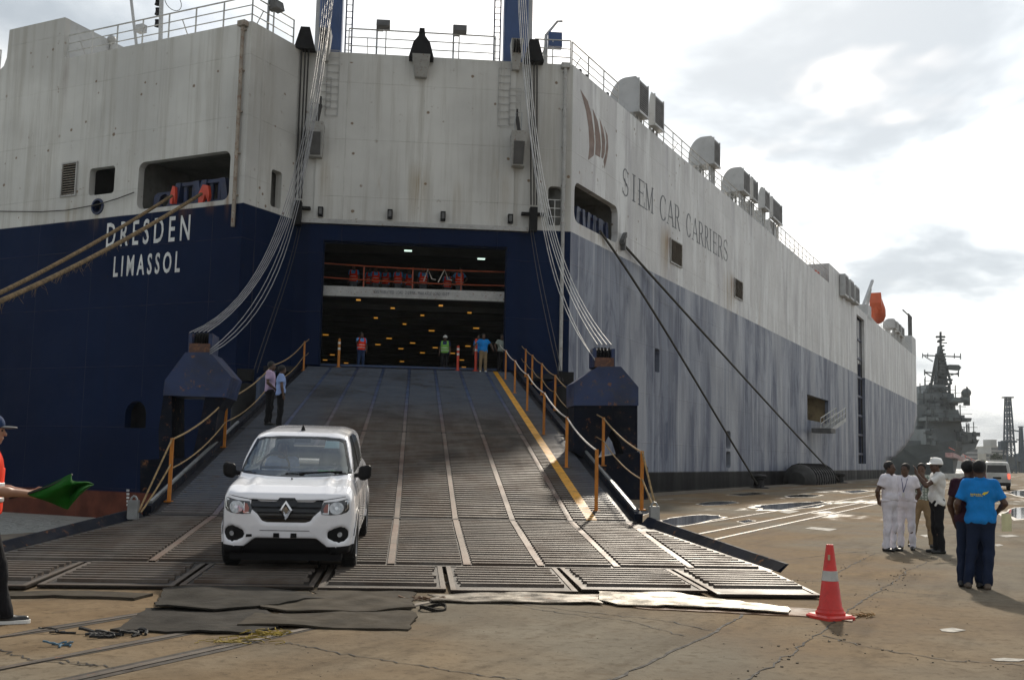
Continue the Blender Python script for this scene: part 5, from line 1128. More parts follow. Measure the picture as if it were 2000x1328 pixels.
def person(label, loc, yaw, H=1.70, top='white', leg='white', skin='skin', shoe='shoe', arms=None, legs=None, head=(0, 0), vox=.012, vest=None, hat=None, belt=None, lanyard=False, epaulette=False, group=None, tuck=False, belly=0.0, sleeve=.62, lean=0.0, face=True, reuse=None, nohair=False, seated=False, fine=None):
    """standing figure: x to its left, y ahead, z up, 1.70 m tall before scaling"""
    root = thing('person', label, 'person', loc, yaw, group, H/1.70)
    if reuse in _pc:
        def cp(src, par):
            c = src.copy(); COL.objects.link(c); c.parent = par
            for ch in src.children: cp(ch, c)
        for ch in _pc[reuse].children: cp(ch, root)
        return root
    fine = vox <= .011 if fine is None else fine
    sh = {s: np.array([s*.172, -.01, 1.405]) for s in (-1, 1)}
    arms = arms or {}; legs = legs or {}
    A = {}
    for s in (-1, 1):
        e, w = arms.get(s, ((s*.235, -.03, 1.12), (s*.245, .06, .875))); A[s] = (np.array(e, float), np.array(w, float))
    Lg = {}
    for s in (-1, 1):
        kn, an = legs.get(s, ((s*.105, .015, .49), (s*.115, -.02, .085))); Lg[s] = (np.array(kn, float), np.array(an, float))
    pts = [np.array([0, 0, 1.74]), np.array([0, 0, 0])]+[p for s in (-1, 1) for p in (*A[s], *Lg[s])]
    lo = np.min(pts, 0)-[.17, .2, .03]; hi = np.max(pts, 0)+[.17, .24, .08]; lo[0] = min(lo[0], -.34); hi[0] = max(hi[0], .34); lo[2] = -.01
    SK, hc = K[skin], np.array([0, .02, 1.575])
    hyaw, hpit = R(head[0]), R(head[1]); ch_, sh_ = math.cos(hyaw), math.sin(hyaw)
    def hp(x, y, z):                                           # head-local point
        y2, z2 = y*math.cos(hpit)-z*math.sin(hpit), y*math.sin(hpit)+z*math.cos(hpit); return hc+np.array([x*ch_-y2*sh_, x*sh_+y2*ch_, z2])
    # ---- body: one continuous skin
    F = Field(lo, hi, vox)
    TS = (1, .62, 1)
    F.cap((-.06, -.005, 1.28), (.06, -.005, 1.28), .13, .13, .04, TS); F.cap((0, 0, 1.28), (0, .0+belly*.5, 1.0), .145, .145, .06, (1, .66, 1)); F.cap((-.045, 0, .92), (.045, 0, .92), .132, .132, .06, (1, .72, 1))
    for s in (-1, 1): F.cap((s*.09, -.01, 1.385), sh[s]+[0, 0, -.02], .07, .058, .05)
    F.cap((0, -.01, 1.40), (0, .01, 1.53), .062, .052, .03)
    F.ell(hp(0, -.008, .035), (.074, .094, .088), .02); F.cap(hp(0, .035, -.02), hp(0, .052, -.075), .058, .036, .03); F.cap(hp(-.03, .02, -.05), hp(.03, .02, -.05), .045, .045, .03)
    if vox < .02:
        F.cap(hp(0, .088, .015), hp(0, .108, -.02), .010, .016, .012); F.cap(hp(-.03, .082, .030), hp(.03, .082, .030), .012, .012, .012); F.cap(hp(-.018, .088, -.052), hp(.018, .088, -.052), .010, .010, .01)
        for s in (-1, 1): F.cap(hp(s*.078, -.005, .02), hp(s*.076, -.0, -.02), .014, .009, .006)
    for s in (-1, 1):
        e, w = A[s]; d = w-e; d /= np.linalg.norm(d)
        F.cap(sh[s], e, .050, .040, .03); F.cap(e, e+(w-e)*.35, .041, .042, .02); F.cap(e+(w-e)*.3, w, .041, .027, .02)
        hd = arms.get((s, 'h')); hand(F, w, hd[0] if hd else d, hd[1] if hd else np.array([0, 1.0, 0])+np.array([-s*.3, 0, 0]), fine, hd[2] if hd and len(hd) > 2 else .35)
        kn, an = Lg[s]; F.cap((s*.085, 0, .90), kn, .085, .055, .04); F.cap(kn, kn+(an-kn)*.35, .054, .056, .02); F.cap(kn+(an-kn)*.3, an, .055, .036, .02); F.cap(an, an+[0, .08, -.052], .034, .024, .03)
    link('body', field_mesh('body', F, SK), root)
    # ---- shirt with loose folds
    hem = .86 if not tuck else .955
    F = Field(lo, hi, vox); t = .018
    F.cap((-.066, -.008, 1.28), (.066, -.008, 1.28), .135+t, .135+t, .04, (1, .68, 1)); F.cap((0, 0, 1.28), (0, belly*.5, 1.02), .155+t, .16+t, .06, (1, .70+belly, 1)); F.cap((-.04, 0, .92), (.04, 0, .92), .134+t, .134+t, .06, (1, .78, 1))
    for s in (-1, 1):
        e, w = A[s]; F.cap((s*.09, -.012, 1.39), sh[s]+[0, 0, -.015], .072, .063, .05)
        if sleeve <= 1: F.cap(sh[s], sh[s]+(e-sh[s])*sleeve, .060, .062, .04)
        else: F.cap(sh[s], e, .066, .056, .04); F.cap(e, e+(w-e)*.93, .056, .042, .03)
    if vox < .02: F.cap((-.045, .02, 1.455), (.045, .02, 1.455), .03, .03, .02); F.cap((-.05, -.045, 1.465), (.05, -.045, 1.465), .025, .025, .02)
    X, Y, Z = F.grid(); F.f = F.f+(.010*np.sin(Z*31+X*9+np.sin(X*17+Y*13)*1.7)*np.sin(X*14+Y*21+1.3)).astype(np.float32)*np.clip((1.38-Z)*4, 0, 1)
    F.cut(hem-Z+.015*np.sin(X*14+Y*9)); F.cut(((X*X+(Y-.0)**2)**.5*-1+.062)*(Z > 1.43)-1*(Z <= 1.43))
    for s in (-1, 1):
        if sleeve <= 1:                                          # square sleeve end
            e = A[s][0]; u = (e-sh[s])/np.linalg.norm(e-sh[s]); c = sh[s]+(e-sh[s])*sleeve; pr = (X-c[0])*u[0]+(Y-c[1])*u[1]+(Z-c[2])*u[2]; near = ((X-c[0])**2+(Y-c[1])**2+(Z-c[2])**2) < .12**2
            F.f = np.where(near & (np.sign(X) == s) & (np.abs(X) > .17), np.maximum(F.f, pr), F.f)
    F.f = F.f.astype(np.float32)
    shirt = link('shirt', field_mesh('shirt', F, K[top]), root)
    # ---- trousers
    F = Field(lo, hi, vox); F.cap((-.042, 0, .93), (.042, 0, .93), .142, .142, .05, (1, .78, 1)); F.cap((-.03, belly*.3, .92), (-.03, belly*.4, 1.06), .138, .132, .04, (1, .80+belly, 1)); F.cap((.03, belly*.3, .92), (.03, belly*.4, 1.06), .138, .132, .04, (1, .80+belly, 1))
    for s in (-1, 1):
        kn, an = Lg[s]; F.cap((s*.082, 0, .88), kn, .096, .072, .045); F.cap(kn, an+[0, .0, .02], .071, .062, .03); F.cap(an+[0, .0, .02], an+[0, .015, -.03], .062, .066, .02)
    X, Y, Z = F.grid(); F.f = F.f+(.010*np.sin(Z*26+X*20+np.sin(Y*24)*1.5)*np.cos(Y*16+X*11)*np.clip((.8-Z)*3, .2, 1)).astype(np.float32)
    F.cut(Z-1.0); 
    if not seated: F.cut(.045-Z)
    F.f = F.f.astype(np.float32); link('trousers', field_mesh('trousers', F, K[leg]), root)
    # ---- shoes
    for s in (-1, 1):
        kn, an = Lg[s]; d = np.array([s*.02, .17, 0.0]); F = Field(an+[-.1, -.11, -.1], an+[.1, .27, .09], vox*.8); b_ = np.array([an[0], an[1], max(.03, an[2]-.055)]); F.cap(b_+[0, -.035, .0], b_+d, .044, .036, .02, (1, 1, .85)); F.cap(an+[0, -.01, .0], b_+d*.35, .046, .04, .03)
        if not seated: _, _, Z = F.grid(); F.cut(np.broadcast_to(.001-Z, F.f.shape)); F.f = F.f.astype(np.float32)
        link('shoe', field_mesh('shoe', F, K[shoe]), root)
    # ---- hair, eyes
    if not nohair:
        F = Field(hc-[.13, .14, .1], hc+[.13, .14, .17], min(vox, .014)); F.ell(hp(0, -.020, .052), (.090, .103, .097), .01); X, Y, Z = F.grid()
        lx, ly, lz = X-hc[0], Y-hc[1], Z-hc[2]; fy = -lx*sh_*-1*0+(lx*-sh_+ly*ch_)
        F.cut(np.maximum(fy-.035-np.maximum(lz-.055, 0)*.9, -lz-.045+np.maximum(fy, -.1)*.55)); F.f = (F.f+.004*np.sin(X*90)*np.sin(Y*80)*np.sin(Z*85)).astype(np.float32); link('hair', field_mesh('hair', F, K['hair'], 1), root)
    if face and vox < .02:
        mb = MB()
        for s in (-1, 1): mb.sphere(hp(s*.030, .080, .012), .011, 8)
        part('eyes', mb, K['eye'], root, True, True)
    # ---- extras
    def ring(F0, z0, z1, grow, m, name, sq=(1, .70, 1), rad=.165, cut=None):
        F = Field((-.26, -.22, z0-.03), (.26, .22+belly, z1+.03), max(.008, vox*.8)); F.cap((-.07, 0, z0-.1), (-.07, 0, z1+.1), rad-.05+grow, rad-.05+grow, .0, sq); F.cap((.07, 0, z0-.1), (.07, 0, z1+.1), rad-.05+grow, rad-.05+grow, .06, sq)
        X, Y, Z = F.grid(); F.cut(np.maximum(z0-Z, Z-z1)+0*X*Y); F.f = F.f.astype(np.float32); return link(name, field_mesh(name, F, m, 1), root)
    if vest:
        F = Field((-.30, -.22, .88), (.30, .24, 1.50), vox); F.cap((-.075, -.008, 1.28), (.075, -.008, 1.28), .166, .166, .04, (1, .70, 1)); F.cap((0, 0, 1.28), (0, 0, .95), .19, .195, .06, (1, .74, 1))
        for s in (-1, 1): F.cap((s*.07, -.01, 1.41), (s*.14, -.01, 1.40), .078, .07, .04)
        X, Y, Z = F.grid(); F.cut(np.maximum(.90-Z, np.maximum(np.abs(X)-.195, np.where((Z > 1.28), .085+.0*(Z-1.28)-np.abs(X)-(Y < .02)*1.0, -1)))); F.f = F.f.astype(np.float32); v_ = link('safety_vest', field_mesh('vest', F, K[vest]), root)
        if vox < .03:
            for z in (1.02, 1.14):
                F = Field((-.26, -.2, z-.03), (.26, .2, z+.03), max(.008, vox*.8)); F.cap((0, 0, 1.28), (0, 0, .95), .195, .200, .0, (1, .755, 1)); X, Y, Z = F.grid(); F.cut(np.maximum(z-.02-Z, Z-z-.02)+0*X*Y); F.f = F.f.astype(np.float32); link('reflective_strip', field_mesh('strip', F, K['reflect'], 0), v_)
    if belt: ring(None, .945, .985, .032, K[belt], 'belt', (1, .74, 1))
    if hat == 'helmet':
        F = Field(hc-[.17, .2, .02], hc+[.17, .22, .2], min(vox, .012)); F.ell(hp(0, -.012, .062), (.102, .122, .105), .01); F.ell(hp(0, .05, .045), (.115, .135, .016), .02); F.cap(hp(0, -.1, .13), hp(0, .08, .14), .025, .025, .02); X, Y, Z = F.grid(); F.cut(hc[2]+.032-Z+0*X*Y); F.f = F.f.astype(np.float32); link('hard_hat', field_mesh('hat', F, K['helmet']), root)
    if hat == 'cap':
        F = Field(hc-[.15, .16, .03], hc+[.15, .26, .2], min(vox, .01)); F.ell(hp(0, -.012, .055), (.092, .110, .098), .01); X, Y, Z = F.grid(); F.cut(hc[2]+.028-Z+0*X*Y); F.f = F.f.astype(np.float32); cp_ = link('cap', field_mesh('cap', F, K['navy']), root)
        F = Field(hc-[.15, .0, .03], hc+[.15, .27, .2], min(vox, .008)); F.ell(hp(0, .115, .040), (.062, .085, .012), .0); X, Y, Z = F.grid(); F.f = F.f.astype(np.float32); link('cap_brim', field_mesh('brim', F, K['grey_visor']), cp_)
    if lanyard:
        mb = MB(); yb = .155+belly*1.2
        for s in (-1, 1): mb.tube([(s*.06, .0, 1.46), (s*.055, .10, 1.40), (s*.03, .135, 1.28), (.0, yb, 1.14)], .007, 5)
        ly_ = part('lanyard', mb, K['lanyard'], root, False, True); mb = MB(); mb.box((0, yb+.006, 1.09), (.06, .006, .09)); part('badge', mb, K['card'], ly_, False, True)
    if epaulette:
        for s in (-1, 1):
            mb = MB(); mb.bar((s*.10, -.01, 1.462), (s*.19, -.01, 1.452), .055, .012); ep = part('epaulette', mb, K['black'], root, False, True); mb = MB()
            for k in range(3): mb.bar((s*(.135+.018*k), -.038, 1.467-.0018*k), (s*(.135+.018*k), .018, 1.467-.0018*k), .009, .006)
            part('gold_stripe', mb, K['gold'], ep, False, True)
    if reuse: _pc[reuse] = root
    return root
def facing(px_dx, toward):
    pass
def yaw_to(loc, target):                                        # yaw so that +y points from loc to target
    d = np.array(target[:2], float)-np.array(loc[:2], float); return math.atan2(-d[0], d[1])
CAMP = np.array([0, 0, 0])
def foot(x, y): return gz(x, y)
HS = 1.0
# --- the group on the quay
l = foot(1739, 1076); cy = yaw_to(l, CAMP)
officer1 = person('officer in white uniform seen from the side, his hands clasped behind his back', l, cy+R(58), 1.60, 'white', 'white', 'skin_dark', arms={-1: ((-.25, -.10, 1.13), (-.09, -.17, .93)), 1: ((.25, -.10, 1.13), (.07, -.19, .91)), (-1, 'h'): (np.array([.9, -.1, -.3]), np.array([0, 0, 1.0]), .5), (1, 'h'): (np.array([-.9, -.1, -.3]), np.array([0, 0, 1.0]), .5)}, head=(10, 0), vox=.011, epaulette=True, belly=.03, tuck=True, belt='white')
l = foot(1771, 1073); cy = yaw_to(l, CAMP)
officer2 = person('officer in white uniform facing the camera with a blue lanyard and badge', l, cy-R(12), 1.57, 'white', 'white', 'skin_dark', arms={-1: ((-.25, -.08, 1.13), (-.14, -.16, .93)), 1: ((.25, -.08, 1.13), (.13, -.17, .91))}, head=(-20, 2), vox=.011, lanyard=True, belt='white', tuck=True, belly=.05, epaulette=True)
l = foot(1803, 1068); cy = yaw_to(l, CAMP)
man3 = person('man in checked shirt and khaki trousers holding one hand up to his face', l, cy-R(8), 1.58, 'check', 'khaki', 'skin', arms={-1: ((-.27, .10, 1.17), (-.05, .17, 1.44)), (-1, 'h'): (np.array([.2, -.02, 1.0]), np.array([1.0, .3, 0]), .4), 1: ((.25, -.05, 1.12), (.2, .05, .9))}, legs={-1: ((-.14, .01, .49), (-.17, -.02, .085)), 1: ((.15, .02, .49), (.22, .01, .085))}, vox=.011, lanyard=True, belt='black', tuck=True)
l = foot(1833, 1080); cy = yaw_to(l, CAMP)
man4 = person('man in white shirt, black trousers and white hard hat raising his hand towards the others', l, cy-R(70), 1.66, 'whiteshirt', 'black', 'skin_dark', arms={-1: ((-.20, .27, 1.22), (-.06, .40, 1.45)), (-1, 'h'): (np.array([.1, .1, 1.0]), np.array([0.6, -.3, 0]), .5), 1: ((.23, -.08, 1.12), (.21, -.16, .92))}, vox=.011, hat='helmet', belly=.04, head=(8, 0))
l = foot(1897, 1146); cy = yaw_to(l, CAMP)
man5 = person('man in dark maroon jersey and dark jeans half hidden behind the bright blue jersey', l, cy+R(168), 1.62, 'maroon', 'denim', 'skin_dark', 'shoe', arms={1: ((.25, .05, 1.12), (.16, .22, 1.08)), -1: ((-.25, 0, 1.1), (-.22, .1, .88))}, vox=.011, head=(-20, 0))
l = foot(1919, 1150); cy = yaw_to(l, CAMP)
man6 = person('man in bright blue jersey with yellow back print and jeans seen from behind', l, cy+R(185), 1.62, 'bright', 'denim', 'skin_dark', 'sandal', arms={1: ((.30, -.02, 1.14), (.22, .18, 1.02)), -1: ((-.29, -.02, 1.12), (-.27, .17, .98))}, legs={-1: ((-.12, .03, .49), (-.17, .04, .085)), 1: ((.09, .0, .49), (.06, -.03, .085))}, vox=.011, head=(-14, -4), sleeve=.78, belly=.0)
# yellow print on the jersey's back, laid on the cloth
def print_on(root, name, polys, zoff, m):
    sh_ = [c for c in root.children if c.name.startswith('shirt')][0]; bv = BVHTree.FromPolygons([v.co for v in sh_.data.vertices], [tuple(p.vertices) for p in sh_.data.polygons]); mb = MB()
    for poly in polys:
        tris = tessellate_polygon([[Vector((x, z, 0)) for x, z in poly]]); P = []
        for x, z in poly:
            h = bv.ray_cast(Vector((x, -.5, z)), Vector((0, 1, 0))); P.append((x, (h[0].y if h[0] else -.12)-.006, z))
        mb.add(P, [tuple(t) for t in tris])
    return part(name, mb, m, root, False, True)
K['yprint'] = mat('yellow_print', (.75, .60, .03), .6, obj=True)
letters = [[(-.13+.022*k, 1.245), (-.116+.022*k, 1.245), (-.116+.022*k, 1.268-.004*(k % 2)), (-.13+.022*k, 1.268)] for k in range(6)]
print_on(man6, 'jersey_print', letters+[[(-.13, 1.232), (.02, 1.232), (.02, 1.238), (-.13, 1.238)], [(-.005, 1.24), (.03, 1.285), (.075, 1.295), (.10, 1.305), (.075, 1.27), (.05, 1.262), (.045, 1.245), (.02, 1.258)]], 0, K['yprint'])
pp = thing('paper_sheets', 'pale yellow sheets of paper held by the man in bright blue', 'paper', np.array(man6.location)+np.array([.38, .12, .84]))
for k in range(3):
    c = BASE[pp]+np.array([.006*k, .003*k, .0]); mb = MB(); mb.box(c, (.15, .003, .23), (.93, .36-.05*k, 0), (-.36+.05*k, .93, 0)); part('sheet', mb, mat('yellowed_paper', (.62, .60, .36), .8), pp)
# --- flag marshal at the left edge
l = gz(-50, 1224); cy = yaw_to(l, CAMP)
flagman = person('flag marshal in red orange vest and dark cap holding out a green flag', l, cy+R(88), 1.80, 'blueshirt', 'black', 'skin_light', arms={-1: ((-.25, .08, 1.10), (-.16, .35, 1.065)), 1: ((.25, .06, 1.10), (.10, .36, 1.07)), (-1, 'h'): (np.array([.05, 1.0, .06]), np.array([.2, 0, 1.0]), .95), (1, 'h'): (np.array([-.25, 1.0, .02]), np.array([0, .1, 1.0]), .95)},
                 legs={-1: ((-.10, .13, .50), (-.11, .20, .085)), 1: ((.10, -.02, .49), (.11, -.14, .085))}, vest='vest', hat='cap', vox=.0095, head=(-6, -2))
for c_ in [c for c in flagman.children if c.name.startswith('shoe')]:
    b_ = [v.co for v in c_.data.vertices]; x0, x1, y0, y1 = min(v.x for v in b_), max(v.x for v in b_), min(v.y for v in b_), max(v.y for v in b_); mb = MB(); ol = rrect(x0, y0, x1, y1+.01, .045, 4); n = len(ol); mb.add([(x, y, .001) for x, y in ol]+[(x, y, .028) for x, y in ol], [(i, (i+1) % n, n+(i+1) % n, n+i) for i in range(n)]+[tuple(range(n))[::-1], tuple(range(n, 2*n))]); part('sole', mb, K['helmet'], c_, False, True)
fm = Matrix.Translation(flagman.location) @ Matrix.Rotation(cy+R(88), 4, 'Z') @ Matrix.Scale(1.80/1.70, 4)
def fl_pt(x, y, dep): return at_depth(x, y, dep)
dep = float(l[1])
flag = thing('signal_flag', 'limp dark green flag on a short stick held out by the flag marshal', 'flag', fl_pt(48, 966, dep))
mb = MB(); mb.tube([fl_pt(18, 973, dep-.02), fl_pt(52, 965, dep), fl_pt(100, 948, dep+.02), fl_pt(141, 926, dep+.03)], .010, 6); part('flag_stick', mb, K['shoe'], flag)
mb = MB(); NU, NV = 26, 14
top = [(52, 962), (90, 948), (120, 934), (139, 924), (141, 938), (150, 940), (172, 940), (184, 945)]; bot = [(58, 968), (80, 975), (100, 982), (132, 996), (140, 985), (155, 968), (170, 955), (182, 948)]
tx = np.linspace(0, 1, len(top))
for i in range(NU):
    u = i/(NU-1); a = [np.interp(u, tx, [p[k] for p in top]) for k in (0, 1)]; c_ = [np.interp(u, tx, [p[k] for p in bot]) for k in (0, 1)]
    for j in range(NV):
        v = j/(NV-1); x, y = a[0]+(c_[0]-a[0])*v, a[1]+(c_[1]-a[1])*v
        mb.v.append(tuple(fl_pt(x, y, dep+.10*math.sin(u*9+v*5)*min(1, u*3)*(.4+v*.6)+.05*math.sin(v*11+u*4)*u)))
mb.f = [(i*NV+j, (i+1)*NV+j, (i+1)*NV+j+1, i*NV+j+1) for i in range(NU-1) for j in range(NV-1)]; mb.mi = [0]*len(mb.f)
part('flag_cloth', mb, cloth('green_flag_cloth', (.007, .085, .007)), flag, True)
# --- two men at the left side of the ramp
def on_ramp(x, y, seg=0):
    r_, s_ = ramp_px(x, y, seg); return ramp_pt(r_, s_, .028)
l = on_ramp(524, 832); cy = yaw_to(l, CAMP)
person('man in pale pink shirt and black trousers standing on the left side of the ramp', l, cy+R(75), 1.62, 'pink', 'black', 'skin_dark', arms={-1: ((-.25, -.02, 1.12), (-.2, .12, .95)), 1: ((.25, .0, 1.12), (.16, .16, .98))}, vox=.014, sleeve=.7)
l = on_ramp(545, 838); cy = yaw_to(l, CAMP)
person('man in pale blue untucked shirt and black trousers beside the pink shirt', l, cy+R(95), 1.58, 'paleblue', 'black', 'skin_dark', arms={-1: ((-.25, .02, 1.12), (-.22, .05, .87)), 1: ((.25, .0, 1.12), (.24, .05, .88))}, vox=.014, head=(20, 0))
# --- at the top of the ramp
def at_top(x, s_, z=None):
    p0 = ramp_pt(0, s_); z_ = p0[2] if s_ < 0 else 4.89
    pl = isect(x, 720, p0, ra); return np.array([pl[0], pl[1], z_])
for lab, x, s_, dy, kw in (('crewman in red orange vest and dark trousers raising a radio in the dark doorway', 704, 1.2, 20, dict(top='blueshirt', leg='navy', vest='vest', arms={1: ((.28, .16, 1.2), (.22, .34, 1.36)), -1: ((-.25, 0, 1.12), (-.24, .05, .88))})),
                           ('worker in lime green vest and white helmet standing in the dark doorway', 868, 1.4, -10, dict(top='navy', leg='black', vest='green', hat='helmet')),
                           ('man in bright blue shirt and khaki trousers with arms apart at the ramp top', 943, -.25, 8, dict(top='bright', leg='khaki', arms={-1: ((-.36, -.02, 1.22), (-.42, .06, 1.02)), 1: ((.36, -.02, 1.22), (.40, .06, 1.02))}, shoe='card')),
                           ('man in bright blue shirt mostly hidden behind another at the ramp top', 934, .7, -20, dict(top='bright', leg='navy')),
                           ('man in grey checked shirt at the ramp top beside the railing', 979, .3, 15, dict(top='check', leg='black', arms={-1: ((-.33, 0, 1.2), (-.28, .1, 1.0)), 1: ((.33, 0, 1.2), (.28, .1, 1.0))}))):
    l = at_top(x, s_); cy = yaw_to(l, CAMP); person(lab, l, cy+R(dy), 1.52, vox=.02, skin='skin_dark', **kw)
rnd = random.Random(3)
ups = [(690, 'crewman in orange vest standing alone at the left end of the upper car deck', {}), (722, None, {}), (733, None, {}), (753, None, {}), (777, None, {}), (798, None, {}), (826, 'crewman in orange vest behind the hanging white straps on the upper deck', {}),
       (874, 'crewman in orange vest just right of the white straps on the upper deck', {}), (897, 'crewman in orange vest at the right end of the upper deck row, hands on hips', dict(arms={-1: ((-.36, -.02, 1.18), (-.2, .04, .98)), 1: ((.36, -.02, 1.18), (.2, .04, .98))}))]
for i, (x, lab, kw) in enumerate(ups):
    p0 = HF(0, 8.0, -3.2-(.6 if i % 2 else 0)); pl = isect(x, 560, p0, -qn); l = np.array([pl[0], pl[1], 8.0]); cy = yaw_to(l, CAMP)
    person(lab or 'one of the crewmen in orange vests packed left of the straps on the upper deck', l, cy+R(rnd.uniform(-25, 25)), 1.55+rnd.uniform(-.06, .06), 'blueshirt', 'grey', 'skin_dark', vest='vest', vox=.024, group='crew in orange vests along the upper deck rail', reuse='crew%d' % i if kw else 'crew', **kw)

# ================================================================== THE CAR
M['car_white'] = mat('white_car_paint', (.84, .84, .87), .22, var=.02, vscale=1, coat=.8, obj=True)
M['car_black'] = mat('black_car_plastic', (.007, .007, .008), .55, spec=.2, var=.2, obj=True)
M['car_gloss'] = mat('gloss_black_trim', (.006, .006, .007), .15, obj=True)
M['tyre'] = mat('tyre_rubber', (.012, .012, .012), .8, obj=True, bump=.2)
M['chrome'] = mat('chrome_trim', (.62, .63, .65), .12, 1.0, obj=True, var=.05)
M['rim'] = mat('wheel_rim_grey', (.25, .25, .26), .4, .6, obj=True)
M['seat'] = mat('grey_seat_cloth', (.20, .205, .20), .85, obj=True)
M['lens'] = mat('lamp_lens', (.50, .52, .55), .08, .35, obj=True, var=.3, vscale=30)
M['lampdark'] = mat('lamp_housing_dark', (.05, .052, .06), .15, .4, obj=True, coat=.8)
M['indicator'] = mat('indicator_lens', (.34, .12, .10), .15, obj=True)
M['green_cloth'] = mat('bright_green_cloth', (.02, .45, .06), .8, obj=True)
M['sticker'] = mat('pale_blue_sticker', (.42, .62, .70), .6, obj=True)
def glass_mat(name, tint, a):
    m, nt, p = _nodes(name); N, L = nt.nodes, nt.links
    g = N.new('ShaderNodeBsdfGlossy'); g.inputs['Roughness'].default_value = .02; g.inputs['Color'].default_value = (.9, .95, .95, 1)
    t = N.new('ShaderNodeBsdfTransparent'); t.inputs['Color'].default_value = (*tint, 1); fr = N.new('ShaderNodeFresnel'); fr.inputs['IOR'].default_value = 1.5
    mx = N.new('ShaderNodeMixShader'); mr = N.new('ShaderNodeMath'); mr.operation = 'MULTIPLY_ADD'; mr.inputs[1].default_value = 1.0; mr.inputs[2].default_value = a; L.new(fr.outputs[0], mr.inputs[0]); L.new(mr.outputs[0], mx.inputs[0]); L.new(t.outputs[0], mx.inputs[1]); L.new(g.outputs[0], mx.inputs[2]); L.new(mx.outputs[0], N['Material Output'].inputs['Surface']); return m
M['glass'] = glass_mat('car_glass', (.86, .91, .87), .15)
CS = 1.09                                                   # the car is measured a little larger than life by its place on the ramp
c_front = ramp_px(572, 1104, 1); s_f = -28.42
rc = ramp_px(571, 1100, 1)[0]
z_f, z_r = ramp_z(s_f)+.022, ramp_z(s_f+2.42*CS)+.026
pitch = math.atan2(z_r-z_f, 2.42*CS)
p_f = ramp_pt(-2.29, s_f, .022)
CAR_YAW = math.atan2(-ra[0], ra[1])+R(-.3)                  # car's +y is its tail, up the ramp
car = thing('hatchback_car', 'white hatchback car with black lower bumpers driving down the ramp', 'car', p_f)
car.rotation_euler = (pitch, 0, CAR_YAW); car.scale = (CS*.975, CS, CS*1.035)
# local frame: front axle at y = 0, nose at y = -.66, tail at y = 3.0; x to the right as seen from the front
YF, YR_, WB, WR = -.66, 3.02, 2.42, .278
def sd_poly(px_, py_, poly):
    """signed distance to a 2-D polygon"""
    P = np.array(poly, np.float32); d = np.full(np.broadcast(px_, py_).shape, 1e9, np.float32); s = np.ones(d.shape, bool); n = len(P)
    for i in range(n):
        a, b_ = P[i], P[i-1]; e = b_-a; wx, wy = px_-a[0], py_-a[1]; t = np.clip((wx*e[0]+wy*e[1])/(e @ e), 0, 1); d = np.minimum(d, (wx-e[0]*t)**2+(wy-e[1]*t)**2)
        c1 = (py_ >= a[1]); c2 = (py_ < b_[1]); c3 = (e[0]*wy > e[1]*wx); s ^= (c1 & c2 & c3) | (~c1 & ~c2 & ~c3)
    return np.where(s, 1, -1)*np.sqrt(d)
def smax(a, b, k):
    h = np.maximum(k-np.abs(a-b), 0)/k; return np.maximum(a, b)+h*h*k*.25
HV = .0165
F = Field((-.86, -.74, .12), (.86, 3.10, 1.56), HV); X, Y, Z = F.grid()
x2, y2 = F.ax[0][:, None], F.ax[1][None, :]
# seen from above
plan = sd_poly(x2, y2, [(-.40, -.665), (.40, -.665), (.60, -.615), (.715, -.50), (.775, -.30), (.79, 0), (.785, .5), (.785, 1.8), (.79, 2.4), (.77, 2.75), (.68, 2.97), (.4, 3.02), (-.4, 3.02), (-.68, 2.97), (-.77, 2.75), (-.79, 2.4), (-.785, 1.8), (-.785, .5), (-.79, 0), (-.775, -.30), (-.715, -.50), (-.60, -.615)])[:, :, None]
yz = lambda poly: sd_poly(F.ax[1][:, None], F.ax[2][None, :], poly)[None]
xz = lambda poly: sd_poly(F.ax[0][:, None], F.ax[2][None, :], poly)[:, None, :]
# lower body: nose, bonnet, belt line, tail
low_side = yz([(-.60, .20), (-.655, .30), (-.665, .52), (-.645, .66), (-.60, .79), (-.53, .865), (-.30, .925), (.05, .975), (.30, 1.005), (.8, 1.03), (2.0, 1.06), (2.8, 1.05), (2.99, .9), (3.02, .6), (2.99, .3), (2.9, .22), (-.3, .19)])
low_front = xz([(-.74, .19), (.74, .19), (.785, .40), (.79, .62), (.765, .80), (.715, .93), (.66, 1.01), (.55, 1.06), (-.55, 1.06), (-.66, 1.01), (-.715, .93), (-.765, .80), (-.79, .62), (-.785, .40)])
low = smax(smax(plan, low_side, .10), low_front, .07)
# bonnet sides lower than its middle, with two soft ribs
bon = np.clip(1-np.abs(Y-(-.1))/.55, 0, 1)*np.clip((Z-.78)*6, 0, 1)
low = low+bon*(.016*np.exp(-((np.abs(X)-.43)/.05)**2)*-1+.012*np.exp(-((np.abs(X)-.52)/.05)**2))
# cabin
cab_side = yz([(.02, .93), (.16, 1.01), (.45, 1.215), (.74, 1.395), (.90, 1.45), (1.25, 1.492), (1.7, 1.505), (2.2, 1.475), (2.55, 1.39), (2.80, 1.12), (2.9, .95)])
cab_front = xz([(-.735, .90), (.735, .90), (.70, 1.02), (.615, 1.32), (.57, 1.42), (.42, 1.49), (0, 1.508), (-.42, 1.49), (-.57, 1.42), (-.615, 1.32), (-.70, 1.02)])
cab_plan = sd_poly(x2, y2, [(-.44, -.05), (.44, -.05), (.66, .12), (.735, .5), (.74, 1.2), (.72, 2.2), (.62, 2.75), (.45, 2.95), (-.45, 2.95), (-.62, 2.75), (-.72, 2.2), (-.74, 1.2), (-.735, .5), (-.66, .12)])[:, :, None]
cab = smax(smax(cab_side, cab_front, .075), cab_plan, .09)
body = smin(low, cab, .05)
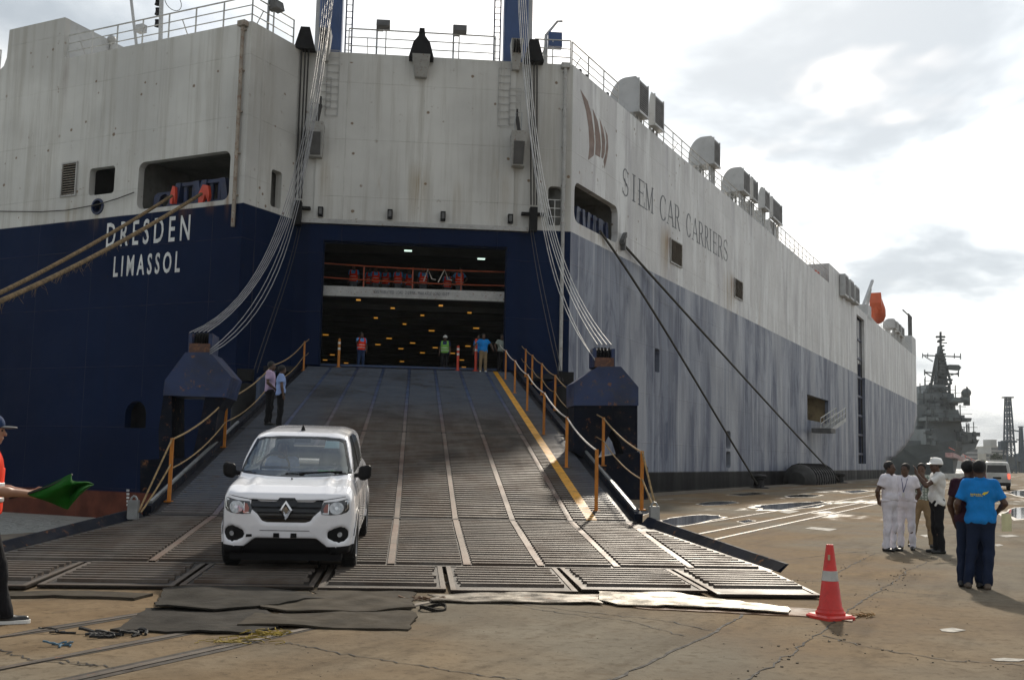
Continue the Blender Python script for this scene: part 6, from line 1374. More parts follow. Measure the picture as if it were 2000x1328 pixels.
# hollow cabin, open windscreen and side windows
inner = smax(smax(cab_side+.045, cab_front+.045, .05), cab_plan+.05, .05); inner = np.maximum(inner, .80-Z); inner = np.maximum(inner, .28-Y)
ws_poly = [(-.665, 1.025), (-.30, 1.0), (0, .992), (.30, 1.0), (.665, 1.025), (.635, 1.11), (.545, 1.365), (.46, 1.388), (0, 1.398), (-.46, 1.388), (-.545, 1.365), (-.635, 1.11)]
ws = np.maximum(xz(ws_poly), np.maximum(Y-.95, -.1-Y))
sw1 = [(.42, 1.02), (.50, 1.10), (.92, 1.36), (1.22, 1.395), (1.22, 1.03)]; sw2 = [(1.30, 1.03), (1.30, 1.395), (1.75, 1.39), (2.05, 1.35), (2.12, 1.10), (2.05, 1.05)]
rw = np.maximum(xz([(-.48, 1.08), (.48, 1.08), (.42, 1.33), (-.42, 1.33)]), 2.3-Y)
openings = np.minimum(np.minimum(ws, rw), np.minimum(yz(sw1), yz(sw2))+0*X)
body = np.maximum(body, -np.maximum(np.maximum(openings, -(-.95-X*0)), .0-1.0) if False else -openings)
body = np.maximum(body, -inner)
# wheel arches with lips
for yc in (0.0, WB):
    rad_ = np.sqrt((Y-yc)**2+(Z-WR)**2); body = smin(body, np.maximum(np.maximum(np.abs(rad_-.345)-.028, low-.018), .62-np.abs(X)), .02); body = np.maximum(body, -np.maximum(rad_-.330, .50-np.abs(X)))
# hollow under the car
body = np.maximum(body, -np.maximum(np.maximum(Z-.24, np.abs(X)-.66), np.abs(Y-1.2)-1.6))
# recesses in the face: grille, lower intake, fog lamp wells
gr = [(-.415, .800), (-.10, .788), (-.075, .81), (.075, .81), (.10, .788), (.415, .800), (.40, .70), (.335, .655), (.275, .575), (.22, .562), (-.22, .562), (-.275, .575), (-.335, .655), (-.40, .70)]
it = [(-.345, .395), (.345, .395), (.47, .305), (.50, .20), (-.50, .20), (-.47, .305)]
face_d = np.maximum(np.maximum(low, -low-.03)*0+(-low-.03), Y+.2)
def recess(poly, depth):
    global body
    body = np.maximum(body, -np.maximum(np.maximum(xz(poly), Y+.30), -(low+depth)))
recess(gr, .022); recess(it, .05)
fog = [[(s*(.605+.100*math.cos(R(a))+(-.045 if abs(a-180) < 40 else 0)), .435+.088*math.sin(R(a))) for a in range(0, 360, 30)] for s in (-1, 1)]
for p in fog: recess(p, .028)
F.f = body.astype(np.float32)
me = field_mesh('car_body', F, M['car_white'], 2); bodyo = link('body', me, car)
bvh = BVHTree.FromPolygons([v.co for v in me.vertices], [tuple(p.vertices) for p in me.polygons])
F2 = Field((-.86, -.74, .12), (.86, 3.10, 1.56), .033); F2.f = F.f[::2, ::2, ::2]; 
# a closed skin (no openings) to lay glass on
skin = np.ascontiguousarray(smin(low, cab, .05)[::2, ::2, ::2]); F2.n = np.array(skin.shape); F2.ax = [a[::2] for a in F.ax]; F2.f = skin.astype(np.float32); F2.h = HV*2
SV, SQ = F2.surface(); skin_bvh = BVHTree.FromPolygons([Vector(v) for v in SV], [tuple(int(i) for i in q) for q in SQ])
def fill(poly, step):
    xs = [p[0] for p in poly]; ys = [p[1] for p in poly]; n = len(poly); pts = []
    for i in range(n):
        a, b_ = np.array(poly[i]), np.array(poly[(i+1) % n]); k = max(1, int(np.linalg.norm(b_-a)/step)); pts += [tuple(a+(b_-a)*j/k) for j in range(k)]
    nb = len(pts); inside = lambda x, y: float(sd_poly(np.array([x], np.float32), np.array([y], np.float32), poly)[0]) < -step*.45
    for x in np.arange(min(xs)+step*.5, max(xs), step):
        for y in np.arange(min(ys)+step*.5, max(ys), step):
            if inside(x, y): pts.append((x, y))
    r_ = delaunay_2d_cdt([Vector(p) for p in pts], [(i, (i+1) % nb) for i in range(nb)], [list(range(nb))], 1, 1e-5)
    return [(v.x, v.y) for v in r_[0]], [tuple(f) for f in r_[2]]
def on_face(poly, off, step=.03, side=None, surf=None, thick=.012):
    """lay a flat outline on the car's skin: from the front, or from a side (side = +-1, outline in y,z)"""
    P, T = fill(poly, step); V, B_ = [], []; s_ = surf or skin_bvh
    for a, b_ in P:
        if side: o, d = Vector((side*1.5, a, b_)), Vector((-side, 0, 0))
        else: o, d = Vector((a, -1.5, b_)), Vector((0, 1, 0))
        h = s_.ray_cast(o, d)
        if h[0] is None:
            h = s_.find_nearest(o+d*.9)
        V.append(tuple(h[0]-d*off)); B_.append(tuple(h[0]-d*(off-(thick or 0))))
    mb = MB(); n = len(V); mb.add(V, T)
    if thick is None: return mb                              # a single sheet, for glass
    mb.add(B_, [t[::-1] for t in T])
    cnt = {}
    for t in T:
        for i in range(3): e = (t[i], t[(i+1) % 3]); cnt[e] = 1
    mb.add(V+B_, [(a, b_, b_+n, a+n) for a, b_ in cnt if (b_, a) not in cnt]); return mb
def cpart(name, mb, m, par=None, smooth=False): return part(name, mb, m, par or car, smooth, True)
grow = lambda poly, k, c=None: [((x-(c or np.mean(poly, 0))[0])*k+(c or tuple(np.mean(poly, 0)))[0], (y-(c or tuple(np.mean(poly, 0)))[1])*k+(c or tuple(np.mean(poly, 0)))[1]) for x, y in poly]
wsb = [(x*1.018, (z-1.2)*1.04+1.2) for x, z in ws_poly]
cpart('windscreen', on_face(wsb, .002, .06, thick=None), M['glass'], smooth=True)
# black border round the glass
rim_mb = MB(); inner_p = [(x*.965, (z-1.2)*.93+1.203) for x, z in ws_poly]; n = len(ws_poly)
for i in range(n):
    j = (i+1) % n; seg = [wsb[i], wsb[j], inner_p[j], inner_p[i]]; m_ = on_face(seg, .006, .05, thick=.003); rim_mb.add(m_.v, m_.f)
cpart('windscreen_border', rim_mb, M['car_gloss'])
for s in (-1, 1):
    for w in (sw1, sw2): cpart('side_window', on_face(grow(w, 1.04), .001, .08, s, thick=None), M['glass'])
    cpart('window_pillar', on_face([(1.215, 1.02), (1.215, 1.40), (1.305, 1.40), (1.305, 1.02)], .004, .08, s), M['car_gloss'])
cpart('grille', on_face(grow(gr, 1.0), -.014, .03, thick=.004), M['car_gloss'])
gb = MB()
for z in (.61, .665, .72):
    hw = .40 if z > .69 else (.33 if z > .64 else .28); m_ = on_face([(-hw, z-.008), (hw, z-.008), (hw, z+.008), (-hw, z+.008)], -.004, .03); gb.add(m_.v, m_.f)
cpart('grille_bar', gb, M['car_black'])
cpart('lower_intake', on_face(it, -.035, .05, thick=.004), M['car_black'])
bl = [(-.755, .30), (-.49, .275), (-.36, .385), (-.34, .395), (.34, .395), (.36, .385), (.49, .275), (.755, .30), (.73, .20), (.6, .185), (-.6, .185), (-.73, .20)]
me.materials.append(M['car_black'])
for p_ in me.polygons:                                   # unpainted lower skirt all round
    if p_.center.z < .305: p_.material_index = 1
for s in (-1, 1):
    m_ = lambda pts: [(s*x, z) for x, z in pts]
    hl = cpart('headlight', on_face(m_([(.40, .655), (.385, .705), (.418, .782), (.55, .792), (.675, .815), (.70, .805), (.705, .70), (.68, .672), (.62, .655), (.50, .648)]), .004, .03), M['lampdark'])
    cpart('reflector', on_face([(s*.565+.082*math.cos(R(a)), .722+.066*math.sin(R(a))) for a in range(0, 360, 24)], .010, .03), M['lens'], hl, True)
    cpart('bulb', on_face([(s*.565+.022*math.cos(R(a)), .722+.020*math.sin(R(a))) for a in range(0, 360, 45)], .016, .02), M['chrome'], hl)
    cpart('indicator', on_face(m_([(.425, .672), (.418, .715), (.445, .760), (.475, .762), (.475, .672)]), .010, .03), M['indicator'], hl)
    cpart('lamp_trim', on_face(m_([(.405, .662), (.480, .660), (.482, .771), (.473, .771), (.470, .671), (.414, .672)]), .013, .02), M['chrome'], hl)
    cpart('lamp_trim', on_face(m_([(.655, .800), (.692, .806), (.694, .715), (.66, .690), (.66, .700), (.682, .72), (.681, .792), (.655, .786)]), .010, .02), M['chrome'], hl)
    fg = cpart('fog_lamp', on_face(fog[(s+1)//2], -.020, .03, thick=.004), M['car_black'])
    cpart('fog_lens', on_face([(s*.61+.027*math.cos(R(a)), .437+.027*math.sin(R(a))) for a in range(0, 360, 30)], -.004, .02), M['lens'], fg, True)
    # door mirrors
    F = Field((s*.80-.2, .22, .88), (s*.80+.2, .56, 1.18), .012); F.cap((s*.80, .36, .985), (s*.795, .36, 1.055), .055, .050, .02, (1, .7, 1)); F.cap((s*.86, .37, .995), (s*.865, .37, 1.07), .045, .045, .03, (1, .7, 1)); F.cap((s*.70, .40, .985), (s*.78, .38, 1.0), .025, .03, .02)
    mo = link('door_mirror', field_mesh('mirror', F, M['car_black'] if s < 0 else M['car_black']), car)
    mb = MB(); mb.box((s*.835, .412, 1.03), (.13, .008, .085)); cpart('mirror_glass', mb, M['chrome'], mo)
    # doors
    for y in (.40, 1.26, 2.02):
        cpart('door_gap', on_face([(y-.004, .36), (y+.004, .36), (y+.004, 1.0), (y-.004, 1.0)], .0025, .06, s, thick=.004), M['car_black'])
    for y in (1.05, 1.86):
        mb = MB(); mb.tube([(s*.775, y-.09, .90), (s*.81, y-.06, .905), (s*.81, y+.05, .905), (s*.775, y+.08, .90)], .014, 6); cpart('door_handle', mb, M['car_white'])
    cpart('sill_cladding', on_face([(.36, .20), (.40, .30), (2.02, .30), (2.06, .20)], .008, .1, s), M['car_black'])
    # arch trims
    for yc in (0, WB):
        mb = MB(); A_ = [R(a) for a in range(8, 173, 11)]; m2 = [(yc+.345*math.cos(a), WR+.345*math.sin(a)) for a in A_]+[(yc+.385*math.cos(a), WR+.385*math.sin(a)) for a in A_[::-1]]
        cpart('arch_trim', on_face(m2, .012, .06, s), M['car_black'])
# maker's diamond
def diamond(w, h, cz): return [(0, cz+h), (w, cz), (0, cz-h), (-w, cz)]
em = MB(); o_, i_ = diamond(.075, .104, .700), diamond(.030, .045, .700)
for k in range(4):
    j = (k+1) % 4; yb = -.672; mid = [((a[0]+b_[0])/2, (a[1]+b_[1])/2) for a, b_ in zip((o_[k], o_[j]), (i_[k], i_[j]))]
    em.add([(o_[k][0], yb, o_[k][1]), (o_[j][0], yb, o_[j][1]), (mid[1][0], yb-.026, mid[1][1]), (mid[0][0], yb-.026, mid[0][1])], [(0, 1, 2, 3)]); em.add([(mid[0][0], yb-.026, mid[0][1]), (mid[1][0], yb-.026, mid[1][1]), (i_[j][0], yb-.004, i_[j][1]), (i_[k][0], yb-.004, i_[k][1])], [(0, 1, 2, 3)])
em.add([(x*.97, -.668, (z-.7)*.97+.7) for x, z in o_]+[(x*.97, -.655, (z-.7)*.97+.7) for x, z in o_], [(0, 1, 2, 3), (0, 1, 5, 4), (1, 2, 6, 5), (2, 3, 7, 6), (3, 0, 4, 7)])
cpart('diamond_badge', em, M['chrome'])
mb = MB(); m_ = on_face([(-.13, .770), (-.085, .822), (.085, .822), (.13, .770), (.10, .735), (-.10, .735)], .004, .03); cpart('badge_surround', m_, M['car_gloss'])
for x0, x1 in ((-.135, -.07), (.06, .125)): cpart('plate_bracket', on_face([(x0, .405), (x1, .405), (x1, .452), (x0, .452)], .008, .03), M['car_black'])
cpart('plate_bracket', on_face([(-.065, .402), (.055, .402), (.055, .45), (-.065, .45)], .005, .04), M['car_white'])
cpart('bumper_groove', on_face([(-.29, .476), (.27, .476), (.27, .482), (-.29, .482)], .003, .05, thick=.004), M['car_black'])
cpart('tow_eye_cover', on_face([(-.445, .405), (-.375, .412), (-.378, .438), (-.44, .436)], .004, .03), M['car_black'])
cpart('bonnet_gap', on_face([(-.66, .842), (-.40, .805), (-.12, .800), (.12, .800), (.40, .805), (.66, .842), (.66, .836), (.40, .799), (.12, .794), (-.12, .794), (-.40, .799), (-.66, .836)], .003, .04, thick=.004), M['car_black'])
mb = MB(); mb.lathe([(.03, 0), (.024, .02), (.008, .06), (0, .065)], (-.02, 1.02, 1.465), UP, 10); cpart('roof_aerial', mb, M['car_black'], smooth=True)
mb = MB(); mb.sphere((-.02, -.02, .975), .011, 8); cpart('washer_jet', mb, M['car_black'])
wm = MB(); h = lambda x, z: tuple(skin_bvh.ray_cast(Vector((x, -1.5, z)), Vector((0, 1, 0)))[0]-Vector((0, .022, 0)))
wm.tube([h(.05, 1.012), h(.22, 1.03), h(.40, 1.042), h(.56, 1.045)], .010, 5); wm.tube([h(-.12, 1.018), h(.1, 1.03), h(.3, 1.035)], .006, 5); cpart('wiper', wm, M['car_black'])
cpart('windscreen_sticker', on_face([(.30, 1.285), (.485, 1.285), (.475, 1.36), (.305, 1.362)], -.012, .06, thick=.002), M['sticker'])
# wheels
for s in (-1, 1):
    for yc in (0, WB):
        c = np.array([s*.69, yc, WR]); w = MB(); w.lathe([(.18, -.085), (.25, -.088), (.272, -.07), (.278, -.04), (.278, .04), (.272, .07), (.25, .088), (.18, .085)], c, (s, 0, 0), 36); w.v = w.v
        wo = thing if False else None
        wh = cpart('wheel', w, M['tyre'], smooth=True)
        r_ = MB(); r_.lathe([(.19, -.06), (.19, .06), (.178, .078), (.165, .05), (.05, .062), (0, .066)], c, (s, 0, 0), 28)
        cpart('rim', r_, M['rim'], wh, True)
        g = MB()
        for k in range(36):
            a = k*math.pi/18; g.box(c+np.array([0, math.cos(a)*.2785, math.sin(a)*.2785]), (.13, .012, .006), (1, .0, 0), (0, -math.sin(a), math.cos(a)), (0, math.cos(a), math.sin(a)))
        cpart('tread', g, M['tyre'], wh)
# underbody
mb = MB(); mb.box((0, 1.2, .215), (1.26, 3.5, .13)); cpart('underbody', mb, M['car_black'])
# cabin
mb = MB(); mb.box((0, .42, .93), (1.26, .34, .16)); cpart('dashboard', mb, M['car_black'])
for x in (-.34, .34):
    F = Field((x-.3, .9, .5), (x+.3, 1.9, 1.45), .03); F.cap((x-.13, 1.55, .75), (x+.13, 1.55, .75), .12, .12, .05); F.cap((x-.14, 1.6, .75), (x-.12, 1.72, 1.12), .10, .08, .05); F.cap((x+.14, 1.6, .75), (x+.12, 1.72, 1.12), .10, .08, .05); F.cap((x-.1, 1.72, 1.1), (x+.1, 1.72, 1.1), .08, .08, .05); F.cap((x-.07, 1.72, 1.27), (x+.07, 1.72, 1.27), .07, .07, .03)
    link('front_seat', field_mesh('seat', F, M['seat']), car)
F = Field((-.7, 2.1, .5), (.7, 2.6, 1.35), .035); F.cap((-.5, 2.3, .8), (.5, 2.3, .8), .1, .1, .05); F.cap((-.48, 2.42, 1.1), (.48, 2.42, 1.1), .09, .09, .05); link('rear_seat', field_mesh('rear', F, M['seat']), car)
mb = MB(); mb.tube([(-.34+.18*math.cos(t), .84+.06*math.sin(t), 1.02+.17*math.sin(t)) for t in np.linspace(0, 2*math.pi, 24)], .014, 6); mb.bar((-.52, .84, 1.02), (-.16, .84, 1.02), .03); cpart('steering_wheel', mb, M['car_black'])
mb = MB(); mb.box((0, .82, 1.36), (.2, .03, .06)); cpart('rear_view_mirror', mb, M['car_black'])
mb = MB(); random.seed(2)
for k in range(12):
    x = .27+.022*k; mb.sphere((x, .33+random.uniform(-.02, .03), 1.028+random.uniform(0, .01)), .024, 8, (1.2, 1, .45))
CM = Matrix.Translation(car.location) @ car.rotation_euler.to_matrix().to_4x4() @ Matrix.Diagonal((CS*.975, CS, CS*1.035, 1))
gc = MB(); gc.v = [tuple(CM @ Vector(p)) for p in mb.v]; gc.f = mb.f; gc.mi = mb.mi
solo('green_cloth', gc, M['green_cloth'], 'crumpled bright green cloth lying on the dashboard behind the windscreen', 'cloth', None, True)
# driver
dv = CM @ Vector((-.34, 1.50, .22))
driver = person('driver of the white hatchback, dim behind the windscreen', tuple(dv), math.atan2(ra[0], -ra[1]), 1.62, 'paleblue', 'grey', 'skin', arms={-1: ((-.26, .12, 1.14), (-.12, .36, 1.16)), 1: ((.26, .12, 1.14), (.12, .36, 1.16))}, legs={-1: ((-.13, .42, .62), (-.14, .62, .30)), 1: ((.13, .42, .62), (.14, .62, .30))}, vox=.022, seated=True)
driver.location.z -= .42*1.62/1.7

# ================================================================== THINGS ON THE QUAY
def cone():
    p = gz(1622, 1207); t = thing('traffic_cone', 'red orange traffic cone with a silver reflective band and square base', 'traffic cone', p, R(24)); H_ = .845
    m = mat('cone_plastic', (.62, .030, .022), .45, var=.15, dirt=.25, obj=True, vscale=4)
    mb = MB(); n = 6; o_ = rrect(-.25, -.25, .25, .25, .05, 4); k = len(o_)
    mb.add([(x, y, .0) for x, y in o_]+[(x, y, .03) for x, y in o_]+[(x*.86, y*.86, .05) for x, y in o_], [(i, (i+1) % k, k+(i+1) % k, k+i) for i in range(k)]+[(k+i, k+(i+1) % k, 2*k+(i+1) % k, 2*k+i) for i in range(k)]+[tuple(range(2*k, 3*k)), tuple(range(k))[::-1]])
    t.scale = (.72, .72, .868)
    part('cone_base', mb, m, t, False, True)
    mb = MB(); mb.lathe([(.205, .045), (.205, .075), (.19, .085), (.178, .10), (.178, .115), (.160, .135), (.052, H_-.02), (.045, H_), (.030, H_), (.030, H_-.06)], (0, 0, 0), UP, 40); part('cone_body', mb, m, t, True, True)
    def rad(z): return .160+(.052-.160)*(z-.135)/(H_-.155)
    mb = MB(); mb.lathe([(rad(.43)+.001, .43), (rad(.43)+.004, .432), (rad(.545)+.004, .543), (rad(.545)+.001, .545)], (0, 0, 0), UP, 40); part('reflective_band', mb, mat('cone_band', (.55, .55, .52), .4, .2, obj=True, dirt=.3), t, True, True)
    mb = MB(); mb.box((-.062, -.055, .70), (.03, .03, .06), (.7, -.7, 0), (.7, .7, 0)); part('label_patch', mb, mat('cone_patch', (.42, .33, .2), .6), t, False, True)
cone()
# flat plates, boards and mats at the foot of the ramp: (name, label, cat, px outline, height, thickness, material)
M['mat_grey'] = mat('grey_rubber_mat', (.036, .033, .028), .9, var=.35, vscale=2.2, dirt=.6, spec=.08, bump=.35, bscale=25)
M['mat_dark'] = mat('dark_rubber_mat', (.030, .027, .023), .8, var=.4, vscale=2.5, dirt=.5, spec=.08, bump=.35, bscale=25)
M['board'] = mat('weathered_plywood', (.17, .095, .05), .75, var=.4, vscale=3, dirt=.5, bump=.3, bscale=20)
M['wood_grey'] = mat('grey_weathered_board', (.058, .049, .037), .9, var=.35, vscale=3, dirt=.4, spec=.08, bump=.3, bscale=18)
def sheet(name, label, cat, px, h, th, m, ripple=.012, group=None, fr=.07):
    P = [gz(x, y, h) for x, y in px]; Q_ = []
    for i in range(len(P)):
        a, d = P[i], P[(i+1) % len(P)]; k = max(1, int(np.linalg.norm(d-a)/.12))
        for j in range(k): q = a+(d-a)*j/k; Q_.append((q[0]+random.gauss(0, fr*.25), q[1]+random.gauss(0, fr*.25)))
    pts, tris = fill(Q_, .12); ph = random.random()*6
    zz = lambda x, y: h+1.5*ripple*(math.sin(x*3.1+ph)*math.cos(y*4.3+ph)+.5*math.sin(x*8+y*5))
    mb = MB(); n = len(pts); V = [(x, y, max(th+.002, zz(x, y))) for x, y in pts]; B_ = [(x, y, z-th) for x, y, z in V]
    cnt = {}
    for t in tris:
        for i in range(3): cnt[(t[i], t[(i+1) % 3])] = 1
    mb.add(V+B_, [t for t in tris]+[tuple(i+n for i in t[::-1]) for t in tris]+[(a, b_, b_+n, a+n) for a, b_ in cnt if (b_, a) not in cnt])
    return solo(name, mb, m, label, cat, group)
random.seed(21)
sheet('plywood_board', 'long reddish plywood board lying under the traffic cone', 'board', [(1232, 1180), (1245, 1187), (1440, 1196), (1590, 1204), (1662, 1212), (1668, 1203), (1640, 1192), (1480, 1180)], .012, .010, M['board'], .0)
sheet('steel_plate', 'dull steel strip plate under the middle of the ramp flaps', 'plate', [(838, 1160), (848, 1172), (1176, 1176), (1168, 1160), (1000, 1155)], .03, .012, M['plate'], .006)
sheet('steel_plate', 'shiny pale steel plate beside the plywood, catching the light', 'plate', [(1165, 1152), (1172, 1170), (1210, 1177), (1400, 1186), (1544, 1194), (1540, 1184), (1370, 1162), (1250, 1150)], .042, .012, mat('bright_plate', (.30, .275, .23), .32, .55, var=.25, dirt=.25, vscale=2.4, bump=.25, bscale=9), .006)
sheet('wooden_plank', 'pale plank showing under the flaps at the far left', 'plank', [(-80, 1156), (-80, 1164), (110, 1162), (262, 1166), (300, 1158), (150, 1152)], .03, .028, M['wood_grey'], .0)
sheet('rubber_mat', 'big grey rubber mat running up onto the flaps in front of the car', 'mat', [(322, 1146), (300, 1184), (420, 1187), (500, 1182), (640, 1166), (604, 1152), (470, 1144)], .055, .016, M['mat_grey'], .010)
sheet('rubber_mat', 'dark grey rubber mat with a torn lower left corner', 'mat', [(292, 1186), (235, 1222), (215, 1226), (330, 1232), (500, 1234), (545, 1222), (520, 1190), (480, 1186)], .022, .016, M['mat_dark'], .007)
sheet('rubber_mat', 'upper pale grey mat right of the car with a crumpled right end', 'mat', [(498, 1172), (512, 1184), (560, 1188), (700, 1192), (812, 1188), (806, 1164), (700, 1158), (560, 1160)], .048, .016, M['wood_grey'], .010)
sheet('rubber_mat', 'lower pale grey mat with a folded slit near its right edge', 'mat', [(500, 1194), (466, 1219), (600, 1221), (800, 1226), (816, 1200), (800, 1194), (640, 1196)], .030, .016, M['wood_grey'], .010)
sheet('rubber_mat', 'narrow pale mat strip tucked under the flap edge beside the steel strip', 'mat', [(600, 1152), (640, 1163), (802, 1166), (818, 1158), (790, 1153)], .036, .012, M['wood_grey'], .004)
def scrap(name, label, cat, x, y, n, L, rad, m, spread=.2, flat=.4):
    c = gz(x, y); mb = MB()
    for k in range(n):
        p = c+np.array([random.gauss(0, spread), random.gauss(0, spread*.5), random.uniform(.005, .02)]); a = random.uniform(0, 6.28); P = [p]
        for j in range(5): a += random.gauss(0, .7); P.append(P[-1]+np.array([math.cos(a), math.sin(a)*.7, 0])*L/5+UP*random.uniform(-.008, .012)); P[-1][2] = max(rad, P[-1][2])
        mb.tube(P, rad*random.uniform(.6, 1.2), 5)
    return solo(name, mb, m, label, cat)
yr = mat('frayed_yellow_rope', (.28, .20, .025), .85, var=.4, vscale=12)
scrap('frayed_rope', 'frayed yellow rope scraps on the concrete below the mats', 'rope', 522, 1240, 24, .20, .005, yr, .09); scrap('frayed_rope', 'thin trail of yellow rope fibres beside the rail groove', 'rope', 462, 1254, 18, .3, .004, yr, .08)
scrap('rubber_scrap', 'black shredded rubber below the torn mat corner', 'scrap', 228, 1241, 14, .22, .013, M['rubber'], .09); scrap('rubber_scrap', 'small dark scrap lying alone left of the torn mat', 'scrap', 104, 1237, 3, .2, .010, M['rubber'], .03)
scrap('frayed_rope', 'brown frayed fibres at the end of the plywood behind the cone', 'rope', 1684, 1204, 22, .16, .006, M['rope_tan'], .05)
scrap('torn_fibres', 'torn beige fibres where the two upper mats meet', 'fibres', 508, 1186, 16, .16, .007, M['wood_grey'], .07); scrap('torn_fibres', 'crumpled brown shreds at the right end of the pale mats', 'fibres', 826, 1172, 14, .18, .010, M['board'], .08)
bs = mat('faded_blue_scrap', (.06, .13, .19), .8); scrap('plastic_scrap', 'faded blue plastic scrap on the concrete near the left corner', 'scrap', 118, 1260, 5, .14, .008, bs, .05)
mb = MB(); c = gz(838, 1190); P = [c+np.array([.13*math.cos(t)+.04, .16*math.sin(t), .02+.018*math.sin(t*2)]) for t in np.linspace(0, 2*math.pi, 22)]
for a, d in zip(P, P[1:]): mb.bar(a, d, .012, .035)
solo('strap_loop', mb, M['mat_dark'], 'dark strap loop lying beside the right end of the mats', 'strap')
# bollards and fenders along the quay
def bollard(x, y, label):
    p = gz(x, y); t = thing('bollard', label, 'bollard', p, 0, 'mooring bollards along the quay edge'); mb = MB(); mb.lathe([(.55, 0), (.55, .06), (.34, .10), (.27, .35), (.30, .5), (.46, .60), (.48, .72), (.36, .80), (0, .83)], (0, 0, 0), UP, 22); part('bollard_post', mb, M['black'], t, True, True)
    mb = MB(); mb.lathe([(.62, 0), (.62, .03), (0, .035)], (0, 0, 0), UP, 18); part('base_plate', mb, M['girder'], t, False, True)
bollard(1482, 953, 'nearer black bollard by the hull holding a dark mooring rope'); bollard(1640, 943, 'farther black bollard by the hull holding a dark mooring rope')
bollard(*project(MOOR), 'black bollard near the quay edge holding both tan mooring ropes')
for (x, t_, L_, rd, lab) in ((1550, 0, 9.5, 1.15, 'long black cylindrical fender floating against the hull beyond the nearer bollard'),):
    ts_ = FS.px(x, 935)[0]; c = FS(ts_, .30, 1.28); mb = MB(); prof = [(0, -L_/2-.5), (rd*.5, -L_/2-.4), (rd*.95, -L_/2+.3), (rd, -L_/2+.8), (rd, L_/2-.8), (rd*.95, L_/2-.3), (rd*.5, L_/2+.4), (0, L_/2+.5)]
    mb.lathe(prof, c, sd, 20); f = thing('ship_fender', lab, 'fender', c-UP*rd); part('fender_body', mb, M['rubber'], f, True)
    mb = MB()
    for k in range(9):
        a = -L_/2+1+k*(L_-2)/8; mb.tube([c+sd*a+rd*1.02*(math.cos(q)*sn+math.sin(q)*UP) for q in np.linspace(0, 2*math.pi, 16)], .07, 5)
    part('fender_net', mb, M['black'], f)
# flexible marker posts in the door
def marker(x, s_, h, label, m):
    t_ = ramp_pt(0, s_); p = isect(x, 715, t_, ra); z = t_[2] if s_ < 0 else 4.875; p = np.array([p[0], p[1], z]); t = thing('marker_post', label, 'post', p); mb = MB(); mb.lathe([(.13, 0), (.13, .03), (.055, .06), (.055, h), (0, h+.02)], (0, 0, 0), UP, 12); part('post_body', mb, m, t, True, True)
    for z in (h*.62, h*.82): mb = MB(); mb.lathe([(.057, z), (.059, z), (.059, z+.09), (.057, z+.09)], (0, 0, 0), UP, 12); part('white_band', mb, K['reflect'], t, True, True)
marker(894, .2, 1.02, 'red marker post with white bands standing alone in the doorway', M['red']); marker(929, .05, 1.3, 'taller red marker post beside the men in blue at the door', M['red']); marker(661, .2, 1.15, 'thin orange marker post at the left side of the doorway', M['yellow'])
# van driving away
def van():
    p = gz(1948, 957); t = thing('van', 'white van with a lit red tail lamp driving away along the quay', 'van', p, math.atan2(-sd[0], sd[1])+R(3)); wh = mat('van_white', (.55, .55, .52), .35, obj=True, coat=.3)
    W, H_, L_ = .86, 1.98, 4.3
    F = Field((-1.05, -.2, .15), (1.05, 4.6, 2.2), .04); X, Y, Z = F.grid(); xz_ = sd_poly(F.ax[0][:, None], F.ax[2][None, :], [(-W, .28), (W, .28), (W, 1.05), (W-.10, 1.75), (W-.2, 1.93), (W-.4, H_), (-W+.4, H_), (-W+.2, 1.93), (-W+.10, 1.75), (-W, 1.05)])[:, None, :]
    yz_ = sd_poly(F.ax[1][:, None], F.ax[2][None, :], [(0, .28), (0, 1.0), (.12, 1.85), (.4, H_), (3.0, H_), (3.5, 1.85), (4.15, 1.15), (4.3, 1.0), (4.3, .28)])[None]; b_ = smax(xz_, yz_, .12)
    for yc in (.75, 3.45): b_ = np.maximum(b_, -np.maximum(np.sqrt((Y-yc)**2+(Z-.33)**2)-.38, .55-np.abs(X)))
    F.f = b_.astype(np.float32); link('body', field_mesh('van_body', F, wh), t)
    def bx(name, c, s_, m): mb = MB(); mb.box(c, s_); return part(name, mb, m, t, False, True)
    mb = MB(); mb.hexa([(-.66, .02, 1.12), (.66, .02, 1.12), (.66, .05, 1.12), (-.66, .05, 1.12)], [(-.58, .07, 1.68), (.58, .07, 1.68), (.58, .11, 1.68), (-.58, .11, 1.68)]); part('rear_window', mb, M['car_gloss'], t, False, True)
    bx('rear_bumper', (0, -.05, .40), (1.66, .14, .24), M['car_black']); bx('number_plate', (0, -.02, .82), (.52, .03, .13), M['car_black'])
    bx('tail_lamp', (-.74, .0, .95), (.12, .05, .32), mat('red_tail_lens', (.35, .02, .02), .3)); bx('tail_lamp', (.74, .0, .95), (.12, .05, .32), mat('lit_tail_lamp', (.8, .1, .05), .3, emit=((1, .06, .03), 3.0)))
    bx('roof_rack', (0, 1.6, 2.02), (1.2, 2.2, .06), wh)
    for s in (-1, 1):
        bx('side_window', (s*.80, 2.0, 1.42), (.03, 2.6, .5), M['car_gloss'])
        for y in (.75, 3.45): mb = MB(); mb.lathe([(0, -.1), (.2, -.1), (.33, -.09), (.34, 0), (.33, .09), (.2, .1), (0, .1)], (s*.72, y, .34), (1, 0, 0), 20); part('wheel', mb, M['tyre'], t, True, True)
van()

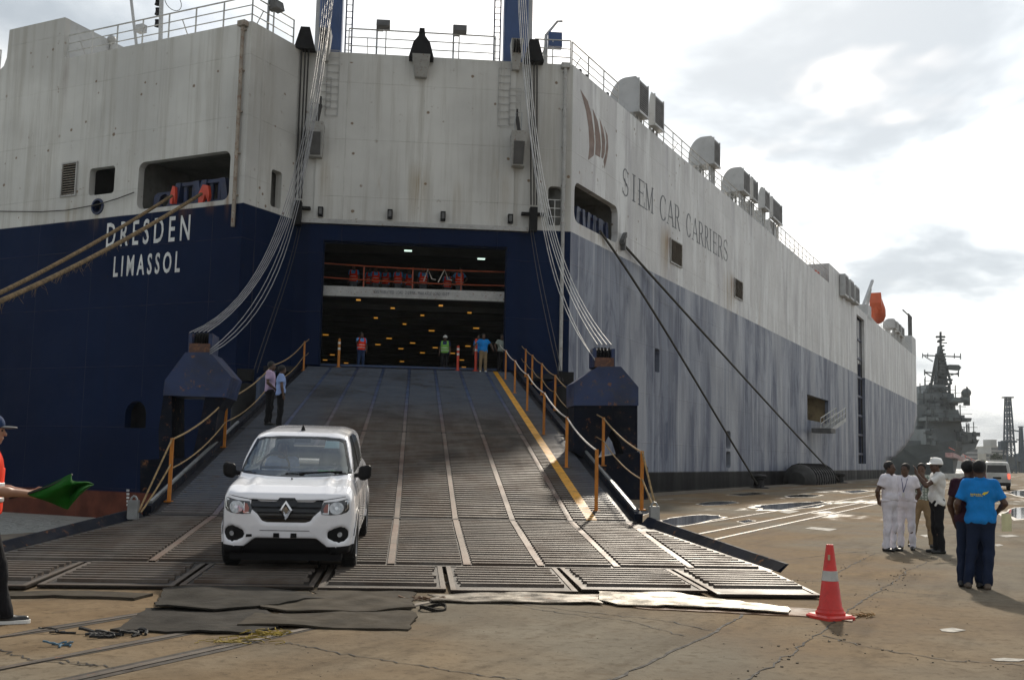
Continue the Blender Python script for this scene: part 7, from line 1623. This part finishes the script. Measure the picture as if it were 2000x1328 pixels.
# ================================================================== FAR THINGS
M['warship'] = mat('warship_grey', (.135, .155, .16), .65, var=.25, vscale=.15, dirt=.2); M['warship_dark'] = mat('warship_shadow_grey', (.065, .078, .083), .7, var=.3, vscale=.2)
WD = 262.0
wF = Frame(at_depth(1835, 905, WD)*np.array([1, 1, 0]), np.array([1.0, 0, 0]), np.array([0, -1.0, 0]))
ws_ = thing('warship', 'grey aircraft carrier with a tall lattice mast moored beyond the bow', 'warship', wF(0, WATERZ))
def wp(name, pts, o0, o1, m='warship', par=None):
    mb = MB(); mb.prism([wF.px(x, y) for x, y in pts], wF, o0, o1); return part(name, mb, M[m], par or ws_)
def hullsec():
    """flaring bow: sections widen upwards, stern runs away from the camera"""
    secs = []
    for x0, x1, y, dp_ in ((1828, 1862, 930, 0), (1815, 1868, 912, 0), (1795, 1878, 893, -2), (1772, 1905, 872, -4), (1768, 1906, 860, -5)):
        (a0, z0), (a1, _) = wF.px(x0, y), wF.px(x1, y); z0 = max(z0, WATERZ-.5); secs.append([wF(a0-60, z0, -190), wF(a0, z0, dp_), wF((a0+a1)/2, z0, 6-dp_*.6), wF(a1, z0, dp_), wF(a1-10, z0, -190)])
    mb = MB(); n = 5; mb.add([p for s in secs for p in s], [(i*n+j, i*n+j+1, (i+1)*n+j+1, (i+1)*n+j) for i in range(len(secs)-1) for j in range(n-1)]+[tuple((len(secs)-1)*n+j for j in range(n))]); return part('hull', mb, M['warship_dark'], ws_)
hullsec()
wp('sponson', [(1850, 872), (1906, 858), (1898, 876), (1870, 888), (1855, 886)], -14, 2)
for pts, o0, o1 in (([(1797, 790), (1842, 786), (1842, 868), (1797, 868)], -30, -2), ([(1806, 766), (1876, 766), (1880, 800), (1806, 800)], -26, -4), ([(1812, 800), (1872, 800), (1886, 868), (1806, 868)], -28, 0), ([(1828, 748), (1866, 748), (1870, 768), (1824, 768)], -22, -6),
                    ([(1860, 776), (1892, 778), (1886, 786), (1862, 786)], -18, 1), ([(1800, 815), (1888, 817), (1886, 824), (1800, 822)], -24, 3), ([(1868, 842), (1902, 846), (1898, 866), (1868, 866)], -20, 2), ([(1796, 838), (1816, 838), (1816, 868), (1796, 868)], -14, 4)):
    s_ = wp('superstructure_block', pts, o0, o1)
    xs = [p[0] for p in pts]; ys = [p[1] for p in pts]
    for k in range(9):
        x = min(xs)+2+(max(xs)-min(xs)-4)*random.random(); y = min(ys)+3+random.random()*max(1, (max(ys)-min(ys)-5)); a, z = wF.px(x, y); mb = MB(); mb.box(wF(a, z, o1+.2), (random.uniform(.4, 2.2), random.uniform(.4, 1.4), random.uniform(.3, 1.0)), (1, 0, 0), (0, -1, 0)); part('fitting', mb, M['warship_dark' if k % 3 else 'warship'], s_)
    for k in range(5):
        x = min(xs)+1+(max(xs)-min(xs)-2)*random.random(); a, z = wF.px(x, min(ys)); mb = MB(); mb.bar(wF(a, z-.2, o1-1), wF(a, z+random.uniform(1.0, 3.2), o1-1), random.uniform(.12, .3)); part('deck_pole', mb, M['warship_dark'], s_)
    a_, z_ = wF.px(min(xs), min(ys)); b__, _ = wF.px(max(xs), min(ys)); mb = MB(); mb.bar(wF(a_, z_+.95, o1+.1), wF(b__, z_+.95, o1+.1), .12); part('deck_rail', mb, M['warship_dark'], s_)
wM = Frame(wF.o-wF.out*-0.0+wF.out*-8.6, wF.ex, wF.out)
mst = MB(); base_ = [wM.px(1826, 750), wM.px(1856, 750)]; top_ = [wM.px(1834, 690), wM.px(1842, 690)]
(ab0, zb0), (ab1, _) = base_; (at0, zt0), (at1, _) = top_
for o_ in (.6, -2.4):
    for (p, q) in (((ab0, zb0), (at0, zt0)), ((ab1, zb0), (at1, zt0))): mst.bar(wM(*p, o_), wM(*q, (o_+.9)*.3-.9), .55)
lv = 7
for k in range(lv):
    u, v = k/lv, (k+1)/lv; a0, a1 = ab0+(at0-ab0)*u, ab1+(at1-ab1)*u; c0, c1 = ab0+(at0-ab0)*v, ab1+(at1-ab1)*v; z0, z1 = zb0+(zt0-zb0)*u, zb0+(zt0-zb0)*v
    mst.bar(wM(a0, z0, .6), wM(c1, z1, .6), .22); mst.bar(wM(a1, z0, .6), wM(c0, z1, .6), .22); mst.bar(wM(a0, z0, .6), wM(a1, z0, .6), .3)
mast = part('lattice_mast', mst, M['warship_dark'], ws_)
mb = MB()
for (x0, y0, x1, y1, w) in ((1837, 692, 1837, 648, .45), (1802, 694, 1876, 697, .3), (1806, 727, 1872, 731, .35), (1828, 658, 1846, 658, .5), (1830, 668, 1850, 670, .25), (1806, 696, 1822, 706, .2), (1802, 690, 1802, 699, .2), (1876, 690, 1876, 702, .2), (1812, 690, 1812, 698, .2), (1864, 690, 1864, 700, .2), (1806, 722, 1806, 733, .25), (1872, 722, 1872, 736, .25), (1808, 728, 1826, 740, .25), (1855, 734, 1872, 728, .25), (1826, 742, 1860, 742, .5), (1890, 820, 1895, 880, .12), (1833, 700, 1850, 716, .2)):
    a0, z0 = wM.px(x0, y0); a1, z1 = wM.px(x1, y1); mb = MB(); mb.bar(wM(a0, z0, 0), wM(a1, z1, 0), w); part('yard_arm', mb, M['warship_dark'], mast)
for y, w in ((756, 20), (748, 15), (742, 19), (735, 11), (728, 15), (721, 10), (714, 12), (708, 8), (702, 10), (692, 9), (684, 5), (676, 4), (664, 5)):
    a, z = wM.px(1840, y); mb = MB(); mb.box(wM(a, z, -.7), (w*2*262/FPX*.6, 3, .4)); part('mast_platform', mb, M['warship_dark'], mast)
a0, zb = wM.px(1828, 752); a1, zt = wM.px(1836, 676); a2, _ = wM.px(1853, 752); a3, _ = wM.px(1841, 676); mb = MB(); mb.prism([(a0, zb), (a2, zb), (a3, zt), (a1, zt)], wM, -1.7, -.2); part('mast_core', mb, M['warship_dark'], mast)
a, z = wM.px(1879, 768); mb = MB(); mb.sphere(wM(a, z, 2.6), 1.15, 16); part('radome', mb, M['warship'], ws_, True); mb = MB(); mb.bar(wF(a, z-3.2, -6), wF(a, z-.5, -6), 1.2); part('radome_pedestal', mb, M['warship_dark'], ws_)
a, z = wM.px(1860, 718); mb = MB(); mb.prism([(a-1.6, z-.5), (a+1.2, z-.7), (a+1.6, z), (a+1.0, z+.6), (a-1.4, z+.6)], wM, -.4, 1.6); part('radar_aerial', mb, M['warship_dark'], mast)
# red and white gangway bridge, quay kerb blocks
p0, p1 = at_depth(1854, 888, 225), gz(1930, 914.5); mb = MB(); mb.bar(p0, p1, 1.6, .9); gg = thing('boarding_gangway', 'red and white sloping gangway from the warship down to the quay', 'gangway', p1); part('gangway_deck', mb, mat('gangway_pink_white', (.42, .25, .25), .6, vscale=1.0, var=.5), gg)
for k in range(12):
    q = p0+(p1-p0)*(k+.5)/12; mb = MB(); mb.bar(q+UP*.45, q+UP*1.5, .2); part('gangway_post', mb, M['red'], gg)
mb = MB(); mb.bar(p0+UP*1.5, p1+UP*1.5, .15); part('gangway_handrail', mb, M['red'], gg)
wb = mat('kerb_white', (.62, .62, .58), .6, var=.15)
for k in range(8):
    x = 1853+k*10; y = 937-.4*k; p = gz(x, y); q = gz(x+7.5, y-.3); mb = MB(); mb.box((p+q)/2+UP*.42, (np.linalg.norm(q-p), .35, .5), (1, 0, 0), (0, 1, 0)); 
    for e in (p, q): mb.box(e*.8+(p+q)*.1+UP*.1, (.25, .3, .2))
    solo('barrier_block', mb, wb, 'low white barrier block in the row on the far quay behind the officers', 'barrier', 'white barrier blocks on the far quay')
# harbour crane
def crane(xc, d, ytop, ybot, label, wpx, jib):
    cF = Frame(at_depth(xc, 910, d)*np.array([1, 1, 0]), np.array([1.0, 0, 0]), np.array([0, -1.0, 0])); t = thing('harbour_crane', label, 'crane', cF(0, 0)); m = mat('crane_blue_grey', (.07, .10, .13), .6, var=.3)
    mb = MB(); zt = cF.px(xc, ytop)[1]; hw = wpx/2*d/FPX
    for sx in (-1, 1):
        for so in (-1, 1): mb.bar(cF(sx*hw, 0, so*hw), cF(sx*hw*.42, zt, so*hw*.42), .34)
    n = 13
    for k in range(n):
        z0, z1 = zt*k/n, zt*(k+1)/n; w0, w1 = hw*(1-.58*k/n), hw*(1-.58*(k+1)/n)
        for so in (-1, 1): mb.bar(cF(-w0, z0, so*w0), cF(w1, z1, so*w1), .18); mb.bar(cF(w0, z0, so*w0), cF(-w1, z1, so*w1), .18); mb.bar(cF(-w0, z0, so*w0), cF(w0, z0, so*w0), .2)
    part('lattice_tower', mb, m, t); mb = MB(); mb.box(cF(0, zt+.25, 0), (hw*1.9, hw*1.9, .35)); part('top_platform', mb, m, t)
    zc = zt*.42; mb = MB(); mb.box(cF(0, zc, 0), (hw*2.6, hw*2.2, .5)); part('middle_platform', mb, m, t); mb = MB(); mb.box(cF(-hw*1.3, zc-1.2, 0), (2.0, 2.0, 2.4)); part('operator_cab', mb, m, t)
    for x0, y0, x1, y1 in jib:
        (a0, z0), (a1, z1) = cF.px(x0, y0), cF.px(x1, y1); mb = MB(); mb.bar(cF(a0, z0, 0), cF(a1, z1, 0), .35); part('crane_boom', mb, m, t)
    mb = MB(); mb.box(cF(hw*.2, zt*.12, 0), (hw*2.2, hw*2, zt*.2)); part('machine_house', mb, M['warship'], t)
crane(1972, 300, 778, 925, 'tall lattice harbour crane tower rising at the right edge', 18, [(1964, 838, 1990, 842)]); crane(1996, 330, 835, 920, 'small thin crane mast behind the tall one at the right edge', 8, [(1985, 858, 2010, 862)])
# distant buildings
bm_ = [mat('far_concrete', (.34, .34, .33), .8, var=.15, vscale=.1), mat('far_cream', (.38, .36, .31), .8, var=.15, vscale=.1)]; wm_ = mat('far_window', (.07, .08, .09), .4)
def block(name, label, x0, x1, ytop, d, k, storeys, cols, step=None):
    bF = Frame(at_depth((x0+x1)/2, 910, d)*np.array([1, 1, 0]), np.array([1.0, 0, 0]), np.array([0, -1.0, 0])); t = thing('apartment_building' if storeys > 3 else 'harbour_shed', label, 'building', bF(0, 0)); (a0, zt), (a1, _) = bF.px(x0, ytop), bF.px(x1, ytop); mb = MB(); mb.prism(rect((a0, 0, a1, zt)), bF, -22, 0); part('wall', mb, bm_[k], t)
    mb = MB(); mb.prism(rect((a0-.6, zt, a1+.6, zt+.6)), bF, -22.6, .6); rf = part('roof', mb, bm_[1-k], t)
    if step: mb = MB(); mb.prism(rect((a0+(a1-a0)*step[0], zt+.6, a0+(a1-a0)*step[1], zt+step[2])), bF, -14, -3); part('roof_house', mb, bm_[k], rf)
    wmb = MB(); wmb.prism(rect((-.8, -.8, .8, .8)), Frame((0, 0, 0), (1, 0, 0), (0, -1, 0)), 0, .12); me = wmb.mesh('window', wm_)
    for i in range(storeys):
        for j in range(cols):
            o = link('window', me, t); o.location = tuple(bF(a0+(a1-a0)*(j+.5)/cols, zt*(i+.55)/storeys, .0)-BASE[t])
block('b', 'hazy pale apartment block far behind the gangway', 1882, 1909, 876, 620, 0, 5, 5, (.2, .7, 4)); block('b', 'wide cream apartment block far behind the van', 1926, 1962, 886, 640, 1, 4, 6, None); block('b', 'taller stepped apartment block behind the cream one', 1936, 1966, 873, 700, 0, 6, 6, (.1, .5, 5)); block('b', 'low grey harbour shed beyond the crane foot', 1980, 2060, 900, 420, 0, 2, 8, None)
# trees
LEAF = [mat('dark_foliage', (.035, .055, .022), .7, var=.5, vscale=.5), mat('mid_foliage', (.055, .075, .028), .7, var=.5, vscale=.5)]; BARK = mat('tree_bark', (.07, .055, .04), .9)
def tree(x, ytop, d, wpx, label, k):
    b0 = at_depth(x, 912, d); b0[2] = 0; zt = at_depth(x, ytop, d)[2]; rad = wpx/2*d/FPX; t = thing('tree', label, 'tree', b0, 0, 'trees on the far quay'); mb = MB(); mb.tube([(0, 0, 0), (.1, 0, zt*.3), (.0, .1, zt*.6)], [.35, .28, .15], 7)
    for q in range(5): a = q*1.3; mb.tube([(0.05, 0, zt*.4), (math.cos(a)*rad*.5, math.sin(a)*rad*.5, zt*.68)], [.16, .06], 5)
    part('trunk', mb, BARK, t, False, True); mb = MB(); cl_ = [np.array([random.uniform(-.75, .75)*rad, random.uniform(-.75, .75)*rad, zt*random.uniform(.45, .88)]) for _ in range(14)]
    for q in range(2600):
        c = random.choice(cl_)+np.array([random.gauss(0, .2*rad), random.gauss(0, .2*rad), random.gauss(0, .075*zt)]); e = np.array([random.gauss(0, 1) for _ in range(3)]); e /= np.linalg.norm(e); f = np.cross(e, [random.gauss(0, 1) for _ in range(3)]); f /= np.linalg.norm(f); s_ = random.uniform(.18, .38); mb.add([c-e*s_-f*s_*.5, c+e*s_-f*s_*.4, c+e*s_*.6+f*s_*.6, c-e*s_*.7+f*s_*.5], [(0, 1, 2, 3)])
    part('crown', mb, LEAF[k], t, False, True)
tree(1949, 886, 380, 26, 'broad dark tree left of the crane foot beyond the van', 0); tree(1966, 893, 370, 18, 'small tree close against the crane foot', 1); tree(1922, 900, 420, 16, 'low tree in the haze just above the van roof', 0); tree(1995, 886, 400, 22, 'tree at the right edge behind the crane', 1); tree(1908, 901, 450, 14, 'small far tree beyond the gangway foot', 0)

# ================================================================== AIR
def haze():
    m = bpy.data.materials.new('haze_air'); m.use_nodes = True; nt = m.node_tree; nt.nodes.clear(); o = nt.nodes.new('ShaderNodeOutputMaterial'); v = nt.nodes.new('ShaderNodeVolumePrincipled')
    v.inputs['Color'].default_value = (.90, .94, .96, 1); v.inputs['Density'].default_value = .00019; v.inputs['Anisotropy'].default_value = .1; nt.links.new(v.outputs[0], o.inputs['Volume'])
    mb = MB(); mb.box((0, 2400, 22), (9000, 5900+800, 56)); me = mb.mesh('haze', m); ob = link('haze', me); ob['kind'] = 'stuff'
haze()
